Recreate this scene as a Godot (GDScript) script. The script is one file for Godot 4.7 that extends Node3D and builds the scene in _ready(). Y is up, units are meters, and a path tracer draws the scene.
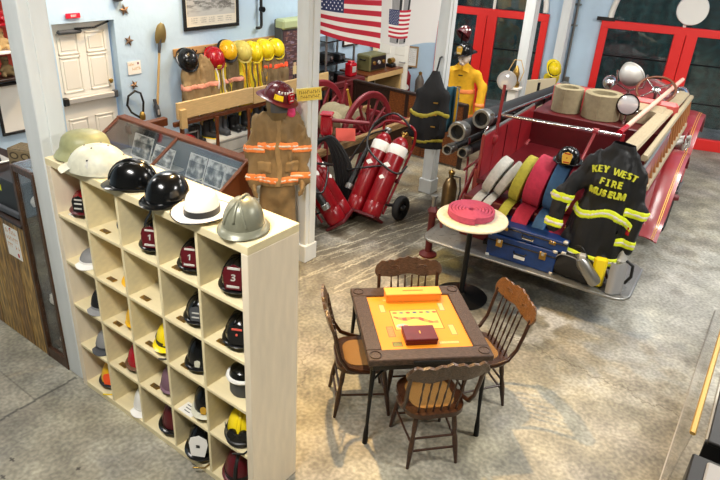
extends Node3D
# World: y up, metres. x runs along the cubby shelf front, -z runs away down the hall. Camera stands on a mezzanine stair.
var taken := {}
var M := {}
var T := {}
var rng := RandomNumberGenerator.new()

func numbered(n: String) -> String:
	if not taken.has(n):
		taken[n] = 0
		return n
	taken[n] += 1
	return "%s_%03d" % [n, taken[n]]

func child_name(parent: Node, n: String) -> String:
	var d = parent.get_meta("names_used") if parent.has_meta("names_used") else {}
	var k = d.get(n, 0)
	d[n] = k + 1
	parent.set_meta("names_used", d)
	return n if k == 0 else "%s_%03d" % [n, k]

func thing(called: String, label: String, category: String, at := Vector3.ZERO, turn := 0.0, group := "") -> Node3D:
	var o := Node3D.new()
	o.name = numbered(called)
	add_child(o, true)
	o.position = at
	o.rotation.y = turn
	tag(o, label, category, group)
	return o

func tag(o, label: String, category: String, group := "", kind := ""):
	o.set_meta("label", label)
	o.set_meta("category", category)
	if group != "": o.set_meta("group", group)
	if kind != "": o.set_meta("kind", kind)
	return o

func put(called: String, st, m: Material, parent: Node = self) -> MeshInstance3D:
	var o := MeshInstance3D.new()
	if parent == self: o.name = numbered(called)
	else: o.name = child_name(parent, called)
	if st is SurfaceTool:
		st.generate_normals()
		o.mesh = st.commit()
	else:
		o.mesh = st
	o.material_override = m
	parent.add_child(o, true)
	return o

func struct(called: String, st, m: Material, parent: Node = self) -> MeshInstance3D:
	var o := put(called, st, m, parent)
	if parent == self: o.set_meta("kind", "structure")
	return o

func again(mesh: Mesh, called: String, m: Material, parent: Node, xf: Transform3D) -> MeshInstance3D:
	var o := put(called, mesh, m, parent)
	o.transform = xf
	return o

# ---------- mesh helpers (triangles are given counter-clockwise from outside)
func nst() -> SurfaceTool:
	var st := SurfaceTool.new()
	st.begin(Mesh.PRIMITIVE_TRIANGLES)
	st.set_smooth_group(-1)
	return st

func tri(st: SurfaceTool, a: Vector3, b: Vector3, c: Vector3):
	st.add_vertex(a); st.add_vertex(c); st.add_vertex(b)

func quad(st: SurfaceTool, a: Vector3, b: Vector3, c: Vector3, d: Vector3):
	tri(st, a, b, c); tri(st, a, c, d)

func out_poly(st: SurfaceTool, p: Array, from: Vector3):
	var n: Vector3 = (p[1] - p[0]).cross(p[2] - p[0])
	if n.dot(p[0] - from) < 0: p.reverse()
	for i in range(1, p.size() - 1): tri(st, p[0], p[i], p[i + 1])

func box(st: SurfaceTool, c: Vector3, s: Vector3, bas := Basis(), bev := 0.004):
	st.set_smooth_group(-1)
	var h := s * 0.5
	bev = minf(bev, minf(h.x, minf(h.y, h.z)) * 0.8)
	var v := {}
	for ix in [-1, 1]:
		for iy in [-1, 1]:
			for iz in [-1, 1]:
				for ax in 3:
					var q := Vector3(ix * h.x, iy * h.y, iz * h.z)
					for k in 3:
						if k != ax: q[k] -= bev * signf(q[k])
					v[[ix, iy, iz, ax]] = c + bas * q
	for ax in 3:
		var b1 := (ax + 1) % 3
		var b2 := (ax + 2) % 3
		for sg in [-1, 1]:
			var p := []
			for e in [[-1, -1], [1, -1], [1, 1], [-1, 1]]:
				var k := [0, 0, 0, ax]
				k[ax] = sg; k[b1] = e[0]; k[b2] = e[1]
				p.append(v[k])
			out_poly(st, p, c)
		if bev > 0.0:
			for s1 in [-1, 1]:
				for s2 in [-1, 1]:
					var k1 := [0, 0, 0, b1]
					k1[b1] = s1; k1[b2] = s2; k1[ax] = -1
					var k2 = k1.duplicate(); k2[ax] = 1
					var k3 = k2.duplicate(); k3[3] = b2
					var k4 = k1.duplicate(); k4[3] = b2
					out_poly(st, [v[k1], v[k2], v[k3], v[k4]], c)
	if bev > 0.0:
		for ix in [-1, 1]:
			for iy in [-1, 1]:
				for iz in [-1, 1]:
					out_poly(st, [v[[ix, iy, iz, 0]], v[[ix, iy, iz, 1]], v[[ix, iy, iz, 2]]], c)

func bx(c: Vector3, s: Vector3, bev := 0.004, bas := Basis()) -> SurfaceTool:
	var st := nst()
	box(st, c, s, bas, bev)
	return st

func frames(pts: Array, up0 := Vector3.UP) -> Array:
	var out := []
	var n: int = pts.size()
	var prev := Vector3.ZERO
	for i in n:
		var t: Vector3 = (pts[mini(i + 1, n - 1)] - pts[maxi(i - 1, 0)]).normalized()
		if i == 0:
			prev = up0
			if absf(prev.dot(t)) > 0.95: prev = Vector3.RIGHT if absf(t.x) < 0.9 else Vector3.FORWARD
		var a := (prev - t * prev.dot(t)).normalized()
		prev = a
		out.append([a, t.cross(a)])
	return out

func tube(st: SurfaceTool, pts: Array, r, sides := 8, caps := true, sq := Vector2.ONE):
	var fr := frames(pts)
	var rings := []
	for i in pts.size():
		var rr: float = r[i] if r is Array else r
		var ring := []
		for k in sides:
			var a := TAU * k / sides
			ring.append(pts[i] + (fr[i][0] * cos(a) * sq.x + fr[i][1] * sin(a) * sq.y) * rr)
		rings.append(ring)
	st.set_smooth_group(1)
	for i in pts.size() - 1:
		for k in sides:
			var k2 := (k + 1) % sides
			quad(st, rings[i][k], rings[i][k2], rings[i + 1][k2], rings[i + 1][k])
	st.set_smooth_group(-1)
	if caps:
		var last: Array = rings[-1]
		for k in range(1, sides - 1):
			tri(st, rings[0][0], rings[0][k + 1], rings[0][k])
			tri(st, last[0], last[k], last[k + 1])

func cr(p: Array, n := 6) -> Array:   # smooth curve through the points
	var out := []
	for i in p.size() - 1:
		var a: Vector3 = p[maxi(i - 1, 0)]
		var b: Vector3 = p[i]
		var c: Vector3 = p[i + 1]
		var d: Vector3 = p[mini(i + 2, p.size() - 1)]
		for k in n: out.append(b.cubic_interpolate(c, a, d, float(k) / n))
	out.append(p[-1])
	return out

func tb(pts: Array, r, sides := 8) -> SurfaceTool:
	var st := nst()
	tube(st, pts, r, sides)
	return st

# a flat ribbon swept along points: w across "wide", t across the other way
func ribbon(st: SurfaceTool, pts: Array, wide: Vector3, w: float, t: float):
	var rings := []
	var n: int = pts.size()
	for i in n:
		var d: Vector3 = (pts[mini(i + 1, n - 1)] - pts[maxi(i - 1, 0)]).normalized()
		var sd := wide.cross(d).normalized()
		var wd := wide.normalized() * w * 0.5
		var e := minf(w * 0.2, t * 0.4)
		var wi := wide.normalized() * (w * 0.5 - e)
		rings.append([pts[i] + wi + sd * t * 0.5, pts[i] + wd, pts[i] + wi - sd * t * 0.5, pts[i] - wi - sd * t * 0.5, pts[i] - wd, pts[i] - wi + sd * t * 0.5])
	for i in n - 1:
		for k in 6:
			var k2 := (k + 1) % 6
			st.set_smooth_group(10 + k)
			quad(st, rings[i][k2], rings[i][k], rings[i + 1][k], rings[i + 1][k2])
	st.set_smooth_group(-1)
	for k in range(1, 5):
		tri(st, rings[0][0], rings[0][k], rings[0][k + 1])
		tri(st, rings[-1][0], rings[-1][k + 1], rings[-1][k])

# profile of (radius, height), bottom to top outside; turned about y
func lathe(st: SurfaceTool, prof: Array, segs := 20, xf := Transform3D.IDENTITY, crease := 38.0, from := 0.0, to := TAU):
	var grp := 1
	var flip := xf.basis.determinant() < 0
	for i in prof.size() - 1:
		if i > 0:
			var d0: Vector2 = prof[i] - prof[i - 1]
			var d1: Vector2 = prof[i + 1] - prof[i]
			if absf(rad_to_deg(d0.angle_to(d1))) > crease: grp = 3 - grp
		st.set_smooth_group(grp + 4)
		for k in segs:
			var a := lerpf(from, to, float(k) / segs)
			var b := lerpf(from, to, float((k + 1) % segs) / segs) if to - from > TAU - 0.001 else lerpf(from, to, float(k + 1) / segs)
			var p: Vector2 = prof[i]
			var q: Vector2 = prof[i + 1]
			var v0 := xf * Vector3(p.x * sin(a), p.y, p.x * cos(a))
			var v1 := xf * Vector3(p.x * sin(b), p.y, p.x * cos(b))
			var v2 := xf * Vector3(q.x * sin(b), q.y, q.x * cos(b))
			var v3 := xf * Vector3(q.x * sin(a), q.y, q.x * cos(a))
			if flip:
				if p.x > 0.00001: tri(st, v0, v2, v1)
				if q.x > 0.00001: tri(st, v0, v3, v2)
			else:
				if p.x > 0.00001: tri(st, v0, v1, v2)
				if q.x > 0.00001: tri(st, v0, v2, v3)
	st.set_smooth_group(-1)

func lt(prof: Array, segs := 20, xf := Transform3D.IDENTITY) -> SurfaceTool:
	var st := nst()
	lathe(st, prof, segs, xf)
	return st

# polygon in xy, extruded from z0 to z1
func prism(st: SurfaceTool, poly: Array, z0: float, z1: float, xf := Transform3D.IDENTITY, crease := 40.0):
	var pv := PackedVector2Array(poly)
	if Geometry2D.is_polygon_clockwise(pv): pv.reverse()
	var n := pv.size()
	var idx := Geometry2D.triangulate_polygon(pv)
	st.set_smooth_group(-1)
	for i in range(0, idx.size(), 3):
		var a := pv[idx[i]]
		var b := pv[idx[i + 1]]
		var c := pv[idx[i + 2]]
		if (b - a).cross(c - a) < 0:
			var s := b
			b = c
			c = s
		tri(st, xf * Vector3(a.x, a.y, z1), xf * Vector3(b.x, b.y, z1), xf * Vector3(c.x, c.y, z1))
		tri(st, xf * Vector3(a.x, a.y, z0), xf * Vector3(c.x, c.y, z0), xf * Vector3(b.x, b.y, z0))
	var grp := 20
	for i in n:
		var a := pv[i]
		var b := pv[(i + 1) % n]
		var z := pv[(i + n - 1) % n]
		if absf(rad_to_deg((a - z).angle_to(b - a))) > crease: grp = 41 - grp
		st.set_smooth_group(grp)
		quad(st, xf * Vector3(a.x, a.y, z0), xf * Vector3(b.x, b.y, z0), xf * Vector3(b.x, b.y, z1), xf * Vector3(a.x, a.y, z1))
	st.set_smooth_group(-1)

func round_rect(w: float, h: float, r: float, n := 5, cx := 0.0, cy := 0.0) -> Array:
	var p := []
	for q in 4:
		var c := Vector2((w / 2 - r) * (1 if q in [0, 3] else -1), (h / 2 - r) * (1 if q < 2 else -1))
		for k in n + 1:
			p.append(Vector2(cx, cy) + c + Vector2.from_angle(PI / 2 * (q + float(k) / n)) * r)
	return p

func circle(r: float, n := 20, c := Vector2.ZERO) -> Array:
	var p := []
	for k in n: p.append(c + Vector2.from_angle(TAU * k / n) * r)
	return p

# a curved sheet f(u, v) with thickness and UVs; the outside is where du x dv points
func sheet(st: SurfaceTool, f: Callable, nu: int, nv: int, t: float, wrap := false):
	var P := []
	for i in nu + 1:
		var row := []
		for j in nv + 1: row.append(f.call(float(i) / nu, float(j) / nv))
		P.append(row)
	var A := []
	var B := []
	for i in nu + 1:
		var ra := []
		var rb := []
		for j in nv + 1:
			var i0 := maxi(i - 1, 0)
			var i1 := mini(i + 1, nu)
			if wrap and (i == 0 or i == nu):
				i0 = nu - 1
				i1 = 1
			var du: Vector3 = P[i1][j] - P[i0][j]
			var dv: Vector3 = P[i][mini(j + 1, nv)] - P[i][maxi(j - 1, 0)]
			var n := du.cross(dv).normalized() * t * 0.5
			ra.append(P[i][j] + n)
			rb.append(P[i][j] - n)
		A.append(ra)
		B.append(rb)
	if wrap:
		A[nu] = A[0]
		B[nu] = B[0]
	var uvq := func(a, b, c, d, i, j):
		var us := [Vector2(i, j), Vector2(i + 1, j), Vector2(i + 1, j + 1), Vector2(i, j + 1)]
		var vs := [a, b, c, d]
		for k in [0, 2, 1, 0, 3, 2]:
			st.set_uv(Vector2(us[k].x / nu, 1.0 - us[k].y / nv))
			st.add_vertex(vs[k])
	for i in nu:
		for j in nv:
			st.set_smooth_group(31)
			uvq.call(A[i][j], A[i + 1][j], A[i + 1][j + 1], A[i][j + 1], i, j)
			if t > 0.0:
				st.set_smooth_group(32)
				var us := [Vector2(i, j), Vector2(i, j + 1), Vector2(i + 1, j + 1), Vector2(i + 1, j)]
				var vs := [B[i][j], B[i][j + 1], B[i + 1][j + 1], B[i + 1][j]]
				for k in [0, 2, 1, 0, 3, 2]:
					st.set_uv(Vector2(us[k].x / nu, 1.0 - us[k].y / nv))
					st.add_vertex(vs[k])
	if t > 0.0:
		st.set_smooth_group(-1)
		for i in nu:
			st.set_uv(Vector2(float(i) / nu, 1))
			quad(st, B[i][0], B[i + 1][0], A[i + 1][0], A[i][0])
			st.set_uv(Vector2(float(i) / nu, 0))
			quad(st, A[i][nv], A[i + 1][nv], B[i + 1][nv], B[i][nv])
		if not wrap:
			for j in nv:
				st.set_uv(Vector2(0, 1.0 - float(j) / nv))
				quad(st, A[0][j], A[0][j + 1], B[0][j + 1], B[0][j])
				st.set_uv(Vector2(1, 1.0 - float(j) / nv))
				quad(st, B[nu][j], B[nu][j + 1], A[nu][j + 1], A[nu][j])
	st.set_smooth_group(-1)

func sh(f: Callable, nu: int, nv: int, t: float, wrap := false) -> SurfaceTool:
	var st := nst()
	sheet(st, f, nu, nv, t, wrap)
	return st

# ---------- distance fields meshed as surface nets
func seg_d(p: Vector3, a: Vector3, ab: Vector3, l2: float, ra: float, rb: float) -> float:
	var t := clampf((p - a).dot(ab) / l2, 0.0, 1.0)
	return (p - a - ab * t).length() - lerpf(ra, rb, t)

# caps: [a, b, ra, rb]; sc squeezes the axes; noise wrinkles
func field(caps: Array, k := 0.04, amp := 0.0, freq := 6.0, sc := Vector3.ONE, stretch := Vector3.ONE) -> Callable:
	var A := []
	for c in caps:
		var a: Vector3 = c[0] / sc
		var b: Vector3 = c[1] / sc
		A.append([a, b - a, maxf((b - a).length_squared(), 1e-6), c[2], c[3]])
	var nz := FastNoiseLite.new()
	nz.frequency = freq
	nz.fractal_octaves = 3
	if amp > 0.04: nz.fractal_type = FastNoiseLite.FRACTAL_RIDGED
	nz.seed = 11
	var off := 0.4 if amp > 0.04 else 0.0
	var smin := minf(sc.x, minf(sc.y, sc.z))
	return func(p0: Vector3) -> float:
		var p := p0 / sc
		var d := 1e9
		for c in A:
			var e := seg_d(p, c[0], c[1], c[2], c[3], c[4])
			var h := maxf(k - absf(d - e), 0.0) / k
			d = minf(d, e) - h * h * k * 0.25
		if amp > 0.0: d += (nz.get_noise_3dv(p0 * stretch) - off) * amp
		return d * smin

func nets(f: Callable, lo: Vector3, hi: Vector3, cell: float, st_verts = null) -> ArrayMesh:
	var nx := int(ceil((hi.x - lo.x) / cell / 4.0)) * 4
	var ny := int(ceil((hi.y - lo.y) / cell / 4.0)) * 4
	var nz := int(ceil((hi.z - lo.z) / cell / 4.0)) * 4
	var sx := (ny + 1) * (nz + 1)
	var sy := nz + 1
	var V := PackedFloat32Array()
	V.resize((nx + 1) * sx)
	V.fill(99.0)
	var blocks := []
	var reach := cell * 4.0
	for i in range(0, nx, 4):
		for j in range(0, ny, 4):
			for k in range(0, nz, 4):
				if absf(f.call(lo + Vector3(i + 2, j + 2, k + 2) * cell)) < reach:
					blocks.append(Vector3i(i, j, k))
					for a in 5:
						for b in 5:
							var o := (i + a) * sx + (j + b) * sy + k
							for c in 5:
								if V[o + c] > 98.0: V[o + c] = f.call(lo + Vector3(i + a, j + b, k + c) * cell)
	var ids := {}
	var pts := PackedVector3Array()
	var offs := [0, sx, sy, sx + sy, 1, sx + 1, sy + 1, sx + sy + 1]
	var cor := [Vector3(0, 0, 0), Vector3(1, 0, 0), Vector3(0, 1, 0), Vector3(1, 1, 0), Vector3(0, 0, 1), Vector3(1, 0, 1), Vector3(0, 1, 1), Vector3(1, 1, 1)]
	var eds := [[0, 1], [2, 3], [4, 5], [6, 7], [0, 2], [1, 3], [4, 6], [5, 7], [0, 4], [1, 5], [2, 6], [3, 7]]
	for bl in blocks:
		for a in 4:
			for b in 4:
				for c in 4:
					var o: int = (bl.x + a) * sx + (bl.y + b) * sy + bl.z + c
					var neg := 0
					for q in 8:
						if V[o + offs[q]] < 0.0: neg += 1
					if neg == 0 or neg == 8: continue
					var s := Vector3.ZERO
					var n := 0
					for e in eds:
						var v0: float = V[o + offs[e[0]]]
						var v1: float = V[o + offs[e[1]]]
						if (v0 < 0.0) != (v1 < 0.0):
							s += cor[e[0]].lerp(cor[e[1]], v0 / (v0 - v1))
							n += 1
					ids[o] = pts.size()
					pts.append(lo + (Vector3(bl.x + a, bl.y + b, bl.z + c) + s / n) * cell)
	var idx := PackedInt32Array()
	var nor := PackedVector3Array()
	nor.resize(pts.size())
	for o in ids:
		var v: bool = V[o] < 0.0
		for ax in 3:
			var d: int = [sx, sy, 1][ax]
			if (V[o + d] < 0.0) == v: continue
			var d1: int = [sy, 1, sx][ax]
			var d2: int = [1, sx, sy][ax]
			if not (ids.has(o - d1) and ids.has(o - d2) and ids.has(o - d1 - d2)): continue
			var a: int = ids[o]
			var b: int = ids[o - d1]
			var c: int = ids[o - d1 - d2]
			var e: int = ids[o - d2]
			if v:
				var t := b
				b = e
				e = t
			idx.append_array(PackedInt32Array([a, b, c, a, c, e]))
			var n := (pts[c] - pts[a]).cross(pts[e] - pts[b])
			for q in [a, b, c, e]: nor[q] -= n
	for q in nor.size(): nor[q] = nor[q].normalized()
	var arr := []
	arr.resize(Mesh.ARRAY_MAX)
	arr[Mesh.ARRAY_VERTEX] = pts
	arr[Mesh.ARRAY_NORMAL] = nor
	arr[Mesh.ARRAY_INDEX] = idx
	var m := ArrayMesh.new()
	if idx.size(): m.add_surface_from_arrays(Mesh.PRIMITIVE_TRIANGLES, arr)
	return m

# the shell of field f, a little proud, kept where cut(p) < 0: bands, pockets, trims
func shell(f: Callable, cut: Callable, proud: float) -> Callable:
	return func(p: Vector3) -> float:
		var c: float = cut.call(p)
		if c > 0.12: return c
		var d: float = f.call(p)
		return maxf(maxf(d - proud, -d - 0.02), c)

func letters(st: SurfaceTool, text: String, size: float, depth: float, xf: Transform3D, bold := true):
	var tm := TextMesh.new()
	var f := SystemFont.new()
	f.font_names = PackedStringArray(["Droid Sans"])
	if bold: f.font_weight = 700
	tm.font = f
	tm.text = text
	tm.font_size = 32
	tm.pixel_size = size / 24.0
	tm.depth = depth
	tm.curve_step = 2.0
	for s in tm.get_surface_count():
		st.append_from(tm, s, xf)

func put_text(called: String, text: String, size: float, depth: float, m: Material, parent: Node, xf: Transform3D) -> MeshInstance3D:
	var st := SurfaceTool.new()
	st.begin(Mesh.PRIMITIVE_TRIANGLES)
	letters(st, text, size, depth, xf)
	return put(called, st.commit(), m, parent)

# ---------- materials
func noise_tex(freq: float, lo: float, hi: float, oct := 4, kind := FastNoiseLite.TYPE_SIMPLEX_SMOOTH, sz := 256, bump := 0.0) -> NoiseTexture2D:
	var n := FastNoiseLite.new()
	n.noise_type = kind
	n.frequency = freq
	n.fractal_octaves = oct
	n.seed = int(freq * 1000.0) + oct
	var t := NoiseTexture2D.new()
	t.width = sz
	t.height = sz
	t.seamless = true
	t.noise = n
	if bump > 0.0:
		t.as_normal_map = true
		t.bump_strength = bump
	else:
		var g := Gradient.new()
		g.set_color(0, Color(lo, lo, lo))
		g.set_color(1, Color(hi, hi, hi))
		t.color_ramp = g
	return t

func mat(c: Color, rough := 0.6, metal := 0.0, tex := "", sc := Vector3.ONE, nrm := "", nsc := 1.0) -> StandardMaterial3D:
	var m := StandardMaterial3D.new()
	m.albedo_color = c
	m.roughness = rough
	m.metallic = metal
	if tex != "": m.albedo_texture = T[tex]
	if nrm != "":
		m.normal_enabled = true
		m.normal_texture = T[nrm]
		m.normal_scale = nsc
	if tex != "" or nrm != "":
		m.uv1_triplanar = true
		m.uv1_scale = sc
	return m

func printed(img: Image, rough := 0.7) -> StandardMaterial3D:
	var m := StandardMaterial3D.new()
	m.albedo_texture = ImageTexture.create_from_image(img)
	m.roughness = rough
	return m

func blank(w: int, h: int, c: Color) -> Image:
	var im := Image.create(w, h, false, Image.FORMAT_RGB8)
	im.fill(c)
	return im

func outline(im: Image, r: Rect2i, c: Color, t := 2):
	im.fill_rect(Rect2i(r.position, Vector2i(r.size.x, t)), c)
	im.fill_rect(Rect2i(r.position, Vector2i(t, r.size.y)), c)
	im.fill_rect(Rect2i(r.position + Vector2i(0, r.size.y - t), Vector2i(r.size.x, t)), c)
	im.fill_rect(Rect2i(r.position + Vector2i(r.size.x - t, 0), Vector2i(t, r.size.y)), c)

func disc(im: Image, cx: int, cy: int, rx: int, ry: int, c: Color):
	for y in range(-ry, ry + 1):
		var w := int(rx * sqrt(maxf(0.0, 1.0 - float(y * y) / (ry * ry))))
		im.fill_rect(Rect2i(cx - w, cy + y, 2 * w + 1, 1), c)

# a row of worn, unreadable printed strokes
func strokes(im: Image, x0: int, x1: int, y: int, h: int, c: Color):
	var x := x0
	while x < x1:
		var w := rng.randi_range(maxi(1, h / 4), maxi(2, h / 2))
		if rng.randf() < 0.82:
			im.fill_rect(Rect2i(x, y, maxi(1, w / 3), h), c)
			im.fill_rect(Rect2i(x, y + (0 if rng.randf() < 0.5 else h / 2), w, maxi(1, h / 4)), c)
		x += w + maxi(1, h / 5)

func make_materials():
	T.cloud = noise_tex(0.012, 0.86, 1.0, 4)
	T.faint = noise_tex(0.008, 0.95, 1.0, 5)
	T.mottle = noise_tex(0.02, 0.35, 1.0, 5)
	T.wood = noise_tex(0.03, 0.5, 1.0, 4)
	T.softwood = noise_tex(0.03, 0.88, 1.0, 4)
	T.speck = noise_tex(0.2, 0.7, 1.0, 2)
	T.weave = noise_tex(0.25, 0, 0, 2, FastNoiseLite.TYPE_SIMPLEX, 256, 3.0)
	T.rough = noise_tex(0.05, 0, 0, 4, FastNoiseLite.TYPE_SIMPLEX, 256, 4.0)
	T.cane = noise_tex(0.35, 0.45, 1.0, 1, FastNoiseLite.TYPE_CELLULAR, 256)
	M.blue_wall = mat(Color("c3dcf0"), 0.85, 0, "faint", Vector3.ONE * 0.5, "rough", 0.1)
	M.white_wall = mat(Color("94948c"), 0.85)
	M.ceiling = mat(Color("8c8880"), 0.9)
	M.post = mat(Color("dfe3e2"), 0.55, 0, "faint", Vector3(3, 0.6, 3))
	M.white_paint = mat(Color("eeeae0"), 0.5)
	M.door_white = mat(Color("f0ece0"), 0.5)
	M.door_panel = mat(Color("eae5d8"), 0.5)
	M.red_paint = mat(Color("e8120c"), 0.35)
	M.red_paint.clearcoat_enabled = true
	M.truck_red = mat(Color("980c1a"), 0.25, 0, "cloud", Vector3.ONE * 1.5)
	M.truck_red.clearcoat_enabled = true
	M.dark_red = mat(Color("5e0a14"), 0.4, 0, "cloud", Vector3.ONE * 2.0)  # darkened so the shade inside the engine bed sits in the colour
	M.wheel_red = mat(Color("7c1c26"), 0.45)
	M.ext_red = mat(Color("98101c"), 0.3, 0, "cloud", Vector3.ONE * 3.0)
	M.maroon = mat(Color("5c1a1c"), 0.5)
	M.black = mat(Color("141414"), 0.45)
	M.black_gloss = mat(Color("0c0d0e"), 0.18)
	M.rubber = mat(Color("1a1a1b"), 0.75)
	M.black_metal = mat(Color("17181a"), 0.4, 0.6)
	M.chrome = mat(Color("d8d8d8"), 0.22, 1.0)
	M.steel = mat(Color("b8b8b4"), 0.38, 0.9, "speck", Vector3.ONE * 3)
	M.cast = mat(Color("c8c6c0"), 0.45, 0.4)
	M.brass = mat(Color("b08d48"), 0.35, 0.9)
	M.gold = mat(Color("d9a93a"), 0.4, 0.3)
	M.birch = mat(Color("efe0b4"), 0.5, 0, "faint", Vector3(1.2, 9, 5))
	M.birch_end = mat(Color("f4e6cc"), 0.5, 0, "faint", Vector3(6, 1.2, 6))
	M.birch_back = mat(Color("ecdcb0"), 0.6, 0, "faint", Vector3(1.2, 4, 4))
	M.table_wood = mat(Color("5a4436"), 0.4, 0, "wood", Vector3(14, 6, 2.5), "rough", 0.3)
	M.table_side = mat(Color("5a4436"), 0.4, 0, "wood", Vector3(2.5, 6, 14), "rough", 0.3)
	M.chair_wood = mat(Color("4e3020"), 0.32, 0, "wood", Vector3(5, 5, 5))
	M.chair_crest = mat(Color("8a5c30"), 0.32, 0, "wood", Vector3(3, 12, 8), "rough", 0.5)
	M.chair_grey = mat(Color("6e5440"), 0.3, 0, "wood", Vector3(3, 12, 8), "rough", 0.5)
	M.cane = mat(Color("d09a50"), 0.6, 0, "cane", Vector3.ONE * 14.0)
	M.mahogany = mat(Color("8a4a26"), 0.35, 0, "wood", Vector3(2, 8, 8))
	M.dark_wood = mat(Color("3a2214"), 0.5, 0, "wood", Vector3(6, 1.2, 6))
	M.pine = mat(Color("d9b478"), 0.55, 0, "softwood", Vector3(8, 8, 1.0))
	M.old_beam = mat(Color("c49a64"), 0.6, 0, "wood", Vector3(8, 8, 0.8))
	M.ply = mat(Color("d8a860"), 0.55, 0, "mottle", Vector3(4, 0.5, 4))
	M.ladder_wood = mat(Color("b8a888"), 0.55, 0, "softwood", Vector3(6, 6, 1))
	M.rung = mat(Color("a86c3a"), 0.5)
	M.bench_white = mat(Color("dcdad0"), 0.7, 0, "cloud", Vector3.ONE)
	M.canvas = mat(Color("a89c7c"), 0.9, 0, "cloud", Vector3.ONE * 4, "weave", 0.5)
	M.tan_cloth = mat(Color("8c7450"), 0.9, 0, "cloud", Vector3.ONE * 3, "weave", 0.5)
	M.tan_light = mat(Color("9c825a"), 0.9, 0, "cloud", Vector3.ONE * 3, "weave", 0.5)
	M.brown_cloth = mat(Color("72603f"), 0.9, 0, "cloud", Vector3.ONE * 3, "weave", 0.5)
	M.black_cloth = mat(Color("0b0c0f"), 0.7, 0, "", Vector3.ONE * 3, "weave", 0.5)
	M.navy_cloth = mat(Color("0a0c10"), 0.45, 0, "", Vector3.ONE * 3, "weave", 0.5)
	M.yellow_cloth = mat(Color("f0b418"), 0.8, 0, "cloud", Vector3.ONE * 3, "weave", 0.5)
	M.lemon_cloth = mat(Color("e6cc22"), 0.8, 0, "cloud", Vector3.ONE * 3, "weave", 0.5)
	M.orange_band = mat(Color("f08a48"), 0.6)
	M.neon_orange = mat(Color("ff5a28"), 0.6)
	M.silver_band = mat(Color("dcd6cc"), 0.4)
	M.lime_band = mat(Color("dcea28"), 0.5)
	M.pink_cloth = mat(Color("e0407a"), 0.8)
	M.hose_pink = mat(Color("b84c6c"), 0.85, 0, "cloud", Vector3.ONE * 6, "weave", 0.6)
	M.hose_red = mat(Color("b23048"), 0.85, 0, "cloud", Vector3.ONE * 6, "weave", 0.6)
	M.hose_white = mat(Color("cfcdc4"), 0.85, 0, "cloud", Vector3.ONE * 6, "weave", 0.6)
	M.hose_yellow = mat(Color("b8b03c"), 0.85, 0, "cloud", Vector3.ONE * 6, "weave", 0.6)
	M.hose_blue = mat(Color("47709c"), 0.85, 0, "cloud", Vector3.ONE * 6, "weave", 0.6)
	M.trunk_blue = mat(Color("143a78"), 0.5, 0, "cloud", Vector3.ONE * 4)
	M.marble = mat(Color("e6dcc4"), 0.35, 0, "cloud", Vector3.ONE * 5)
	M.tread = mat(Color("a2a4a2"), 0.4, 0.6, "speck", Vector3.ONE * 4)
	M.suction = mat(Color("26282a"), 0.5, 0, "cloud", Vector3.ONE * 3)
	M.yellow_gloss = mat(Color("f5d81c"), 0.25)
	M.yolk_gloss = mat(Color("f0b818"), 0.3)
	M.red_gloss = mat(Color("a80f1e"), 0.25)
	M.wine_gloss = mat(Color("581019"), 0.3)
	M.white_gloss = mat(Color("f0eee8"), 0.3)
	M.cream = mat(Color("d8d6c0"), 0.45, 0, "cloud", Vector3.ONE * 6)
	M.olive = mat(Color("a8a878"), 0.45, 0, "mottle", Vector3.ONE * 4)
	M.greygreen = mat(Color("8a8a76"), 0.35, 0.2, "cloud", Vector3.ONE * 5)
	M.grey = mat(Color("8c8c8c"), 0.6)
	M.darkgrey = mat(Color("44464a"), 0.6)
	M.mauve = mat(Color("7a5a68"), 0.6)
	M.skin = mat(Color("e6d6c6"), 0.5)
	M.glass = StandardMaterial3D.new()
	M.glass.albedo_color = Color(0.3, 0.36, 0.36, 0.06)
	M.glass.transparency = BaseMaterial3D.TRANSPARENCY_ALPHA
	M.glass.roughness = 0.02
	M.teal = mat(Color("2e6a64"), 0.5, 0, "mottle", Vector3.ONE)
	M.tan_leather = mat(Color("6a4426"), 0.55)
	M.paper = mat(Color("f2efe6"), 0.8)
	M.coral = mat(Color("e05c4c"), 0.7)
	M.oven_green = mat(Color("6e6a42"), 0.45, 0.3)

# ---------- camera, light, exposure
func make_view():
	var cam := Camera3D.new()
	cam.name = "camera"
	add_child(cam)
	cam.position = Vector3(0, 3.323, 0)
	cam.basis = Basis(Vector3.UP, 0.61) * Basis(Vector3.RIGHT, -0.466) * Basis(Vector3.BACK, 0.064)
	cam.fov = 41.62
	cam.near = 0.05
	cam.current = true
	var we := WorldEnvironment.new()
	we.name = "surroundings"
	var e := Environment.new()
	e.background_mode = Environment.BG_SKY
	var sk := Sky.new()
	var pm := ProceduralSkyMaterial.new()
	pm.sky_top_color = Color(0.35, 0.45, 0.6)
	pm.sky_horizon_color = Color(0.6, 0.65, 0.7)
	pm.ground_bottom_color = Color(0.2, 0.2, 0.2)
	pm.ground_horizon_color = Color(0.5, 0.5, 0.5)
	sk.sky_material = pm
	e.sky = sk
	e.background_energy_multiplier = 4.0
	e.tonemap_mode = Environment.TONE_MAPPER_LINEAR
	e.tonemap_exposure = 1.08
	e.sdfgi_enabled = true
	e.ssao_enabled = true
	e.ssil_enabled = true
	we.environment = e
	add_child(we)

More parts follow.
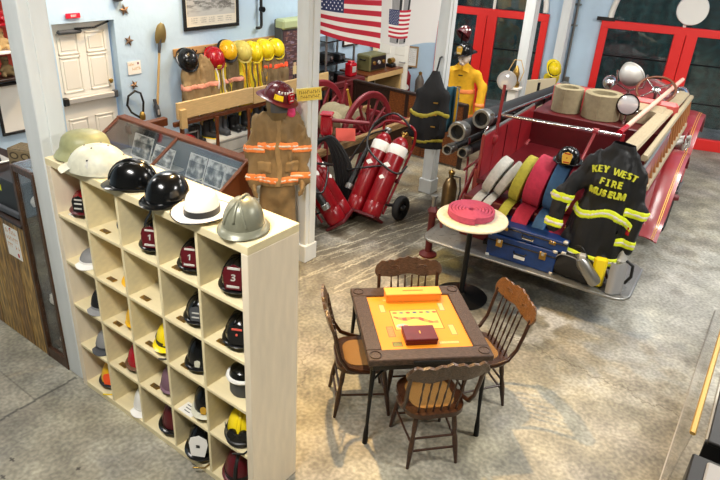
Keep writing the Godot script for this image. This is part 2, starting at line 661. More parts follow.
func added_ceiling_panel(x: float, z: float, energy: float, label: String, warm := Color(1.0, 0.985, 0.96)):  # unseen fittings, added overhead to light the hall area by area
	var t := thing("added_ceiling_light", label, "added ceiling light", Vector3(x, 4.3, z))
	put("housing", bx(Vector3(0, -0.03, 0), Vector3(1.26, 0.06, 0.66)), M.white_paint, t)
	var g := StandardMaterial3D.new()
	g.albedo_color = Color(0.9, 0.9, 0.9)
	g.emission_enabled = true
	g.emission = warm
	g.emission_energy_multiplier = 1.5
	put("diffuser", bx(Vector3(0, -0.065, 0), Vector3(1.2, 0.01, 0.6), 0.001), g, t)
	var l := AreaLight3D.new()
	l.name = "panel_light"
	l.area_size = Vector2(1.2, 0.6)
	l.light_energy = energy
	l.light_color = warm
	l.shadow_enabled = true
	l.area_range = 30.0
	t.add_child(l)
	l.rotation.x = -PI / 2
	l.position.y = -0.08

func spot_lamp(at: Vector3, aim: Vector3, energy: float, angle: float, label: String):
	var t := thing("track_spotlight", label, "spotlight", at)
	var d := (aim - at).normalized()
	var bas := Basis.looking_at(d, Vector3.FORWARD)
	var xf := Transform3D(bas * Basis(Vector3.RIGHT, PI / 2), Vector3.ZERO)
	put("shade", lt([Vector2(0.0, 0.14), Vector2(0.05, 0.14), Vector2(0.07, 0.0), Vector2(0.066, 0.0), Vector2(0.05, 0.12)], 16, xf), M.black_metal, t)
	put("stem", tb([Vector3.ZERO - d * 0.12, Vector3(0, 4.3 - at.y, 0)], 0.012), M.black_metal, t)
	var g := StandardMaterial3D.new()
	g.emission_enabled = true
	g.emission = Color(1, 0.84, 0.58)
	g.emission_energy_multiplier = 2.0
	put("bulb", lt([Vector2(0.0, 0.03), Vector2(0.055, 0.05), Vector2(0.0, 0.06)], 12, xf), g, t)
	var l := SpotLight3D.new()
	l.name = "beam"
	l.light_color = Color(1.0, 0.82, 0.55)
	l.light_energy = energy
	l.spot_angle = angle
	l.spot_angle_attenuation = 0.6
	l.spot_range = 20.0
	l.spot_attenuation = 2.0
	l.light_size = 0.05
	l.shadow_enabled = true
	t.add_child(l)
	l.basis = bas
	l.position = d * 0.02

func make_lights():
	added_ceiling_panel(-4.8, -8.2, 2.3 * 5.0, "added ceiling panel light above the hose wagon")
	added_ceiling_panel(-1.6, -7.6, 2.3 * 4.2, "added ceiling panel light above the fire engine bed")
	added_ceiling_panel(-5.6, -4.4, 2.3 * 3.6, "added ceiling panel light above the slanted showcase")
	added_ceiling_panel(0.6, -9.6, 2.3 * 6.0, "added ceiling panel light near the right red doors")
	added_ceiling_panel(-2.0, -0.4, 2.3 * 7.0, "added ceiling panel light in front of the cubby shelf")
	added_ceiling_panel(1.6, -4.6, 2.3 * 9.0, "added ceiling panel light over the open floor at right")
	added_ceiling_panel(-6.0, -1.6, 2.3 * 2.6, "added ceiling panel light over the shop corner")
	spot_lamp(Vector3(-3.3, 4.1, -3.75), Vector3(-2.1, 0.0, -3.0), 20.0, 42.0, "warm track spotlight above the game table")
	spot_lamp(Vector3(-5.6, 4.0, -5.6), Vector3(-6.9, 0.7, -4.2), 5.0, 35.0, "warm track spotlight aimed at the white wall door")

# ---------- the setting
func floor_image() -> Image:
	var N := 1200
	var nz := func(fr, oc, sd, kind := FastNoiseLite.TYPE_SIMPLEX_SMOOTH):
		var f := FastNoiseLite.new()
		f.noise_type = kind
		f.frequency = fr
		f.fractal_octaves = oc
		f.seed = sd
		return f.get_image(N, N, false, false, true).get_data()
	var A: PackedByteArray = nz.call(0.006, 5, 3)
	var B: PackedByteArray = nz.call(0.03, 4, 9)
	var C: PackedByteArray = nz.call(0.25, 3, 5)
	var D: PackedByteArray = nz.call(0.012, 5, 21)
	var im := PackedByteArray()
	im.resize(N * N * 3)
	# stains, some partly painted shadow: x, z, radius x, radius z, colour, strength, raggedness
	var spots := [
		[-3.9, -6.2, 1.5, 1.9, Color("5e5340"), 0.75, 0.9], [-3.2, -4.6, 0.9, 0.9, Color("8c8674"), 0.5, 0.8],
		[-2.2, -5.3, 1.1, 0.8, Color("4c4c48"), 0.75, 0.8], [-1.5, -5.0, 0.7, 0.7, Color("6c706e"), 0.55, 0.8],  # dark patches behind the engine: worn stain and shadow painted together
		[-2.85, -5.7, 0.35, 0.3, Color("c0a858"), 0.7, 0.6], [-2.6, -5.2, 0.3, 0.3, Color("bba860"), 0.4, 0.8],
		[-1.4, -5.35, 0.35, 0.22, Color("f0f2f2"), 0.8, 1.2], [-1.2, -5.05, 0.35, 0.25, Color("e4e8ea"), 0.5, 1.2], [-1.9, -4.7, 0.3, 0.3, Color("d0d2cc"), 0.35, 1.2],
		[-2.6, -1.2, 2.2, 0.8, Color("a09680"), 0.55, 0.5], [-4.6, -1.3, 1.0, 0.7, Color("9a9284"), 0.5, 0.5],
		[-0.9, -3.9, 0.9, 0.7, Color("b0a890"), 0.4, 0.8], [-0.4, -6.5, 1.5, 2.2, Color("d8dad6"), 0.5, 0.6],
		[-2.5, -3.9, 0.8, 0.6, Color("aaa898"), 0.4, 0.8], [-4.6, -9.0, 2.0, 2.5, Color("b09a70"), 0.5, 0.6], [-0.7, -5.3, 0.5, 0.5, Color("8c9090"), 0.5, 0.9]]
	for j in N:
		var z := -13.0 + 12.0 * (j + 0.5) / N
		for i in N:
			var x := -8.0 + 12.0 * (i + 0.5) / N
			var o := j * N + i
			var a := A[o] / 255.0
			var b := B[o] / 255.0
			var c := C[o] / 255.0
			var d := D[o] / 255.0
			var v := 0.66 + 0.2 * (a - 0.5) + 0.16 * (b - 0.5) + 0.3 * (c - 0.5)
			var r := v * 1.03
			var g := v * 1.0
			var bl := v * (0.93 - 0.08 * d)
			for s in spots:
				var ex: float = (x - s[0]) / s[2]
				var ez: float = (z - s[1]) / s[3]
				var q := ex * ex + ez * ez
				if q < 2.2:
					var w: float = clampf((1.0 - sqrt(q) + s[6] * (b + d - 1.0) * 1.6) * 1.8, 0.0, 1.0) * s[5]
					var k := 0.8 + 0.4 * c
					r = lerpf(r, s[4].r * k, w)
					g = lerpf(g, s[4].g * k, w)
					bl = lerpf(bl, s[4].b * k, w)
			if c > 0.86 and b > 0.5:
				r *= 0.8
				g *= 0.8
				bl *= 0.8
			im[o * 3] = int(clampf(r, 0.0, 1.0) * 255.0)
			im[o * 3 + 1] = int(clampf(g, 0.0, 1.0) * 255.0)
			im[o * 3 + 2] = int(clampf(bl, 0.0, 1.0) * 255.0)
	var img := Image.create_from_data(N, N, false, Image.FORMAT_RGB8, im)
	var mark := func(x0, z0, x1, z1, c: Color, w: int, al: float, wob: float):
		var n := int(Vector2(x1 - x0, z1 - z0).length() * 120.0)
		var nn := FastNoiseLite.new()
		nn.frequency = 0.9
		nn.seed = int(absf(x0) * 100)
		for k in n:
			var t := float(k) / n
			var side := Vector2(-(z1 - z0), x1 - x0).normalized() * nn.get_noise_1d(t * 8.0) * wob
			var px := int((lerpf(x0, x1, t) + side.x + 8.0) * 100.0)
			var pz := int((lerpf(z0, z1, t) + side.y + 13.0) * 100.0)
			for dx in w:
				if px + dx >= 0 and px + dx < N and pz >= 0 and pz < N:
					img.set_pixel(px + dx, pz, img.get_pixel(px + dx, pz).lerp(c, al))
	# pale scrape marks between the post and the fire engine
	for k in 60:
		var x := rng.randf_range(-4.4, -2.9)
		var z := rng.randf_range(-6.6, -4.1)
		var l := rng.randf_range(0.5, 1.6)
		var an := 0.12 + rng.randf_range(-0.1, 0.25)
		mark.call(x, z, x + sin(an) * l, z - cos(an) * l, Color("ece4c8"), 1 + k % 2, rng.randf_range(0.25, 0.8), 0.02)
	# cracks and slab joints
	mark.call(-1.75, -4.85, -1.43, -4.75, Color("5a5548"), 1, 0.7, 0.06)
	mark.call(-1.43, -4.75, -0.02, -4.68, Color("6a6456"), 1, 0.75, 0.10)
	mark.call(-1.43, -4.73, -0.5, -4.68, Color("dcd6c4"), 1, 0.5, 0.10)
	mark.call(-3.1, -4.3, -2.4, -2.4, Color("6e685a"), 1, 0.5, 0.12)
	mark.call(-4.0, -1.95, -3.97, -1.0, Color("4e4a42"), 2, 0.7, 0.01)
	mark.call(-7.0, -1.62, -4.0, -1.62, Color("5c574c"), 1, 0.5, 0.01)
	for k in 26:
		disc(img, rng.randi_range(380, 900), rng.randi_range(1040, 1190), rng.randi_range(1, 2), 1, Color("4a4338"))
	return img

func wall_piece(poly: Array, origin: Vector3, turn: float, thick: float, called: String, m: Material) -> MeshInstance3D:
	var st := nst()
	prism(st, poly, -thick, 0.0)
	var o := struct(called, st, m)
	o.position = origin
	o.rotation.y = turn
	return o

func arch_notch(cx: float, w: float, spring: float, r: float) -> Array:
	var p := [Vector2(cx - w / 2, 0), Vector2(cx - w / 2, spring)]
	for k in 17:
		var a := PI - PI * k / 16.0
		p.append(Vector2(cx + cos(a) * r, spring + sin(a) * r))
	p.append(Vector2(cx + w / 2, spring))
	p.append(Vector2(cx + w / 2, 0))
	return p

const BACK_O := Vector3(-7.0, 0, -10.77)
const BACK_T := 0.313

func back(s: float, y: float, out := 0.0) -> Vector3:   # a point on the back wall: s along it, out into the room
	return BACK_O + Basis(Vector3.UP, BACK_T) * Vector3(s, y, out)

func red_door(called: String, c: float, w: float, top: float, r: float, mull: float, deep: Array):
	var root := Node3D.new()
	root.name = called
	root.set_meta("kind", "structure")
	add_child(root)
	root.position = back(c, 0)
	root.rotation.y = BACK_T
	var f := 0.13
	for s in [-1, 1]:
		put("door_jamb", bx(Vector3(s * (w / 2 - f / 2), top / 2, 0.0), Vector3(f, top, 0.12), 0.008), M.red_paint, root)
	put("door_rail", bx(Vector3(0, top - f / 2, 0.004), Vector3(w - 0.01, f, 0.12), 0.008), M.red_paint, root)
	put("door_sill", bx(Vector3(0, 0.1, 0.004), Vector3(w - 0.01, 0.2, 0.11), 0.008), M.red_paint, root)
	put("door_stile", bx(Vector3(mull - 0.095, top / 2, 0.008), Vector3(0.18, top - 0.01, 0.11), 0.006), M.red_paint, root)
	put("door_stile", bx(Vector3(mull + 0.095, top / 2, 0.008), Vector3(0.18, top - 0.01, 0.11), 0.006), M.red_paint, root)
	for s in [[-w / 2 + f, mull - 0.19], [mull + 0.19, w / 2 - f]]:
		put("pane", bx(Vector3((s[0] + s[1]) / 2, top / 2 + 0.03, 0.0), Vector3(s[1] - s[0], top - 0.34, 0.008), 0.001), M.glass, root)
		for y in deep:
			put("glazing_bar", bx(Vector3((s[0] + s[1]) / 2, y, 0.0), Vector3(s[1] - s[0], 0.025, 0.03), 0.003), M.black_metal, root)
	var st := nst()
	prism(st, circle(r - 0.02, 40).filter(func(p): return p.y > -0.01), -0.004, 0.004, Transform3D(Basis(), Vector3(0, top + 0.02, 0)))
	put("arch_pane", st, M.glass, root)
	var rim := []
	for k in 25: rim.append(Vector3(cos(PI * k / 24.0) * (r + 0.0), top + 0.02 + sin(PI * k / 24.0) * (r + 0.0), 0.03))
	put("arch_trim", tb(rim, 0.05, 6), M.white_paint, root)
	put("arch_bar", bx(Vector3(0, top + r / 2, 0), Vector3(0.05, r, 0.05)), M.white_paint, root)

func make_setting():
	var fm := StandardMaterial3D.new()
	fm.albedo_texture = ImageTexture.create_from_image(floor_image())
	fm.roughness = 0.5
	fm.normal_enabled = false
	fm.detail_enabled = true
	var det := noise_tex(0.12, 0.7, 1.0, 3)
	fm.detail_albedo = det
	fm.detail_blend_mode = BaseMaterial3D.BLEND_MODE_MUL
	var st := nst()
	for q in [[Vector2(-12, 8), Vector2(8, 8), Vector2(8, -16), Vector2(-12, -16)]]:
		for k in [0, 2, 1, 0, 3, 2]:
			st.set_uv(Vector2((q[k].x + 8.0) / 12.0, (q[k].y + 13.0) / 12.0))
			st.add_vertex(Vector3(q[k].x, 0, q[k].y))
	st.set_uv(Vector2.ZERO)
	quad(st, Vector3(-12, -0.2, -16), Vector3(8, -0.2, -16), Vector3(8, -0.2, 8), Vector3(-12, -0.2, 8))
	for e in [[Vector3(-12, 0, 8), Vector3(8, 0, 8)], [Vector3(8, 0, 8), Vector3(8, 0, -16)], [Vector3(8, 0, -16), Vector3(-12, 0, -16)], [Vector3(-12, 0, -16), Vector3(-12, 0, 8)]]:
		var dn := Vector3(0, -0.2, 0)
		quad(st, e[0] + dn, e[1] + dn, e[1], e[0])
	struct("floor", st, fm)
	struct("ceiling", bx(Vector3(-1, 4.4, -3.5), Vector3(12.4, 0.2, 17.4)), M.ceiling)
	# left wall with a door recess
	var y1 := 4.32
	wall_piece([Vector2(-5.2, 0), Vector2(3.84, 0), Vector2(3.84, 2.12), Vector2(4.62, 2.12), Vector2(4.62, 0), Vector2(10.9, 0), Vector2(10.9, y1), Vector2(-5.2, y1)], Vector3(-7, 0, 0), PI / 2, 0.2, "wall_left", M.blue_wall)
	wall_piece([Vector2(0, 0)] + arch_notch(1.83, 2.0, 2.04, 0.92) + arch_notch(5.05, 2.66, 2.04, 1.2) + [Vector2(13.2, 0), Vector2(13.2, y1), Vector2(0, y1)], BACK_O, BACK_T, 0.18, "wall_back", M.blue_wall)
	struct("wall_right", bx(Vector3(5.1, 2.15, -4), Vector3(0.2, 4.3, 19), 0.0), M.white_wall)
	struct("wall_front", bx(Vector3(-1, 2.15, 5.1), Vector3(12.4, 4.3, 0.2), 0.0), M.white_wall)
	red_door("door_2", 1.83, 2.0, 2.04, 0.92, -0.1, [0.75, 1.35])
	red_door("door_3", 5.05, 2.66, 2.04, 1.2, 0.06, [0.8, 1.45])
	# what the red doors look out on: a dark green corrugated shed wall across the alley
	st = nst()
	sheet(st, func(u, v): return Vector3(u * 14.0, v * 5.0, 0.03 * sin(u * 14.0 * 2.2 * TAU)), 240, 1, 0.02)
	var out := struct("wall_alley", st, M.teal)
	out.position = back(-1.5, 0, -1.7)
	out.rotation.y = BACK_T
	# white door in the left wall
	var d := Node3D.new()
	d.name = "door_1"
	d.set_meta("kind", "structure")
	add_child(d)
	d.position = Vector3(-7.12, 0, -4.23)
	d.rotation.y = PI / 2
	put("door_leaf", bx(Vector3(0, 1.055, 0), Vector3(0.74, 2.1, 0.045)), M.door_white, d)
	for s in [-1, 1]:
		for p in [[1.88, 0.22], [1.53, 0.4], [0.6, 0.8]]:
			var fr := nst()
			for e in [[Vector3(0, 0.5, 0), Vector3(1, 0, 0)], [Vector3(0, -0.5, 0), Vector3(1, 0, 0)], [Vector3(0.5, 0, 0), Vector3(0, 1, 0)], [Vector3(-0.5, 0, 0), Vector3(0, 1, 0)]]:
				var sz := Vector3(0.24, p[1], 0.02)
				box(fr, Vector3(s * 0.175, p[0], 0.024) + e[0] * sz, Vector3(0.02, 0.02, 0.016) + e[1] * sz * Vector3(1, 1, 0), Basis(), 0.004)
			put("panel_moulding", fr, M.door_panel, d)
			put("door_panel", bx(Vector3(s * 0.175, p[0], 0.022), Vector3(0.18, p[1] - 0.07, 0.014), 0.005), M.door_panel, d)
	put("panic_bar", bx(Vector3(0.0, 1.24, 0.07), Vector3(0.7, 0.07, 0.05), 0.01), M.cast, d)
	put("bar_end", bx(Vector3(-0.33, 1.24, 0.07), Vector3(0.07, 0.09, 0.07), 0.01), M.black, d)
	put("bar_end", bx(Vector3(0.33, 1.24, 0.07), Vector3(0.06, 0.09, 0.06), 0.01), M.darkgrey, d)
	put("door_knob", lt([Vector2(0, 0.0), Vector2(0.015, 0.0), Vector2(0.012, 0.03), Vector2(0.028, 0.045), Vector2(0.0, 0.065)], 14, Transform3D(Basis(Vector3.RIGHT, PI / 2), Vector3(0.3, 1.4, 0.02))), M.brass, d)
	put("door_closer", bx(Vector3(-0.16, 2.02, 0.07), Vector3(0.3, 0.05, 0.06), 0.02), M.darkgrey, d)
	put("closer_arm", tb([Vector3(-0.1, 2.05, 0.08), Vector3(0.1, 2.06, 0.16), Vector3(0.34, 2.1, 0.08)], 0.012), M.black_metal, d)
	var ex := thing("exit_sign", "small red lit sign above the white door", "sign", Vector3(-6.985, 2.2, -4.1), PI / 2)
	var em := StandardMaterial3D.new()
	em.albedo_color = Color("d01830")
	em.emission_enabled = true
	em.emission = Color("c01028")
	em.emission_energy_multiplier = 0.5
	put("sign_face", bx(Vector3(0, 0, 0.005), Vector3(0.17, 0.052, 0.02)), em, ex)
	put_text("lettering", "EXIT", 0.024, 0.004, M.white_gloss, ex, Transform3D(Basis(), Vector3(0, 0, 0.017)))
	# row of square posts that carries the roof
	for i in 5:
		var z: float = [-2.06, -4.65, -7.3, -10.0, -11.55][i]
		var w: float = [0.18, 0.15, 0.15, 0.16, 0.16][i]
		var x: float = [-4.03, -3.985, -4.0, -4.0, -3.97][i]
		var tr := struct("trim_%d" % (i + 1), bx(Vector3(0, 2.15, 0), Vector3(w, 4.3, w), 0.006), M.post)
		tr.position = Vector3(x, 0, z)
		if i < 4:
			put("post_face", bx(Vector3(w / 2 + 0.005, 2.15, -w * 0.17), Vector3(0.012, 4.3, w * 0.62), 0.003), M.post, tr)
			if i > 0: put("post_foot", bx(Vector3(0, 0.1, 0), Vector3(w + 0.045, 0.2, w + 0.045), 0.008), M.post, tr)
	# pipes on the back wall between the doors
	var p := Node3D.new()
	p.name = "trim_6"
	p.set_meta("kind", "structure")
	add_child(p)
	put("conduit", tb([back(3.28, 0.0, 0.03), back(3.28, 4.2, 0.03)], 0.022), M.steel, p)
	put("conduit_box", bx(back(3.34, 0.95, 0.04), Vector3(0.07, 0.1, 0.05)), M.steel, p)
	put("drain_pipe", tb([back(3.2, 0.0, 0.03), back(3.2, 4.2, 0.03)], 0.02), M.black, p)
	put("conduit_clip", bx(back(3.28, 1.9, 0.03), Vector3(0.1, 0.03, 0.06)), M.steel, p)
	put("conduit_clip", bx(back(3.28, 2.25, 0.03), Vector3(0.1, 0.03, 0.06)), M.steel, p)
	var b := thing("door_track", "short black iron bar on the wall beside the right red doors", "bar", back(3.78, 2.06, 0.06), BACK_T)
	put("bar", bx(Vector3.ZERO, Vector3(0.3, 0.06, 0.03)), M.black, b)
	var lampd := thing("disc_lamp", "round white disc in the arch over the right red doors", "disc", back(5.1, 2.33, 0.06), BACK_T)
	put("disc", lt([Vector2(0, -0.03), Vector2(0.24, -0.03), Vector2(0.25, 0), Vector2(0.24, 0.03), Vector2(0, 0.03)], 32, Transform3D(Basis(Vector3.RIGHT, PI / 2), Vector3.ZERO)), M.white_gloss, lampd)

# ---------- helmets. Front is +z, the brim rests at y = 0
func dome_pt(u: float, v: float, r: Vector3, y0: float, p := 1.0) -> Vector3:   # u round, v up
	var a := u * TAU
	var e := v * PI / 2
	var c := pow(cos(e), p) if v < 0.999 else 0.0
	return Vector3(sin(a) * c * r.x, y0 + sin(e) * r.y, cos(a) * c * r.z)

func brim_pt(u: float, v: float, r: Vector3, y0: float, w: Vector3, droop: Vector3) -> Vector3:   # w, droop: front, side, back
	var a := u * TAU
	var f := maxf(cos(a), 0.0)
	var b := maxf(-cos(a), 0.0)
	var s := absf(sin(a))
	var ww := w.x * f * f + w.z * b * b + w.y * s * s
	var dd := droop.x * f * f + droop.z * b * b + droop.y * s * s
	return Vector3(sin(a) * (r.x + ww * v), y0 - dd * v * v, cos(a) * (r.z + ww * v))

func shield_shape(w: float, h: float) -> Array:
	return [Vector2(-w * 0.36, 0), Vector2(w * 0.36, 0), Vector2(w * 0.5, h * 0.62), Vector2(w * 0.42, h * 0.86), Vector2(w * 0.2, h * 0.93), Vector2(0, h), Vector2(-w * 0.2, h * 0.93), Vector2(-w * 0.42, h * 0.86), Vector2(-w * 0.5, h * 0.62)]

func fire_helmet(label: String, shell_m: Material, at: Vector3, turn: float, o := {}) -> Node3D:
	var t := thing(o.get("name", "fire_helmet"), label, o.get("cat", "helmet"), at, turn, o.get("group", ""))
	var r: Vector3 = o.get("r", Vector3(0.095, 0.125, 0.12))
	var w: Vector3 = o.get("brim", Vector3(0.025, 0.022, 0.095))
	var dr: Vector3 = o.get("droop", Vector3(0.01, 0.012, 0.045))
	var y0: float = maxf(dr.x, maxf(dr.y, dr.z)) + 0.004
	put("shell", sh(func(u, v): return dome_pt(u, v, r, y0, 0.8), 28, 10, 0.004, true), shell_m, t)
	if w.length() > 0.001:
		put("brim", sh(func(u, v): return brim_pt(u, 1.0 - v, r * 0.97, y0 + 0.004, w, dr), 36, 4, 0.005, true), o.get("brim_m", shell_m), t)
	var combs: int = o.get("combs", 8)
	for k in combs:
		var pts := []
		for i in 9: pts.append(dome_pt((k + 0.5) / combs, 0.08 + 0.9 * i / 8.0, r * 1.012, y0, 0.8))
		put("comb", tb(pts, 0.0045, 5), shell_m, t)
	if o.get("crest", 0.0) > 0.0:
		var pts := []
		for i in 15:
			var a := lerpf(0.15, PI - 0.2, i / 14.0)
			pts.append(Vector3(0, y0 + sin(a) * (r.y + 0.004), cos(a) * (r.z + 0.004)))
		var st := nst()
		tube(st, pts, o.crest, 6, true, Vector2(1.0, 0.55))
		put("crest", st, o.get("crest_m", shell_m), t)
	if o.has("shield"):
		var h: float = o.get("shield_h", 0.105)
		var st := nst()
		var xf := Transform3D(Basis(Vector3.RIGHT, -0.22), Vector3(0, y0 + 0.012, r.z + 0.008))
		prism(st, shield_shape(h * 0.86, h), 0.0, 0.005, xf)
		var sp := put("front_shield", st, o.shield, t)
		if o.has("text"):
			put_text("numeral", o.text, h * o.get("text_k", 0.28), 0.003, o.get("text_m", M.hose_white), sp, xf * Transform3D(Basis(), Vector3(0, h * 0.48, 0.007)))
		for q in o.get("bars", []):
			put("shield_panel", bx(xf * Vector3(0, h * q, 0.006), Vector3(h * 0.5, h * 0.1, 0.004), 0.0015, xf.basis), o.get("text_m", M.hose_white), sp)
	if o.has("band"):
		put("band", sh(func(u, v): return Vector3(sin(u * TAU) * (r.x + 0.003), y0 + 0.004 + 0.03 * v, cos(u * TAU) * (r.z + 0.003)), 28, 1, 0.004, true), o.band, t)
	if o.has("goggles"):
		var g := nst()
		for s in [-1, 1]: lathe(g, [Vector2(0, 0), Vector2(0.03, 0), Vector2(0.034, 0.012), Vector2(0.03, 0.025), Vector2(0, 0.025)], 12, Transform3D(Basis(Vector3.RIGHT, PI / 2 - 0.2), Vector3(s * 0.036, y0 + 0.055, r.z * 0.9)))
		put("goggles", g, o.goggles, t)
	if o.has("strap"):
		put("chin_strap", tb([Vector3(r.x * 0.9, y0, 0.02), Vector3(r.x * 1.05, 0.008, 0.08), Vector3(r.x * 0.5, 0.006, r.z + 0.05), Vector3(-0.02, 0.006, r.z + 0.06)], 0.006, 5), o.strap, t)
	if o.has("visor_m"):
		put("visor", sh(func(u, v):
			var a := lerpf(-1.2, 1.2, u)
			return Vector3(sin(a) * (r.x + 0.012), lerpf(0.012, y0 + 0.07, v), cos(a) * (r.z + 0.012)), 14, 3, 0.004), o.visor_m, t)
	return t

func cap(label: String, m: Material, at: Vector3, turn: float, bill_m: Material, tall := 0.10, group := "") -> Node3D:
	var t := thing("peaked_cap", label, "cap", at, turn, group)
	put("crown", sh(func(u, v): return dome_pt(u, v, Vector3(0.085, tall, 0.095), 0.006, 0.7), 24, 8, 0.004, true), m, t)
	put("bill", sh(func(u, v):
		var a := lerpf(-0.95, 0.95, u)
		return Vector3(sin(a) * (0.083 + 0.02 * (1.0 - v)), 0.012 - 0.006 * (1.0 - v), cos(a) * (0.09 + 0.065 * (1.0 - v))), 12, 3, 0.005), bill_m, t)
	put("button", lt([Vector2(0.008, 0), Vector2(0.006, 0.005), Vector2(0, 0.007)], 8, Transform3D(Basis(), Vector3(0, tall + 0.007, 0))), bill_m, t)
	put("cap_band", sh(func(u, v): return Vector3(sin(u * TAU) * 0.087, 0.008 + 0.022 * v, cos(u * TAU) * 0.097), 24, 1, 0.003, true), bill_m, t)
	return t

const SX := -3.89
const SZ := -1.95
func cell(c: int, r: int) -> Vector3:   # middle of a cubby's floor
	return Vector3(SX + 0.05 + 0.1662 + c * 0.3544, 0.05 + (4 - r) * 0.3544, SZ - 0.15)

func make_shelf():
	var t := thing("cubby_shelf", "tall pale birch cubby shelf of twenty-five square compartments full of helmets", "shelf", Vector3(SX + 0.925, 0, SZ - 0.195))
	for s in [-1, 1]: put("side_panel", bx(Vector3(s * 0.9, 0.9, 0), Vector3(0.05, 1.8, 0.39), 0.003), M.birch_end, t)
	put("top_panel", bx(Vector3(0, 1.825, 0), Vector3(1.85, 0.05, 0.39), 0.003), M.birch, t)
	put("bottom_panel", bx(Vector3(0, 0.025, 0), Vector3(1.75, 0.05, 0.39), 0.003), M.birch, t)
	put("back_panel", bx(Vector3(0, 0.925, -0.189), Vector3(1.75, 1.75, 0.012), 0.0), M.birch_back, t)
	for k in 4:
		put("shelf_board", bx(Vector3(0, 0.05 + 0.3324 + 0.011 + k * 0.3544, 0.006), Vector3(1.75, 0.022, 0.376), 0.002), M.birch, t)
	var dv := bx(Vector3.ZERO, Vector3(0.022, 0.3324, 0.376), 0.002)
	dv.generate_normals()
	var dm := dv.commit()
	for r in 5:
		for k in 4:
			again(dm, "divider", M.birch, t, Transform3D(Basis(), Vector3(-0.875 + 0.3324 + 0.011 + k * 0.3544, 0.05 + 0.1662 + r * 0.3544, 0.006)))
	# brass name plates lying on the cubby floors
	for p in [[0, 0, 1], [1, 0, 0], [3, 0, 0], [4, 0, 2], [1, 1, 0], [2, 1, 0], [3, 1, 0], [4, 1, 0], [1, 2, 0], [2, 2, 0], [3, 2, 0], [1, 3, 0], [2, 3, 0], [3, 3, 2]]:
		if p[2] == 2 and p[1] == 0: continue
		var rows := ["top", "second", "middle", "fourth", "bottom"]
		var cols := ["leftmost", "second", "third", "fourth", "rightmost"]
		var at := cell(p[0], p[1]) + Vector3(-0.06, 0.001, 0.1)
		var n := thing("name_plate", "%s in the %s cubby of the %s row" % [["small brass name plate", "small white name card", "white paper card"][p[2]], cols[p[0]], rows[p[1]]], "name plate", at)
		var sz := Vector3(0.075, 0.006, 0.035) if p[2] < 2 else Vector3(0.13, 0.003, 0.09)
		put("plate", bx(Vector3(0, sz.y / 2, 0), sz, 0.001), [M.brass, M.paper, M.paper][p[2]], n)
		var st := nst()
		for k in 3: box(st, Vector3(0, sz.y + 0.0004, (k - 1) * sz.z * 0.25), Vector3(sz.x * (0.7 - 0.15 * k), 0.0008, sz.z * 0.07), Basis(), 0.0)
		put("engraving", st, M.darkgrey, n)
	var L := {"shield": M.wine_gloss, "text": "1", "bars": [0.12, 0.8]}
	var f := func(c, r, dx := 0.0, dz := 0.0): return cell(c, r) + Vector3(dx, 0, dz)
	var tn := 0.5
	fire_helmet("dark red helmet with a black and white front shield in the top left cubby", M.red_gloss, f.call(0, 0, -0.03), tn, {"shield": M.black, "bars": [0.2, 0.5, 0.75], "brim_m": M.wine_gloss})
	var bd := thing("silver_badge", "small dark metal badge in the second cubby of the top row", "badge", f.call(1, 0, 0.03, 0.02), tn)
	put("badge", lt([Vector2(0, -0.008), Vector2(0.045, -0.008), Vector2(0.05, 0), Vector2(0.045, 0.008), Vector2(0.02, 0.014), Vector2(0, 0.014)], 18, Transform3D(Basis(Vector3.RIGHT, 1.2), Vector3(0, 0.052, 0))), M.darkgrey, bd)
	put("badge_stand", bx(Vector3(0, 0.006, -0.01), Vector3(0.07, 0.012, 0.05)), M.black, bd)
	fire_helmet("black leather helmet with maroon number one shield, third cubby, top row", M.black_gloss, f.call(2, 0), tn, L.merged({"shield_h": 0.13, "r": Vector3(0.095, 0.14, 0.12)}))
	fire_helmet("black leather helmet with white-topped maroon shield, fourth cubby, top row", M.black_gloss, f.call(3, 0), tn, {"shield": M.wine_gloss, "text": "1", "bars": [0.12, 0.84], "shield_h": 0.125})
	fire_helmet("black leather helmet with a maroon number three shield in the top right cubby", M.black_gloss, f.call(4, 0), tn, {"shield": M.wine_gloss, "text": "3", "bars": [0.12, 0.84], "shield_h": 0.14, "r": Vector3(0.1, 0.145, 0.125)})
	cap("grey cap with a black and white bill in the leftmost cubby, second row", M.grey, f.call(0, 1, -0.02, 0.03), tn, M.white_gloss, 0.08)
	fire_helmet("orange-yellow helmet in the second cubby of the second row", M.yolk_gloss, f.call(1, 1, 0.06, -0.03), tn, {"combs": 0, "crest": 0.012, "brim": Vector3(0.04, 0.012, 0.012), "droop": Vector3(0.012, 0.003, 0.003), "r": Vector3(0.09, 0.105, 0.11)})
	var hn := thing("silver_nozzle", "silver hose nozzle standing in the third cubby of the second row", "nozzle", f.call(2, 1, 0.06, 0.02))
	put("body", lt([Vector2(0, 0), Vector2(0.045, 0), Vector2(0.045, 0.03), Vector2(0.032, 0.05), Vector2(0.022, 0.15), Vector2(0.028, 0.16), Vector2(0.028, 0.18), Vector2(0, 0.18)], 18), M.steel, hn)
	put("collar", lt([Vector2(0.04, 0.048), Vector2(0.044, 0.055), Vector2(0.036, 0.062)], 18), M.brass, hn)
	fire_helmet("black helmet with a small white and grey shield in the fourth cubby, second row", M.black_gloss, f.call(3, 1, 0.02), tn, {"shield": M.darkgrey, "bars": [0.25, 0.55], "shield_h": 0.09})
	fire_helmet("black helmet with red and white dots on its shield in the rightmost cubby, second row", M.black_gloss, f.call(4, 1, 0.01), tn, {"shield": M.black, "text": "•", "text_m": M.coral, "bars": [0.75], "shield_h": 0.12, "r": Vector3(0.1, 0.14, 0.125)})
	cap("black cap with a grey bill in the leftmost cubby of the middle row", M.black_cloth, f.call(0, 2, 0.02, 0.02), tn, M.grey, 0.13)
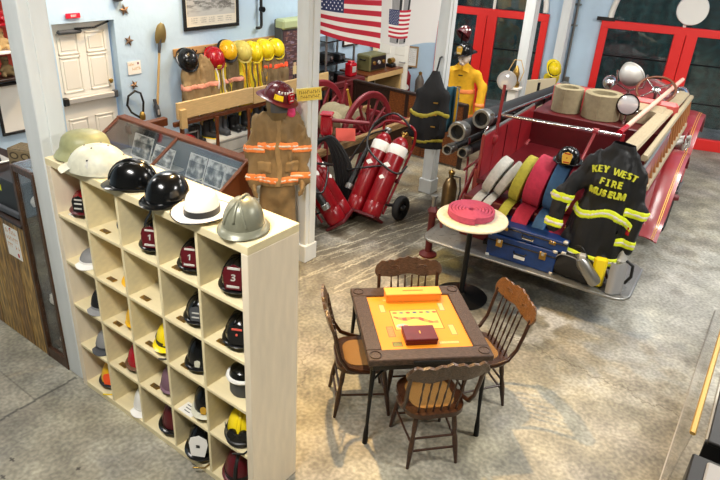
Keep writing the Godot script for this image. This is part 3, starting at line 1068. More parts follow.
	fire_helmet("mustard yellow helmet half hidden in the second cubby of the middle row", M.yolk_gloss, f.call(1, 2, 0.05, -0.01), tn, {"combs": 3, "brim": Vector3(0.02, 0.012, 0.05), "r": Vector3(0.085, 0.12, 0.11)})
	fire_helmet("yellow hard hat with a black band and strap, third cubby of middle row", M.yellow_gloss, f.call(2, 2, 0.04), tn, {"combs": 0, "crest": 0.012, "band": M.black, "brim": Vector3(0.05, 0.012, 0.02), "strap": M.black})
	fire_helmet("tall black helmet with a pale sticker in the fourth cubby of the middle row", M.black_gloss, f.call(3, 2), tn, {"combs": 4, "shield": M.cream, "shield_h": 0.045, "r": Vector3(0.1, 0.17, 0.115), "brim": Vector3(0.03, 0.02, 0.05)})
	var kp := thing("ringed_helmet", "grey and black helmet with a white ring, rightmost cubby of the middle row", "helmet", f.call(4, 2, 0.02, 0.02), tn)
	put("skirt", lt([Vector2(0, 0), Vector2(0.075, 0), Vector2(0.085, 0.02), Vector2(0.085, 0.1), Vector2(0.07, 0.11)], 24), M.darkgrey, kp)
	put("rim", lt([Vector2(0.07, 0.11), Vector2(0.1, 0.115), Vector2(0.105, 0.125), Vector2(0.1, 0.135), Vector2(0.08, 0.135)], 24), M.white_gloss, kp)
	put("cover", lt([Vector2(0.085, 0.135), Vector2(0.075, 0.17), Vector2(0.04, 0.195), Vector2(0, 0.2)], 24), M.black_gloss, kp)
	cap("grey cloth cap with a dark bill in the leftmost cubby, fourth row", M.grey, f.call(0, 3, 0.0, 0.02), tn, M.darkgrey, 0.12)
	fire_helmet("dark red helmet with a tan brim in the second cubby of the fourth row", M.red_gloss, f.call(1, 3, 0.03), tn, {"combs": 4, "brim_m": M.tan_leather, "r": Vector3(0.095, 0.15, 0.115)})
	fire_helmet("mauve helmet in the third cubby of the fourth row", M.mauve, f.call(2, 3, 0.05), tn, {"combs": 0, "crest": 0.01, "brim": Vector3(0.02, 0.01, 0.03), "r": Vector3(0.1, 0.14, 0.12)})
	fire_helmet("black helmet with a gold badge in the fourth cubby of the fourth row", M.black_gloss, f.call(3, 3, 0.03), tn, {"combs": 2, "shield": M.gold, "shield_h": 0.05, "r": Vector3(0.1, 0.15, 0.12), "brim": Vector3(0.045, 0.015, 0.02), "brim_m": M.cream})
	fire_helmet("yellow and black rescue helmet with goggles, rightmost cubby, fourth row", M.yellow_gloss, f.call(4, 3, 0.01, 0.02), tn, {"combs": 0, "crest": 0.016, "band": M.black, "goggles": M.black_gloss, "visor_m": M.black, "r": Vector3(0.1, 0.16, 0.125), "brim_m": M.black, "strap": M.black})
	fire_helmet("yellow helmet with an orange shield and black rim in the bottom left cubby", M.yolk_gloss, f.call(0, 4), tn, {"combs": 2, "shield": M.neon_orange, "brim_m": M.black, "r": Vector3(0.1, 0.14, 0.115), "shield_h": 0.09, "strap": M.yellow_gloss})
	cap("white cap with a black badge in the second cubby of the bottom row", M.white_gloss, f.call(1, 4, 0.04, 0.02), tn, M.white_gloss, 0.15)
	fire_helmet("dark maroon helmet with a wide black brim in the third cubby, bottom row", M.wine_gloss, f.call(2, 4, 0.02), tn, {"combs": 4, "brim_m": M.black_gloss, "r": Vector3(0.1, 0.18, 0.12), "brim": Vector3(0.04, 0.03, 0.06)})
	fire_helmet("black helmet with a round white and black shield in the fourth cubby, bottom row", M.black_gloss, f.call(3, 4, -0.01, 0.03), tn, {"combs": 4, "shield": M.white_gloss, "text": "=", "text_m": M.black, "bars": [], "shield_h": 0.15, "r": Vector3(0.11, 0.19, 0.13), "brim": Vector3(0.04, 0.025, 0.05), "strap": M.brass})
	fire_helmet("maroon helmet with black harness straps in the bottom right cubby", M.wine_gloss, f.call(4, 4, -0.02, 0.03), tn, {"combs": 0, "crest": 0.014, "crest_m": M.black, "band": M.black, "strap": M.black, "r": Vector3(0.1, 0.16, 0.125)})
	make_top_hats()

func make_top_hats():
	var y := 1.851
	# olive steel helmet with a flared skirt
	var t := thing("steel_helmet", "dented olive steel helmet at the left end of the shelf top", "helmet", Vector3(-3.74, y, -2.15), -0.4)
	put("shell", sh(func(u, v):
		var a: float = u * TAU
		var prof := [Vector2(1.32, 0.0), Vector2(1.2, 0.16), Vector2(1.05, 0.3), Vector2(1.0, 0.5), Vector2(0.9, 0.74), Vector2(0.68, 0.91), Vector2(0.36, 0.985), Vector2(0.0, 1.0)]
		var q = v * 6.999
		var p: Vector2 = prof[int(q)].lerp(prof[int(q) + 1], q - int(q))
		var bk := maxf(-cos(a), 0.0)
		return Vector3(sin(a) * p.x * 0.125, p.y * 0.17 + (1.0 - v) * 0.012 * maxf(cos(a), 0.0), cos(a) * p.x * (0.145 + 0.01 * bk)), 32, 16, 0.004, true), mat(Color("a2a478"), 0.45, 0, "cloud", Vector3.ONE * 5), t)
	for s in [-1, 1]: put("vent_lug", lt([Vector2(0.009, 0), Vector2(0.008, 0.012), Vector2(0, 0.014)], 8, Transform3D(Basis(Vector3.BACK, -s * PI / 2), Vector3(s * 0.11, 0.09, 0.04))), M.darkgrey, t)
	# cream leather hood helmet with straps
	t = thing("leather_helmet", "cream leather helmet with a riveted strap across it, beside the olive one", "helmet", Vector3(-3.45, y, -2.06), -0.9)
	put("shell", sh(func(u, v):
		var p := dome_pt(u, v, Vector3(0.13, 0.155, 0.17), 0.01, 0.75)
		p.x *= 1.0 + 0.14 * (1.0 - v) * (1.0 - v)
		p.z *= 1.0 + 0.12 * (1.0 - v) * (1.0 - v)
		p.y += 0.006 * sin(u * TAU * 2.0) * (1.0 - v)
		return p, 32, 12, 0.004, true), M.cream, t)
	put("peak", sh(func(u, v):
		var a := lerpf(-0.7, 0.7, u)
		return Vector3(sin(a) * (0.14 + 0.05 * (1.0 - v)), 0.015 + 0.03 * v, cos(a) * (0.165 + 0.075 * (1.0 - v))), 12, 3, 0.005), M.cream, t)
	for d in [[Vector3(1, 0, 0.15), 0.0], [Vector3(0.15, 0, 1), 0.35]]:
		var pts := []
		for i in 17:
			var a := PI * i / 16.0
			var h: Vector3 = d[0].normalized() * cos(a)
			pts.append(Vector3(h.x * 0.142, 0.012 + sin(a) * 0.155, h.z * 0.182))
		var st := nst()
		ribbon(st, pts, (d[0] as Vector3).cross(Vector3.UP), 0.022, 0.006)
		var sp := put("strap", st, M.hose_white, t)
		for i in [3, 6, 10, 13]: put("rivet", lt([Vector2(0.006, -0.004), Vector2(0.006, 0.004), Vector2(0, 0.006)], 8, Transform3D(Basis(), pts[i] + Vector3(0, 0.004, 0))), M.darkgrey, sp)
	var H := {"combs": 0, "r": Vector3(0.115, 0.14, 0.135), "brim": Vector3(0.055, 0.012, 0.02), "droop": Vector3(0.016, 0.006, 0.012)}
	var a := fire_helmet("ridged black hard hat third from the left on the shelf top", M.black_gloss, Vector3(-3.09, y, -2.05), -0.85, H.merged({"name": "hard_hat", "crest": 0.016}))
	for s in [-1, 1]:
		var pts := []
		for i in 12:
			var q := lerpf(0.3, PI - 0.3, i / 11.0)
			pts.append(Vector3(s * 0.04, 0.02 + sin(q) * 0.134, cos(q) * 0.128))
		put("ridge", tb(pts, 0.008, 6), M.black_gloss, a)
	var b := fire_helmet("smooth glossy black helmet with a hanging chin strap, left of the white hat", M.black_gloss, Vector3(-2.79, y, -2.06), 0.25, H.merged({"name": "hard_hat", "brim": Vector3(0.07, 0.015, 0.03), "droop": Vector3(0.03, 0.004, 0.016)}))
	var st := nst()
	ribbon(st, [Vector3(0.06, 0.012, 0.07), Vector3(0.03, 0.006, 0.115), Vector3(-0.0, 0.003, 0.145), Vector3(-0.005, -0.03, 0.155), Vector3(-0.03, -0.07, 0.16), Vector3(-0.045, -0.11, 0.16)], Vector3(1, 0, 0.3), 0.02, 0.003)
	put("chin_strap", st, M.black, b)
	# white straw hat with a black band
	t = thing("straw_hat", "white wide-brimmed straw hat with a black band on the shelf top", "hat", Vector3(-2.5, y, -2.06), 0.2)
	put("brim", sh(func(u, v):
		var q: float = 1.0 - v
		return Vector3(sin(u * TAU) * (0.085 + 0.075 * q), 0.012 + 0.012 * q * q * absf(sin(u * TAU)), cos(u * TAU) * (0.1 + 0.075 * q)), 36, 4, 0.005, true), M.white_gloss, t)
	put("crown", sh(func(u, v):
		var p := dome_pt(u, v, Vector3(0.088, 0.13, 0.103), 0.012, 0.45)
		if v > 0.7: p.y -= 0.02 * (v - 0.7) / 0.3 * maxf(0.0, 1.0 - absf(p.x) / 0.05)
		return p, 32, 14, 0.004, true), M.white_gloss, t)
	put("hat_band", sh(func(u, v): return Vector3(sin(u * TAU) * 0.0905, 0.014 + 0.035 * v, cos(u * TAU) * 0.1055), 32, 1, 0.004, true), M.black, t)
	var edge := []
	for i in 37: edge.append(Vector3(sin(TAU * i / 36.0) * 0.16, 0.013 + 0.012 * absf(sin(TAU * i / 36.0)), cos(TAU * i / 36.0) * 0.175))
	put("brim_binding", tb(edge, 0.004, 5), M.black, t)
	# grey-green crested helmet
	t = thing("crested_helmet", "grey-green metal helmet with a crest at the right end of the shelf top", "helmet", Vector3(-2.2, y, -2.08), 0.35)
	put("shell", sh(func(u, v): return dome_pt(u, v, Vector3(0.105, 0.15, 0.12), 0.03, 0.8), 32, 12, 0.004, true), M.greygreen, t)
	put("brim", sh(func(u, v): return brim_pt(u, 1.0 - v, Vector3(0.102, 0, 0.117), 0.036, Vector3(0.04, 0.03, 0.045), Vector3(0.03, 0.022, 0.03)), 36, 4, 0.004, true), M.greygreen, t)
	var pts := []
	for i in 15:
		var q := lerpf(0.35, PI - 0.1, i / 14.0)
		pts.append(Vector3(0, 0.032 + sin(q) * 0.152, cos(q) * 0.122))
	st = nst()
	tube(st, pts, 0.014, 6, true, Vector2(1.0, 0.6))
	put("crest", st, M.greygreen, t)
	for s in [-1, 1]:
		var p2 := []
		for i in 9: p2.append(dome_pt(s * lerpf(0.1, 0.03, i / 8.0) + 0.0, lerpf(0.12, 0.9, i / 8.0), Vector3(0.107, 0.152, 0.122), 0.03, 0.8))
		put("rib", tb(p2, 0.007, 6), M.greygreen, t)

# ---------- game table and chairs
func board_image() -> Image:
	var im := blank(512, 512, Color("e08a20"))
	var pale := Color("e6b450")
	im.fill_rect(Rect2i(118, 150, 276, 180), pale)
	outline(im, Rect2i(112, 146, 288, 190), Color("5a3810"), 4)
	# long island in pinks and oranges
	for k in 90:
		var t := k / 89.0
		var cx := int(130 + 245 * t)
		var cy := int(212 + 52 * t + 12 * sin(t * 9.0))
		disc(im, cx, cy, 6, int(9 + 8 * absf(sin(t * 7.0))), [Color("b8582c"), Color("cc7c40"), Color("b04434"), Color("c08430")][(k / 9) % 4])
	for k in 7: disc(im, 140 + k * 40, 172, 13, 9, [Color("8a5a28"), Color("4a7468"), Color("8a3c2a"), Color("2c4a6c"), Color("6e5c28"), Color("2c6c68"), Color("8a3c2a")][k])
	for k in 7: outline(im, Rect2i(126 + k * 40, 163, 28, 19), Color("6a4a28"), 1)
	disc(im, 160, 300, 36, 22, Color("74b0a8"))
	disc(im, 150, 306, 18, 10, Color("e87868"))
	disc(im, 180, 296, 14, 9, Color("e0685c"))
	for r in [[Rect2i(58, 84, 34, 78), Color("a8c078")], [Rect2i(420, 84, 34, 78), Color("94c090")], [Rect2i(62, 300, 40, 96), Color("f07040")], [Rect2i(424, 300, 36, 96), Color("b0c070")], [Rect2i(90, 26, 118, 24), Color("c0c070")], [Rect2i(300, 26, 118, 24), Color("e0b848")], [Rect2i(330, 448, 118, 24), Color("b8c880")], [Rect2i(70, 440, 54, 40), Color("5a6a30")]]:
		im.fill_rect(r[0], r[1].darkened(0.1).lerp(pale, 0.3))
		outline(im, r[0], r[1].darkened(0.5), 3)
		var rr: Rect2i = r[0]
		if rr.size.y > rr.size.x:
			for k in 3: outline(im, Rect2i(rr.position + Vector2i(8, 8 + k * rr.size.y / 3), Vector2i(rr.size.x - 16, rr.size.y / 3 - 12)), r[1].darkened(0.15), 2)
		else:
			strokes(im, rr.position.x + 6, rr.position.x + rr.size.x - 8, rr.position.y + 6, 11, r[1].darkened(0.4))
	return im

func chair(label: String, at: Vector3, turn: float, crest_m: Material):
	var t := thing("dining_chair", label, "chair", at, turn, "pressed-back chairs round the game table")
	var W: Material = M.chair_wood
	# seat frame with a cane panel
	var st := nst()
	var out := []
	for p in round_rect(0.42, 0.41, 0.12, 6): out.append(p)
	prism(st, out, -0.02, 0.016, Transform3D(Basis(Vector3.RIGHT, -PI / 2), Vector3(0, 0.44, 0)))
	put("seat", st, W, t)
	st = nst()
	prism(st, round_rect(0.31, 0.30, 0.09, 6), 0.0, 0.004, Transform3D(Basis(Vector3.RIGHT, -PI / 2), Vector3(0, 0.456, -0.01)))
	put("cane_panel", st, M.cane, t)
	var leg := func(a: Vector3, b: Vector3):
		var pts := []
		var rad := []
		for i in 9:
			pts.append(a.lerp(b, i / 8.0))
			rad.append([0.014, 0.018, 0.02, 0.014, 0.019, 0.02, 0.018, 0.014, 0.012][i])
		put("leg", tb(pts, rad, 10), W, t)
	for s in [-1, 1]:
		leg.call(Vector3(s * 0.15, 0.425, -0.14), Vector3(s * 0.19, 0.0, -0.2))
		leg.call(Vector3(s * 0.13, 0.425, 0.15), Vector3(s * 0.175, 0.0, 0.21))
	var at_leg := func(s, z0, z1, x0, x1, k): return Vector3(s * lerpf(x0, x1, k), 0.425 * (1 - k), lerpf(z0, z1, k))
	for k in [0.45, 0.68]:
		put("stretcher", tb([at_leg.call(-1, 0.15, 0.21, 0.13, 0.175, k), at_leg.call(1, 0.15, 0.21, 0.13, 0.175, k)], 0.009), W, t)
		put("stretcher", tb([at_leg.call(-1, -0.14, -0.2, 0.15, 0.19, k), at_leg.call(1, -0.14, -0.2, 0.15, 0.19, k)], 0.009), W, t)
	for s in [-1, 1]:
		put("stretcher", tb([at_leg.call(s, -0.14, -0.2, 0.15, 0.19, 0.55), at_leg.call(s, 0.15, 0.21, 0.13, 0.175, 0.55)], 0.009), W, t)
		# bent arm that sweeps from the seat side up into the back
		put("back_post", tb([Vector3(s * 0.215, 0.44, -0.02), Vector3(s * 0.225, 0.455, 0.06), Vector3(s * 0.23, 0.49, 0.14), Vector3(s * 0.235, 0.58, 0.195), Vector3(s * 0.24, 0.7, 0.225), Vector3(s * 0.24, 0.83, 0.255)], [0.016, 0.017, 0.016, 0.014, 0.014, 0.015], 8), W, t)
	for k in 6:
		var x := (k - 2.5) * 0.052
		var pts := []
		var rad := []
		for i in 11:
			pts.append(Vector3(x, 0.45, 0.165).lerp(Vector3(x * 1.1, 0.815, 0.245), i / 10.0))
			rad.append(0.007 + 0.0022 * sin(i * 1.9))
		put("spindle", tb(pts, rad, 6), W, t)
	# carved, scalloped crest rail, dished backwards
	var crest := func(u: float, v: float) -> Vector3:
		var q = u * 2.0 - 1.0
		var top = 0.935 + 0.01 * cos(q * PI * 2.0) + 0.007 * cos(q * PI * 7.0) - 0.014 * q * q - 0.035 * pow(absf(q), 7.0)
		var bot = 0.8 + 0.012 * cos(q * PI * 2.0) - 0.01 * pow(absf(q), 6.0)
		return Vector3(q * (0.255 + 0.02 * sin(v * PI)), lerpf(bot, top, v), 0.245 + 0.035 * v + 0.03 * (1.0 - q * q) )
	put("crest_rail", sh(crest, 28, 6, 0.02), crest_m, t)
	for s in [-1, 1]:
		var pts := []
		for i in 22:
			var a: float = i * 0.42
			var rr: float = 0.032 * (1.0 - i / 26.0)
			var c: Vector3 = crest.call(0.5 + s * 0.2, 0.52)
			pts.append(c + Vector3(cos(a) * rr * s * 1.6, sin(a) * rr, -0.011))
		put("carving", tb(pts, 0.004, 5), crest_m, t)

func make_table_group():
	var t := thing("game_table", "square dark wood game table with an orange printed board", "table", Vector3(-1.86, 0, -3.46), PI / 4)
	var hx := 0.435
	var hz := 0.465
	for s in [-1, 1]:
		put("frame_board", bx(Vector3(0, 0.715, s * (hz - 0.06)), Vector3(hx * 2, 0.05, 0.12), 0.006), M.table_side, t)
		put("frame_board", bx(Vector3(s * (hx - 0.055), 0.715, 0), Vector3(0.11, 0.05, hz * 2 - 0.24), 0.006), M.table_wood, t)
		put("apron", bx(Vector3(0, 0.665, s * (hz - 0.03)), Vector3(hx * 2 - 0.06, 0.05, 0.02)), M.black, t)
		put("apron", bx(Vector3(s * (hx - 0.03), 0.665, 0), Vector3(0.02, 0.05, hz * 2 - 0.08)), M.black, t)
		put("drawer_front", bx(Vector3(s * hx, 0.708, 0.0), Vector3(0.012, 0.03, 0.24), 0.003), M.black, t)
		put("drawer_front", bx(Vector3(0.0, 0.708, s * hz), Vector3(0.26, 0.03, 0.012), 0.003), M.black, t)
		for r in [-1, 1]:
			var c := Vector3(s * (hx - 0.055), 0.741, r * (hz - 0.06))
			put("cup_ring", lt([Vector2(0.033, -0.004), Vector2(0.043, -0.004), Vector2(0.042, 0.004), Vector2(0.036, 0.005), Vector2(0.033, -0.004)], 20, Transform3D(Basis(), c)), M.dark_wood, t)
			put("cup_well", lt([Vector2(0.0, 0.0005), Vector2(0.034, 0.0005)], 20, Transform3D(Basis(), c)), M.table_wood, t)
			var pts := []
			for i in 9: pts.append(Vector3(s * (hx - 0.045), 0.69, r * (hz - 0.045)).lerp(Vector3(s * (hx - 0.02), 0.0, r * (hz - 0.02)), i / 8.0))
			put("leg", tb(pts, [0.02, 0.02, 0.017, 0.016, 0.014, 0.013, 0.012, 0.019, 0.02], 10), M.black_metal, t)
			put("corner_brace", tb([Vector3(s * (hx - 0.16), 0.665, r * (hz - 0.06)), Vector3(s * (hx - 0.05), 0.55, r * (hz - 0.045))], 0.009, 6), M.black_metal, t)
	var pm := printed(board_image(), 0.45)
	put("game_board", sh(func(u, v): return Vector3((u - 0.5) * 0.65, 0.715, (0.5 - v) * 0.69), 1, 1, 0.02), pm, t)
	var ax := Transform3D(Basis(Vector3.UP, PI / 4), Vector3(-1.86, 0, -3.46))
	var b := thing("card_box", "flat dark red box on the near side of the orange game board", "box", ax * Vector3(-0.035, 0.726, 0.215), PI / 4)
	put("box_base", bx(Vector3(0, 0.02, 0), Vector3(0.225, 0.04, 0.165)), M.dark_red, b)
	put("lid", bx(Vector3(0, 0.041, 0), Vector3(0.232, 0.022, 0.172), 0.004), M.dark_red, b)
	put("clasp", bx(Vector3(0.0, 0.053, 0.0), Vector3(0.008, 0.003, 0.03), 0.001), M.gold, b)
	b = thing("domino_rack", "long orange wooden box at the far edge of the game board", "box", ax * Vector3(0.03, 0.726, -0.31), PI / 4)
	put("box_base", bx(Vector3(0, 0.03, 0), Vector3(0.43, 0.06, 0.1)), mat(Color("e08a2c"), 0.5), b)
	put("lid", bx(Vector3(0, 0.065, 0), Vector3(0.44, 0.014, 0.108), 0.004), mat(Color("f0a040"), 0.5), b)
	put("lettering", bx(Vector3(0, 0.0725, 0.0), Vector3(0.16, 0.0015, 0.012), 0.0), mat(Color("b86a20"), 0.6), b)
	var q := func(crest: Vector3, a: float): return crest + Vector3(-sin(a), 0, -cos(a)) * 0.265
	chair("dark pressed-back chair nearest the camera, in front of the game table", q.call(Vector3(-1.315, 0, -2.94), PI / 4 + 0.06), PI / 4 + 0.06, M.chair_grey)
	chair("dark pressed-back chair on the shelf side of the game table", q.call(Vector3(-2.33, 0, -3.0), -PI / 4), -PI / 4, M.chair_grey)
	chair("pressed-back chair behind the game table, pale sheen on its carved crest", q.call(Vector3(-2.215, 0, -3.875), PI * 1.25), PI * 1.25, M.chair_grey)
	chair("pressed-back chair with a golden brown crest between game table and fire engine", q.call(Vector3(-1.35, 0, -4.02), PI * 0.75 + 0.15), PI * 0.75 + 0.15, M.chair_crest)

# ---------- cloth bodies: coats hanging or worn, made as one field each
# o: sh (shoulder height), hem, hw (half shoulder width), sq (depth squeeze), arms [[x, y, z] hand ends], amp, cell
func coat_field(o: Dictionary) -> Callable:
	var s: float = o.sh
	var h: float = o.hem
	var w: float = o.hw
	var sq: float = o.get("sq", 0.6)
	var g: float = o.get("girth", 1.0)
	var caps := [[Vector3(-w + 0.06, s - 0.06, 0), Vector3(w - 0.06, s - 0.06, 0), 0.075, 0.075],
		[Vector3(0, s - 0.1, 0), Vector3(0, lerpf(s, h, 0.55), 0), w * 0.72 * g, w * 0.8 * g],
		[Vector3(0, lerpf(s, h, 0.5), 0), Vector3(0, h - 0.02, 0), w * 0.8 * g, w * 0.98 * g * o.get("flare", 1.0)],
		[Vector3(0, s - 0.04, 0), Vector3(0, s + o.get("neck", 0.05), 0), 0.085, 0.075]]
	for c in o.get("extra", []): caps.append(c)
	for a in o.get("arms", []):
		var e: Vector3 = a[1] if a.size() > 1 else (a[0] as Vector3)
		var sx := signf(a[0].x)
		var st := Vector3(sx * (w - 0.05), s - 0.07, 0)
		caps.append([st, a[0], 0.075, 0.066])
		if a.size() > 1: caps.append([a[0], e, 0.066, 0.06])
	var f := field(caps, 0.05, o.get("amp", 0.02), o.get("freq", 2.6), Vector3(1, 1, sq), o.get("stretch", Vector3(1.6, 0.5, 1.6)))
	var armlow: float = o.get("armlow", 99.0)
	return func(p: Vector3) -> float:
		var d: float = f.call(p)
		if absf(p.x) < w * 1.05: return maxf(d, h - p.y)
		return d

func cuff_cut(a: Vector3, b: Vector3, k: float, half: float) -> Callable:
	var ax := (b - a)
	var l := ax.length()
	ax /= l
	return func(p: Vector3) -> float:
		var t := (p - a).dot(ax)
		return maxf(absf(t - l * k) - half, (p - a - ax * t).length() - 0.13)

func ring_cut(y: float, half: float, maxx: float, slope := 0.0, wob := 0.0) -> Callable:
	return func(p: Vector3) -> float: return maxf(absf(p.y - y - slope * absf(p.x) - wob * sin(p.x * 14.0)) - half, absf(p.x) - maxx)

func make_coat(t: Node3D, o: Dictionary, m: Material, bands := []) -> Callable:
	var f := coat_field(o)
	var cell: float = o.get("cell", 0.02)
	var lo := Vector3(-o.hw - 0.35, minf(o.hem, o.get("low", 9.0)) - 0.08, -0.34)
	var hi := Vector3(o.hw + 0.35, o.sh + 0.2, 0.34)
	put("coat", nets(f, lo, hi, cell), m, t)
	for b in bands:
		put(b[2], nets(shell(f, b[0], b[3] if b.size() > 3 else 0.007), lo, hi, minf(cell, 0.018)), b[1], t)
	return f

func on_cloth(f: Callable, x: float, y: float, dir := 1.0) -> Vector3:   # where a ray down z meets the cloth
	var p := Vector3(x, y, 0.4 * dir)
	for i in 60:
		var d: float = f.call(p)
		p.z -= dir * maxf(d * 0.7, 0.0)
		if d < 0.0008: break
	return p

# ---------- hoses
func spiral(R: float, r0: float, turns: float, step := 20) -> Array:
	var pts := []
	var n := int(turns * step)
	for i in n + 1:
		var a := TAU * turns * i / n
		var r := lerpf(r0, R, float(i) / n)
		pts.append(Vector3(sin(a) * r, -cos(a) * r, 0))
	return pts

func hose_roll(called: String, label: String, m: Material, xf: Transform3D, R: float, w: float, group: String, tail := [], r0 := 0.02, th := 0.0195, pitch := 0.022):
	var t := thing(called, label, "hose", Vector3.ZERO, 0.0, group)
	t.transform = xf
	var st := nst()
	var turns := roundf((R - r0 + 0.02) / pitch)
	ribbon(st, spiral(R - 0.008, r0, turns), Vector3(0, 0, 1), w, th)
	put("coil", st, m, t)
	if tail.size() > 1:
		st = nst()
		ribbon(st, tail, Vector3(0, 0, 1), w * 0.9, 0.016)
		put("loose_end", st, m, t)
		var e: Vector3 = tail[-1]
		var d: Vector3 = (tail[-1] - tail[-2]).normalized()
		var b := Basis(Quaternion(Vector3.UP, d))
		put("coupling", lt([Vector2(0, 0), Vector2(0.03, 0.0), Vector2(0.03, 0.03), Vector2(0.037, 0.032), Vector2(0.037, 0.06), Vector2(0.028, 0.062), Vector2(0.02, 0.03)], 14, Transform3D(b, e)), M.steel, t)

# ---------- wheels: axle along x
func wheel(parent: Node3D, c: Vector3, R: float, w: float, tyre: Material, rim: Material, spokes: int, sr: float, tyre_t := 0.09):
	var xf := Transform3D(Basis(Vector3.BACK, PI / 2), c)
	var tp := []
	for k in 13:
		var a := -PI / 2 + PI * k / 12.0
		tp.append(Vector2(R - tyre_t * 0.5 + cos(a) * tyre_t * 0.5, sin(a) * w * 0.5))
	tp.append(Vector2(R - tyre_t, w * 0.4))
	tp.append(Vector2(R - tyre_t, -w * 0.4))
	tp.append(tp[0])
	put("tyre", lt(tp, 36, xf), tyre, parent)
	var ri := R - tyre_t
	put("rim", lt([Vector2(ri - 0.035, -w * 0.38), Vector2(ri + 0.004, -w * 0.42), Vector2(ri + 0.004, w * 0.42), Vector2(ri - 0.035, w * 0.38), Vector2(ri - 0.04, 0), Vector2(ri - 0.035, -w * 0.38)], 36, xf), rim, parent)
	put("hub", lt([Vector2(0, -w * 0.8), Vector2(0.03, -w * 0.8), Vector2(0.05, -w * 0.45), Vector2(0.06, 0), Vector2(0.05, w * 0.45), Vector2(0.03, w * 0.8), Vector2(0, w * 0.8)], 16, xf), rim, parent)
	for k in spokes:
		var a := TAU * k / spokes
		var d := Vector3(0, cos(a), sin(a))
		put("spoke", tb([c + d * 0.045, c + d * (ri * 0.6), c + d * (ri - 0.02)], [sr * 1.15, sr, sr * 0.85], 6), rim, parent)

# ---------- the fire engine; x right, -z forward, origin under the middle of the tailboard's rear edge
var TX := Transform3D(Basis(Vector3.UP, 0.082), Vector3(-1.85, 0, -5.33))
func tthing(called: String, label: String, category: String, at: Vector3, turn := 0.0, group := "") -> Node3D:
	return thing(called, label, category, TX * at, turn + 0.082, group)

func fender(t: Node3D, x0: float, x1: float, path: Array, m: Material):   # path: (z, y) from the rear forward
	var f := func(u: float, v: float) -> Vector3:
		var q := u * (path.size() - 1.001)
		var i := int(q)
		var p: Vector2 = path[i].lerp(path[i + 1], q - i)
		var k := v * 2.0 - 1.0
		return Vector3(lerpf(x0, x1, v), p.y + 0.035 * (1.0 - k * k), p.x)
	put("fender", sh(func(u, v): return f.call(1.0 - u, 1.0 - v), 24, 6, 0.012), m, t)
	for v in [0.8, 0.86] if x1 > 0 else [0.14, 0.2]:
		var st := nst()
		var pts := []
		for i in 25: pts.append(f.call(i / 24.0, v) + Vector3(0, 0.0085, 0))
		ribbon(st, pts, Vector3.RIGHT, 0.007, 0.003)
		put("gold_stripe", st, M.gold, t)

func lamp_head(t: Node3D, at: Vector3, aim: Vector3, r: float, shell_m: Material):
	var b := Basis(Quaternion(Vector3.UP, aim.normalized()))
	var prof := []
	for k in 9:
		var a := PI / 2 * k / 8.0
		prof.append(Vector2(sin(a) * r, -cos(a) * r * 1.05))
	prof.append_array([Vector2(r * 1.04, 0.0), Vector2(r * 1.04, r * 0.16), Vector2(r * 0.94, r * 0.18), Vector2(r * 0.9, r * 0.08)])
	put("lamp_shell", lt(prof, 24, Transform3D(b, at)), shell_m, t)
	put("lamp_lens", lt([Vector2(r * 0.92, r * 0.1), Vector2(r * 0.6, r * 0.2), Vector2(0, r * 0.25)], 24, Transform3D(b, at)), M.lens, t)

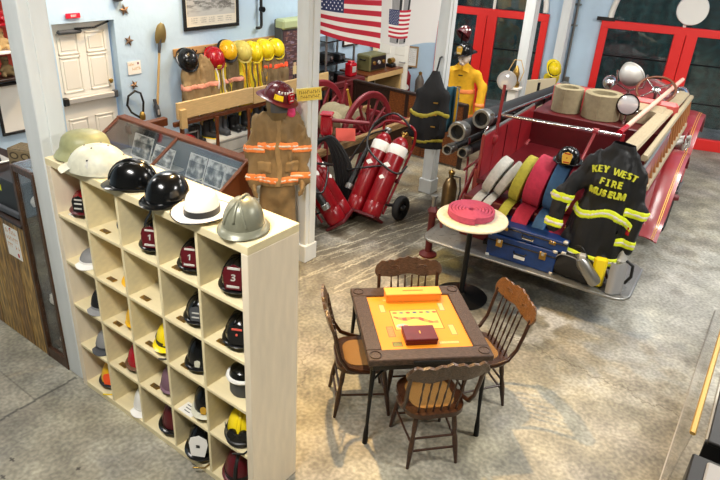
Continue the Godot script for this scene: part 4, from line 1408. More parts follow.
func make_truck():
	M.lens = mat(Color("eeeef0"), 0.12, 0.3)
	var t := thing("fire_engine", "vintage red open fire engine backed towards the camera with hose rolls on its tail", "fire engine", TX.origin, 0.082)
	var R: Material = M.truck_red
	var D: Material = M.dark_red
	var st := nst()
	prism(st, round_rect(2.06, 0.8, 0.1, 5, 0, 0.4), 0.0, 0.035, Transform3D(Basis(Vector3.RIGHT, -PI / 2), Vector3(0, 0.385, 0)))
	put("tailboard", st, M.tread, t)
	st = nst()
	for i in 22:
		for j in 7:
			box(st, Vector3(-0.97 + i * 0.0925, 0.4215, -0.06 - j * 0.095), Vector3(0.05, 0.005, 0.012), Basis(Vector3.UP, 0.78 if (i + j) % 2 == 0 else -0.78), 0.0)
	put("tread_pattern", st, M.tread, t)
	put("tail_edge", tb([Vector3(-1.035, 0.4, -0.6), Vector3(-1.035, 0.4, -0.1), Vector3(-1.0, 0.4, -0.03), Vector3(-0.93, 0.4, 0.003), Vector3(0.93, 0.4, 0.003), Vector3(1.0, 0.4, -0.03), Vector3(1.035, 0.4, -0.1), Vector3(1.035, 0.4, -0.75)], 0.018, 8), M.steel, t)
	for s in [-1, 1]:
		put("chassis_rail", bx(Vector3(s * 0.42, 0.52, -3.4), Vector3(0.09, 0.16, 5.4)), M.black_metal, t)
		put("board_bracket", bx(Vector3(s * 0.42, 0.4, -0.6), Vector3(0.07, 0.12, 0.7)), M.black_metal, t)
	put("axle", tb([Vector3(-0.9, 0.48, -2.88), Vector3(0.9, 0.48, -2.88)], 0.05), M.black_metal, t)
	put("axle", tb([Vector3(-0.85, 0.48, -4.6), Vector3(0.85, 0.48, -4.6)], 0.04), M.black_metal, t)
	put("rear_box", bx(Vector3(0, 0.645, -0.53), Vector3(1.5, 0.45, 0.44), 0.01), D, t)
	# open hose bed
	put("bed_floor", bx(Vector3(0, 0.88, -1.6), Vector3(1.6, 0.05, 1.7)), D, t)
	for s in [-1, 1]:
		put("bed_side", bx(Vector3(s * 0.8, 1.0, -1.62), Vector3(0.04, 0.78, 1.7), 0.01), R, t)
		put("bed_seam", bx(Vector3(s * 0.776, 1.1, -1.45), Vector3(0.008, 0.52, 0.012)), D, t)
		put("bed_seam", bx(Vector3(s * 0.776, 1.1, -1.95), Vector3(0.008, 0.52, 0.012)), D, t)
		put("bed_lip", tb([Vector3(s * 0.8, 1.39, -0.78), Vector3(s * 0.8, 1.39, -2.46)], 0.018), M.steel, t)
	put("bed_front", bx(Vector3(0, 1.1, -2.46), Vector3(1.6, 0.44, 0.04), 0.01), D, t)
	put("deck", bx(Vector3(0, 1.3, -2.82), Vector3(1.6, 0.04, 0.7), 0.01), D, t)
	put("tank_side", bx(Vector3(0, 0.95, -2.85), Vector3(1.56, 0.66, 0.64), 0.02), D, t)
	# grab rail, poles and braces
	put("grab_rail", tb([Vector3(-0.8, 1.5, -1.28), Vector3(0.47, 1.5, -1.4)], 0.02, 10), M.chrome, t)
	put("rail_post", tb([Vector3(0.47, 0.9, -1.4), Vector3(0.47, 1.52, -1.4)], 0.022, 8), R, t)
	put("rail_clamp", lt([Vector2(0, -0.03), Vector2(0.035, -0.03), Vector2(0.035, 0.03), Vector2(0, 0.03)], 12, Transform3D(Basis(Vector3.BACK, PI / 2), Vector3(0.2, 1.5, -1.375))), R, t)
	put("red_brace", tb([Vector3(0.2, 1.5, -1.375), Vector3(0.13, 1.0, -0.95), Vector3(0.12, 0.92, -0.9)], 0.017, 8), R, t)
	put("lamp_pole", tb([Vector3(-0.8, 0.72, -1.05), Vector3(-0.78, 1.25, -1.1), Vector3(-0.78, 1.86, -1.14)], 0.018, 8), R, t)
	put("pole_ball", lt([Vector2(0, -0.06), Vector2(0.045, -0.045), Vector2(0.06, 0), Vector2(0.045, 0.045), Vector2(0, 0.06)], 14, Transform3D(Basis(), Vector3(-0.79, 1.27, -1.08))), R, t)
	put("side_rail", tb([Vector3(-0.95, 0.42, -1.16), Vector3(-0.95, 0.9, -1.18), Vector3(-0.95, 1.25, -1.22), Vector3(-0.945, 1.36, -1.27), Vector3(-0.94, 1.41, -1.4), Vector3(-0.93, 1.41, -1.7), Vector3(-0.87, 1.27, -4.2)], 0.022, 10), M.chrome, t)
	put("rail_foot", bx(Vector3(-0.93, 0.5, -1.14), Vector3(0.12, 0.03, 0.05)), M.chrome, t)
	for k in [[Vector3(-0.97, 0.45, -0.6), Vector3(-0.82, 1.25, -0.95)], [Vector3(-1.0, 0.5, -0.95), Vector3(-0.86, 1.05, -0.85)], [Vector3(-0.9, 0.5, -0.75), Vector3(-1.15, 1.15, -1.3)], [Vector3(-1.02, 0.9, -0.9), Vector3(-0.84, 1.1, -1.0)], [Vector3(-0.84, 0.45, -0.84), Vector3(-0.82, 1.34, -0.84)]]:
		put("red_brace", tb([k[0], k[1]], 0.014, 6), R, t)
	for z in [-1.9, -3.2]:
		put("hose_cradle", bx(Vector3(-1.03, 1.12 + (z + 1.5) * 0.055, z), Vector3(0.5, 0.03, 0.05)), M.black_metal, t)
		put("hose_cradle", bx(Vector3(-0.86, 1.0, z), Vector3(0.04, 0.3, 0.05)), M.black_metal, t)
	for k in 5: put("rail_stanchion", bx(Vector3(-0.86, 1.33 - k * 0.02, -1.9 - k * 0.42), Vector3(0.03, 0.12, 0.06)), M.black_metal, t)
	# lamps
	lamp_head(t, Vector3(-0.78, 1.9, -1.18), Vector3(0.15, 0.1, 1), 0.1, M.cast)
	lamp_head(t, Vector3(0.27, 1.56, -2.62), Vector3(0.2, 0.05, 1), 0.125, M.black_gloss)
	put("lamp_bracket", tb([Vector3(0.27, 1.31, -2.62), Vector3(0.27, 1.44, -2.62)], 0.02, 8), M.chrome, t)
	put("lamp_yoke", tb([Vector3(0.14, 1.56, -2.64), Vector3(0.15, 1.47, -2.63), Vector3(0.27, 1.43, -2.62), Vector3(0.39, 1.47, -2.63), Vector3(0.4, 1.56, -2.64)], 0.01, 6), M.chrome, t)
	lamp_head(t, Vector3(0.02, 1.66, -4.1), Vector3(0.35, 0.55, -0.8), 0.17, M.cast)
	put("lamp_yoke", tb([Vector3(-0.18, 1.68, -4.1), Vector3(-0.16, 1.5, -4.1), Vector3(0.02, 1.42, -4.12), Vector3(0.2, 1.5, -4.1), Vector3(0.22, 1.68, -4.1)], 0.014, 6), M.chrome, t)
	put("lamp_bracket", tb([Vector3(0.02, 1.2, -4.14), Vector3(0.02, 1.43, -4.12)], 0.025, 8), M.chrome, t)
	# seat, dash and steering wheel
	put("seat_cushion", bx(Vector3(0, 1.08, -3.45), Vector3(1.5, 0.16, 0.5), 0.05), M.maroon, t)
	put("seat_back", bx(Vector3(0, 1.4, -3.2), Vector3(1.56, 0.3, 0.1), 0.04), mat(Color("c4504c"), 0.4), t)
	put("seat_side", tb([Vector3(-0.78, 1.2, -3.8), Vector3(-0.78, 1.4, -3.6), Vector3(-0.74, 1.47, -3.22)], 0.022), M.chrome, t)
	put("tool_box", bx(Vector3(0.42, 1.41, -2.95), Vector3(0.46, 0.18, 0.36), 0.01), M.ladder_wood, t)
	put("cab_floor", bx(Vector3(0, 0.62, -3.9), Vector3(1.56, 0.06, 1.3)), M.black, t)
	put("dashboard", bx(Vector3(0, 1.08, -4.35), Vector3(1.5, 0.5, 0.08), 0.03), R, t)
	st = nst()
	var rx := Transform3D(Basis(Vector3.RIGHT, 0.62), Vector3(0.42, 1.58, -3.66))
	var pts := []
	for i in 37: pts.append(rx * Vector3(sin(TAU * i / 36.0) * 0.235, 0, cos(TAU * i / 36.0) * 0.235))
	tube(st, pts, 0.017, 8, false)
	put("steering_wheel", st, mat(Color("6a3c22"), 0.35), t)
	for k in 4:
		var a := TAU * (k + 0.5) / 4
		put("wheel_spoke", tb([rx * Vector3.ZERO, rx * Vector3(sin(a) * 0.23, 0, cos(a) * 0.23)], 0.011, 6), M.chrome, t)
	put("wheel_hub", lt([Vector2(0.05, -0.02), Vector2(0.05, 0.02), Vector2(0.03, 0.035), Vector2(0, 0.035)], 14, rx), M.chrome, t)
	put("steering_column", tb([rx * Vector3.ZERO, rx * Vector3(0, -0.9, 0)], 0.022, 8), M.chrome, t)
	st = nst()
	for k in 3: lathe(st, [Vector2(0, 0), Vector2(0.05, 0), Vector2(0.05, 0.02), Vector2(0, 0.024)], 14, Transform3D(Basis(Vector3.RIGHT, PI / 2), Vector3(-0.1 + k * 0.16, 1.2, -4.31)))
	put("gauges", st, M.chrome, t)
	# bonnet, radiator, wings
	st = nst()
	var hp := [Vector2(-0.45, 0.65), Vector2(0.45, 0.65), Vector2(0.45, 1.1), Vector2(0.36, 1.25), Vector2(0.15, 1.32), Vector2(-0.15, 1.32), Vector2(-0.36, 1.25), Vector2(-0.45, 1.1)]
	prism(st, hp, -5.75, -4.4)
	put("bonnet", st, R, t)
	st = nst()
	prism(st, hp.map(func(p): return Vector2(p.x * 1.04, (p.y - 0.65) * 1.05 + 0.64)), -5.85, -5.75)
	put("radiator", st, M.chrome, t)
	st = nst()
	for s in [-1, 1]:
		for k in 9: box(st, Vector3(s * 0.452, 0.9, -4.6 - k * 0.12), Vector3(0.012, 0.25, 0.03), Basis(), 0.003)
	put("bonnet_louvre", st, D, t)
	for s in [-1, 1]:
		wheel(t, Vector3(s * 0.93, 0.48, -2.88), 0.48, 0.2, M.rubber, M.wheel_red, 12, 0.024, 0.11)
		wheel(t, Vector3(s * 0.84, 0.48, -4.6), 0.48, 0.15, M.rubber, M.wheel_red, 12, 0.022, 0.1)
		var x0: float = 0.76 * s
		var x1: float = 1.06 * s
		fender(t, minf(x0, x1), maxf(x0, x1), [Vector2(-1.4, 0.44), Vector2(-1.7, 0.5), Vector2(-2.05, 0.74), Vector2(-2.4, 0.93), Vector2(-2.8, 1.01), Vector2(-3.1, 0.98), Vector2(-3.35, 0.86), Vector2(-3.45, 0.7)], R)
		var y0: float = 0.6 * s
		var y1: float = 1.03 * s
		fender(t, minf(y0, y1), maxf(y0, y1), [Vector2(-3.62, 0.45), Vector2(-3.75, 0.58), Vector2(-3.95, 0.82), Vector2(-4.2, 1.02), Vector2(-4.5, 1.12), Vector2(-4.85, 1.12), Vector2(-5.15, 1.0), Vector2(-5.35, 0.75)], R)
		put("running_board", bx(Vector3(s * 0.92, 0.42, -3.5), Vector3(0.26, 0.035, 0.5)), M.tread, t)
		put("side_panel", bx(Vector3(s * 0.84, 0.72, -1.3), Vector3(0.05, 0.56, 1.0), 0.01), R, t)
		put("side_panel", bx(Vector3(s * 0.76, 0.8, -3.75), Vector3(0.05, 0.6, 1.3), 0.01), R, t)
		lamp_head(t, Vector3(s * 0.55, 1.15, -5.9), Vector3(0, 0, -1), 0.12, M.chrome)
		# pump fittings on the side
		for k in [[-3.5, 0.72, 0.075], [-3.62, 0.95, 0.06], [-3.8, 0.7, 0.085]]:
			put("pump_cap", lt([Vector2(0, 0.2), Vector2(k[2] * 0.5, 0.2), Vector2(k[2] * 0.6, 0.17), Vector2(k[2], 0.165), Vector2(k[2], 0.1), Vector2(k[2] * 0.7, 0.09), Vector2(k[2] * 0.7, 0)], 16, Transform3D(Basis(Vector3.BACK, -s * PI / 2), Vector3(s * 0.78, k[1], k[0]))), M.cast, t)
			st = nst()
			for q in 6: tube(st, [Vector3(s * 0.97, k[1], k[0]), Vector3(s * 0.97, k[1], k[0]) + Vector3(0, cos(TAU * q / 6), sin(TAU * q / 6)) * k[2] * 1.25], 0.01, 5)
			put("pump_lug", st, M.chrome, t)
		for k in [[Vector3(0.82, 1.02, -3.3), Vector3(0.92, 1.06, -3.45), Vector3(0.92, 0.9, -3.6)], [Vector3(0.82, 0.98, -3.8), Vector3(0.95, 1.0, -3.9), Vector3(0.96, 0.8, -4.0)], [Vector3(0.8, 0.62, -3.3), Vector3(0.95, 0.58, -3.5), Vector3(0.95, 0.6, -3.95)]]:
			put("pump_pipe", tb(k.map(func(p): return Vector3(p.x * s, p.y, p.z)), 0.032, 8), M.cast if k[0].y > 0.7 else R, t)
		for k in [[-3.48, 1.08], [-3.95, 1.05]]:
			st = nst()
			var c := Vector3(s * 0.93, k[1], k[0])
			var ring := []
			for i in 17: ring.append(c + Vector3(0, cos(TAU * i / 16) * 0.07, sin(TAU * i / 16) * 0.07))
			tube(st, ring, 0.01, 6, false)
			for q in 4: tube(st, [c, c + Vector3(0, cos(TAU * q / 4), sin(TAU * q / 4)) * 0.07], 0.008, 5)
			put("valve_wheel", st, R, t)
	make_truck_load()

func suction(label: String, a: Vector3, b: Vector3, r: float):
	var t := tthing("suction_hose", label, "hose", a, 0.0, "suction hoses on the engine's left side")
	var d := b - a
	var bas := Basis(Quaternion(Vector3.FORWARD, d.normalized()))
	var L := d.length()
	var xf := Transform3D(bas * Basis(Vector3.RIGHT, -PI / 2), Vector3.ZERO)
	put("hose", lt([Vector2(r * 0.86, 0.05), Vector2(r, 0.06), Vector2(r, L - 0.1), Vector2(r * 0.86, L - 0.1)], 20, xf), M.suction, t)
	put("coupling", lt([Vector2(r * 0.78, 0.12), Vector2(r * 0.78, 0.0), Vector2(r * 1.05, -0.002), Vector2(r * 1.12, 0.02), Vector2(r * 1.12, 0.09), Vector2(r * 1.02, 0.11), Vector2(r, 0.17)], 24, xf), M.steel, t)
	put("bore", lt([Vector2(r * 0.78, 0.1), Vector2(0, 0.1)], 20, xf), M.black, t)
	put("coupling", lt([Vector2(r, L - 0.15), Vector2(r * 1.1, L - 0.13), Vector2(r * 1.1, L), Vector2(0, L)], 20, xf), M.steel, t)
	for k in 2:
		var a1 := PI * k + 0.6
		put("coupling_lug", tb([xf * Vector3(cos(a1) * r * 1.0, 0.05, sin(a1) * r * 1.0), xf * Vector3(cos(a1) * r * 1.5, 0.05, sin(a1) * r * 1.5)], 0.014, 6), M.steel, t)

func trunk(label: String, at: Vector3, sz: Vector3, turn: float):
	var t := tthing("blue_footlocker", label, "trunk", at, turn)
	put("body", bx(Vector3(0, sz.y * 0.36, 0), Vector3(sz.x, sz.y * 0.72, sz.z), 0.006), M.trunk_blue, t)
	put("lid", bx(Vector3(0, sz.y * 0.87, 0), Vector3(sz.x + 0.006, sz.y * 0.25, sz.z + 0.006), 0.008), M.trunk_blue, t)
	put("rim", bx(Vector3(0, sz.y * 0.73, 0), Vector3(sz.x + 0.012, 0.012, sz.z + 0.012), 0.003), M.black, t)
	for s in [-1, 1]:
		var lk := put("lock", bx(Vector3(s * sz.x * 0.32, sz.y * 0.68, sz.z / 2 + 0.008), Vector3(0.065, sz.y * 0.34, 0.012), 0.004), M.brass, t)
		put("hasp", bx(Vector3(s * sz.x * 0.32, sz.y * 0.78, sz.z / 2 + 0.016), Vector3(0.03, sz.y * 0.16, 0.012), 0.004), M.chrome, lk)
		for y in [0.02, 0.98]:
			put("corner_cap", bx(Vector3(s * (sz.x / 2 - 0.018), sz.y * y, sz.z / 2 - 0.012), Vector3(0.045, 0.04, 0.04), 0.012), M.cast, t)
	put("handle", tb([Vector3(-0.06, sz.y * 0.5, sz.z / 2), Vector3(-0.05, sz.y * 0.46, sz.z / 2 + 0.025), Vector3(0.05, sz.y * 0.46, sz.z / 2 + 0.025), Vector3(0.06, sz.y * 0.5, sz.z / 2)], 0.009, 6), M.black, t)
	put("label_card", bx(Vector3(0, sz.y * 0.28, sz.z / 2 + 0.002), Vector3(0.11, sz.y * 0.14, 0.004), 0.001), M.paper, t)

func make_truck_load():
	suction("black suction hose with the widest silver mouth, outermost on the engine's left", Vector3(-1.19, 1.29, -0.98), Vector3(-1.12, 1.1, -4.8), 0.1)
	suction("black suction hose with wide silver mouth lying against the chrome side rail", Vector3(-1.02, 1.42, -1.22), Vector3(-0.97, 1.2, -4.6), 0.098)
	suction("thin suction hose with silver end, lowest and outermost of the four", Vector3(-1.27, 1.07, -0.95), Vector3(-1.22, 0.9, -3.9), 0.055)
	suction("thin suction hose with silver end under the two wide hoses, nearer the braces", Vector3(-1.1, 1.06, -1.0), Vector3(-1.06, 0.9, -3.9), 0.058)
	# hose rolls standing on the rear box
	var rolls := [["white hose roll at the left end of the row on the engine's tail", M.hose_white, -0.5, 0.215, 0.1, 0.5, 0.0], ["white hose roll leaning beside the first white one", M.hose_white, -0.37, 0.205, 0.09, 0.6, 0.02], ["yellow-green hose roll between the white and red rolls", M.hose_yellow, -0.22, 0.245, 0.11, 0.3, 0.0],
		["bright red hose roll left of the blue one", M.hose_pink, -0.05, 0.26, 0.18, 0.2, 0.0], ["blue hose roll under the black helmet's left edge", M.hose_blue, 0.13, 0.26, 0.135, 0.16, 0.0], ["dark red hose roll right of the blue one, half behind the coat", M.hose_red, 0.32, 0.265, 0.2, 0.12, 0.0]]
	for i in rolls.size():
		var r: Array = rolls[i]
		var b := Basis(Vector3.UP, 0.082 + PI / 2) * Basis(Vector3.RIGHT, r[5] * 0.8)
		if i == 3: r[1] = mat(Color("c8304c"), 0.85, 0, "cloud", Vector3.ONE * 6, "weave", 0.6)
		var rr: float = r[3]
		hose_roll("hose_roll", r[0], r[1], Transform3D(b, TX * Vector3(r[2] , 0.875 + rr, -0.53)), rr, r[4], "hose rolls on the engine's tail",
			[Vector3(-0.05, -rr + 0.01, 0), Vector3(-rr * 0.75, -rr + 0.012, 0), Vector3(-rr - 0.03, -rr - 0.01, 0), Vector3(-rr - 0.075, -rr - 0.07, 0), Vector3(-rr - 0.085, -rr - 0.12, 0)])
	fire_helmet("black leather helmet with a gold and red front shield resting on the hose rolls", M.black_gloss, TX * Vector3(0.17, 1.4, -0.46), 0.2, {"shield": M.gold, "text": "•", "text_m": M.red_gloss, "shield_h": 0.11, "r": Vector3(0.11, 0.13, 0.13), "brim": Vector3(0.03, 0.03, 0.09), "droop": Vector3(0.004, 0.006, 0.012), "bars": [0.12, 0.84], "crest": 0.012})
	trunk("large blue trunk with brass locks standing on the tailboard", Vector3(0.0, 0.425, -0.19), Vector3(0.68, 0.24, 0.3), 0.0)
	trunk("flat blue case lying on top of the large blue trunk", Vector3(0.05, 0.672, -0.2), Vector3(0.74, 0.11, 0.3), -0.03)
	# black equipment bag with a yellow breathing set
	var t := tthing("equipment_bag", "black padded equipment bag beside the blue trunks", "bag", Vector3(0.53, 0.425, -0.12), -0.15)
	var f := field([[Vector3(-0.14, 0.1, 0), Vector3(0.1, 0.1, 0), 0.12, 0.12], [Vector3(-0.1, 0.2, 0), Vector3(0.08, 0.17, 0), 0.09, 0.08]], 0.05, 0.012, 4.0, Vector3(1, 1, 0.95))
	put("body", nets(func(p): return maxf(f.call(p), 0.001 - p.y), Vector3(-0.3, -0.02, -0.18), Vector3(0.28, 0.36, 0.2), 0.016), M.black_cloth, t)
	put("zip", tb(cr([Vector3(-0.22, 0.1, 0.105), Vector3(-0.14, 0.23, 0.1), Vector3(0.06, 0.23, 0.1), Vector3(0.18, 0.14, 0.105), Vector3(0.2, 0.05, 0.105)]), 0.006, 5), M.grey, t)
	put("strap", tb(cr([Vector3(-0.1, 0.28, 0.02), Vector3(0.0, 0.34, 0.03), Vector3(0.09, 0.24, 0.02)]), 0.012, 6), M.black, t)
	t = tthing("breathing_set", "yellow and steel breathing apparatus behind the black bag", "breathing apparatus", Vector3(0.7, 0.425, -0.09), 0.2)
	put("backplate", bx(Vector3(0.03, 0.15, 0.02), Vector3(0.12, 0.3, 0.06), 0.02), M.yellow_gloss, t)
	put("cylinder", lt([Vector2(0, 0), Vector2(0.05, 0.01), Vector2(0.06, 0.04), Vector2(0.06, 0.24), Vector2(0.04, 0.29), Vector2(0.018, 0.3), Vector2(0.018, 0.34), Vector2(0, 0.34)], 18, Transform3D(Basis(Vector3.BACK, 0.7), Vector3(0.03, 0.06, 0.1))), M.steel, t)
	put("valve", bx(Vector3(-0.14, 0.31, 0.1), Vector3(0.06, 0.05, 0.06), 0.01), M.cast, t)
	put("grey_flap", sh(func(u, v): return Vector3(0.12 + 0.14 * u, 0.28 * v + 0.005, 0.1 - 0.06 * v + 0.03 * sin(u * 5.0)), 8, 8, 0.012), M.grey, t)
	# silver play pipe with hoses
	t = tthing("play_pipe", "silver hose nozzle with red and black handles standing on the tailboard's corner", "nozzle", Vector3(0.88, 0.425, -0.26), 0.0)
	put("body", lt([Vector2(0, 0), Vector2(0.055, 0), Vector2(0.06, 0.03), Vector2(0.045, 0.06), Vector2(0.042, 0.22), Vector2(0.055, 0.25), Vector2(0.04, 0.28), Vector2(0.032, 0.42), Vector2(0.04, 0.45), Vector2(0.028, 0.47), Vector2(0.022, 0.56), Vector2(0, 0.56)], 20), M.cast, t)
	put("red_collar", lt([Vector2(0.024, 0.5), Vector2(0.036, 0.51), Vector2(0.034, 0.58), Vector2(0.02, 0.6), Vector2(0, 0.6)], 16), M.red_gloss, t)
	for s in [-1, 1]:
		put("red_handle" if s < 0 else "black_handle", tb([Vector3(s * 0.045, 0.26, 0.02), Vector3(s * 0.11, 0.23, 0.03), Vector3(s * 0.12, 0.12, 0.03), Vector3(s * 0.08, 0.04, 0.03), Vector3(s * 0.05, 0.05, 0.02)], 0.015, 8), M.maroon if s < 0 else M.black, t)
	put("spanner", tb([Vector3(-0.03, 0.012, 0.11), Vector3(-0.05, 0.2, 0.09)], 0.012, 6), M.maroon, t)
	# coat hung from the ladder end
	t = tthing("fire_coat", "large black fire coat with yellow back lettering hung over the ladder end", "coat", Vector3(0.5, 0, -0.25), 0.12)
	t.rotation.z = -0.09
	var o := {"sh": 1.52, "hem": 0.6, "hw": 0.245, "sq": 0.62, "amp": 0.042, "cell": 0.014, "arms": [[Vector3(-0.36, 1.18, 0.08), Vector3(-0.36, 0.86, 0.14)], [Vector3(0.3, 1.2, 0.02), Vector3(0.31, 0.82, 0.04)]], "girth": 1.1, "flare": 1.16, "freq": 2.6, "extra": [[Vector3(0, 1.72, 0), Vector3(-0.2, 1.5, 0), 0.07, 0.085], [Vector3(0, 1.72, 0), Vector3(0.2, 1.5, 0), 0.07, 0.085], [Vector3(0, 1.64, 0), Vector3(0, 1.4, 0), 0.12, 0.2]]}
	var bands := []
	for b in [[0.042, M.lime_band, "lime_band", 0.008], [0.017, M.silver_band, "silver_band", 0.011]]:
		bands.append([ring_cut(1.12, b[0], 0.3, -0.22, 0.03), b[1], b[2], b[3]])
		bands.append([ring_cut(0.67, b[0], 0.4, 0.0, 0.0), b[1], b[2], b[3]])
		for s in [0, 1]:
			var a0: Vector3 = o.arms[s][0]
			var a1: Vector3 = o.arms[s][1]
			bands.append([cuff_cut(a0, a1, 0.85, b[0]), b[1], b[2], b[3]])
			bands.append([cuff_cut(a0, a1, 0.08, b[0]), b[1], b[2], b[3]])
	var cf := make_coat(t, o, M.navy_cloth, bands)
	var words := [["KEY WEST", 1.52, 0.034, 0.055], ["FIRE", 1.415, 0.034, 0.0], ["MUSEUM", 1.315, 0.034, 0.0]]
	var ls := SurfaceTool.new()
	ls.begin(Mesh.PRIMITIVE_TRIANGLES)
	for w in words:
		var s: String = w[0]
		for i in s.length():
			if s[i] == " ": continue
			var x: float = (i - (s.length() - 1) / 2.0) * 0.048 * (1.0 if w[3] == 0.0 else 0.98)
			var y: float = w[1] - w[3] * x * x * 22.0
			var p := on_cloth(cf, x, y)
			var nx := (on_cloth(cf, x + 0.03, y) - on_cloth(cf, x - 0.03, y)).normalized()
			var ny := (on_cloth(cf, x, y + 0.03) - on_cloth(cf, x, y - 0.03)).normalized()
			var nn := nx.cross(ny).normalized()
			var roll: float = -w[3] * x * 44.0 * 0.9
			var bas := Basis(nx, nn.cross(nx), nn) * Basis(Vector3.BACK, roll)
			letters(ls, s[i], 0.062, 0.03, Transform3D(bas, p + nn * 0.007))
	put("lettering", ls.commit(), mat(Color("d8d83c"), 0.6), t)
	# ladder: two beams with rungs, and a pike pole
	t = tthing("wooden_ladder", "pale wooden ladder lying on its side along the engine's right", "ladder", Vector3.ZERO)
	var a0 := Vector3(0.77, 1.45, -0.95)
	var a1 := Vector3(0.79, 1.38, -4.6)
	var b0 := Vector3(0.83, 1.1, -1.1)
	var b1 := Vector3(0.83, 1.06, -4.6)
	for q in [[Vector3(0.6, 1.53, -0.25), Vector3(0.69, 1.42, -4.6), 0.15, 0.04], [a0, a1, 0.07, 0.06], [b0, b1, 0.07, 0.06]]:
		var st := nst()
		ribbon(st, [q[0], (q[0] + q[1]) / 2, q[1]], Vector3(1, -0.15, 0), q[2], q[3])
		put("beam", st, M.ladder_wood, t)
	for k in 16:
		var u := (k + 0.5) / 16.0
		put("rung", tb([a0.lerp(a1, u), b0.lerp(b1, u)], 0.022, 7), M.rung, t)
	t = tthing("pike_pole", "long pale pole with a red tip beside the ladder", "pole", Vector3.ZERO)
	put("shaft", tb([Vector3(0.44, 1.53, -1.55), Vector3(0.62, 1.6, -4.6)], 0.028, 8), mat(Color("e0b4a0"), 0.5), t)
	put("red_tip", tb([Vector3(0.43, 1.526, -1.4), Vector3(0.447, 1.533, -1.67)], 0.032, 8), M.red_gloss, t)
	# rolled canvas on the deck
	for k in [["pale canvas roll standing on the engine deck, the left one", -0.46, 0.185, -2.72], ["wide canvas roll standing on the engine deck, beside the lamp", -0.03, 0.235, -2.72]]:
		hose_roll("canvas_roll", k[0], M.canvas, TX * Transform3D(Basis(Vector3.RIGHT, -PI / 2), Vector3(k[1], 1.475, k[3])), k[2], 0.31, "canvas rolls on the deck", [], k[2] * 0.62, 0.02, 0.024)
	make_round_table()

func make_round_table():
	var t := thing("round_table", "small round pedestal table with a cream stone top in front of the engine", "table", Vector3(-2.28, 0, -5.1))
	put("table_top", lt([Vector2(0, 0.855), Vector2(0.31, 0.855), Vector2(0.335, 0.865), Vector2(0.34, 0.875), Vector2(0.335, 0.885), Vector2(0.0, 0.886)], 40), M.marble, t)
	put("pole", lt([Vector2(0.035, 0.03), Vector2(0.028, 0.08), Vector2(0.026, 0.78), Vector2(0.04, 0.82), Vector2(0.09, 0.855)], 16), M.black_metal, t)
	put("base", lt([Vector2(0, 0), Vector2(0.26, 0.0), Vector2(0.265, 0.012), Vector2(0.24, 0.02), Vector2(0.08, 0.035), Vector2(0.035, 0.06)], 32), M.black_metal, t)
	hose_roll("coiled_hose", "flat pink hose coil lying on the round table", M.hose_pink, Transform3D(Basis(Vector3.UP, 0.6) * Basis(Vector3.RIGHT, -PI / 2), Vector3(-2.3, 0.925, -5.12)), 0.235, 0.078, "", [], 0.03, 0.026, 0.036)
	t = thing("brass_extinguisher", "old brass extinguisher standing behind the round table", "extinguisher", Vector3(-3.32, 0, -6.62))
	put("tank", lt([Vector2(0, 0.0), Vector2(0.085, 0.0), Vector2(0.09, 0.02), Vector2(0.09, 0.46), Vector2(0.06, 0.55), Vector2(0.025, 0.58), Vector2(0.03, 0.6), Vector2(0.03, 0.63), Vector2(0, 0.63)], 22), mat(Color("8a7350"), 0.35, 0.8, "cloud", Vector3.ONE * 4), t)
	put("hose", tb([Vector3(0.03, 0.6, 0), Vector3(0.13, 0.62, 0.02), Vector3(0.16, 0.45, 0.03), Vector3(0.13, 0.2, 0.05), Vector3(0.1, 0.08, 0.06)], 0.01, 6), M.black, t)
	put("cap", lt([Vector2(0.04, 0.63), Vector2(0.04, 0.66), Vector2(0.015, 0.67), Vector2(0, 0.7)], 14), M.brass, t)
	# small red stand pump with a silver cap left of the table
	t = thing("hydrant_valve", "small dark hydrant valve with a silver cap left of the round table", "valve", Vector3(-3.0, 0.0, -5.65))
	put("base", lt([Vector2(0, 0), Vector2(0.1, 0), Vector2(0.1, 0.02), Vector2(0.04, 0.05), Vector2(0.04, 0.5), Vector2(0.06, 0.55), Vector2(0.03, 0.6), Vector2(0, 0.6)], 18), M.maroon, t)
	put("cap", lt([Vector2(0.025, 0.6), Vector2(0.025, 0.7), Vector2(0.04, 0.71), Vector2(0.04, 0.73), Vector2(0, 0.735)], 16), M.steel, t)
	put("handle", tb([Vector3(0.02, 0.5, 0.0), Vector3(0.14, 0.5, 0.06), Vector3(0.18, 0.35, 0.08)], 0.016, 6), M.maroon, t)

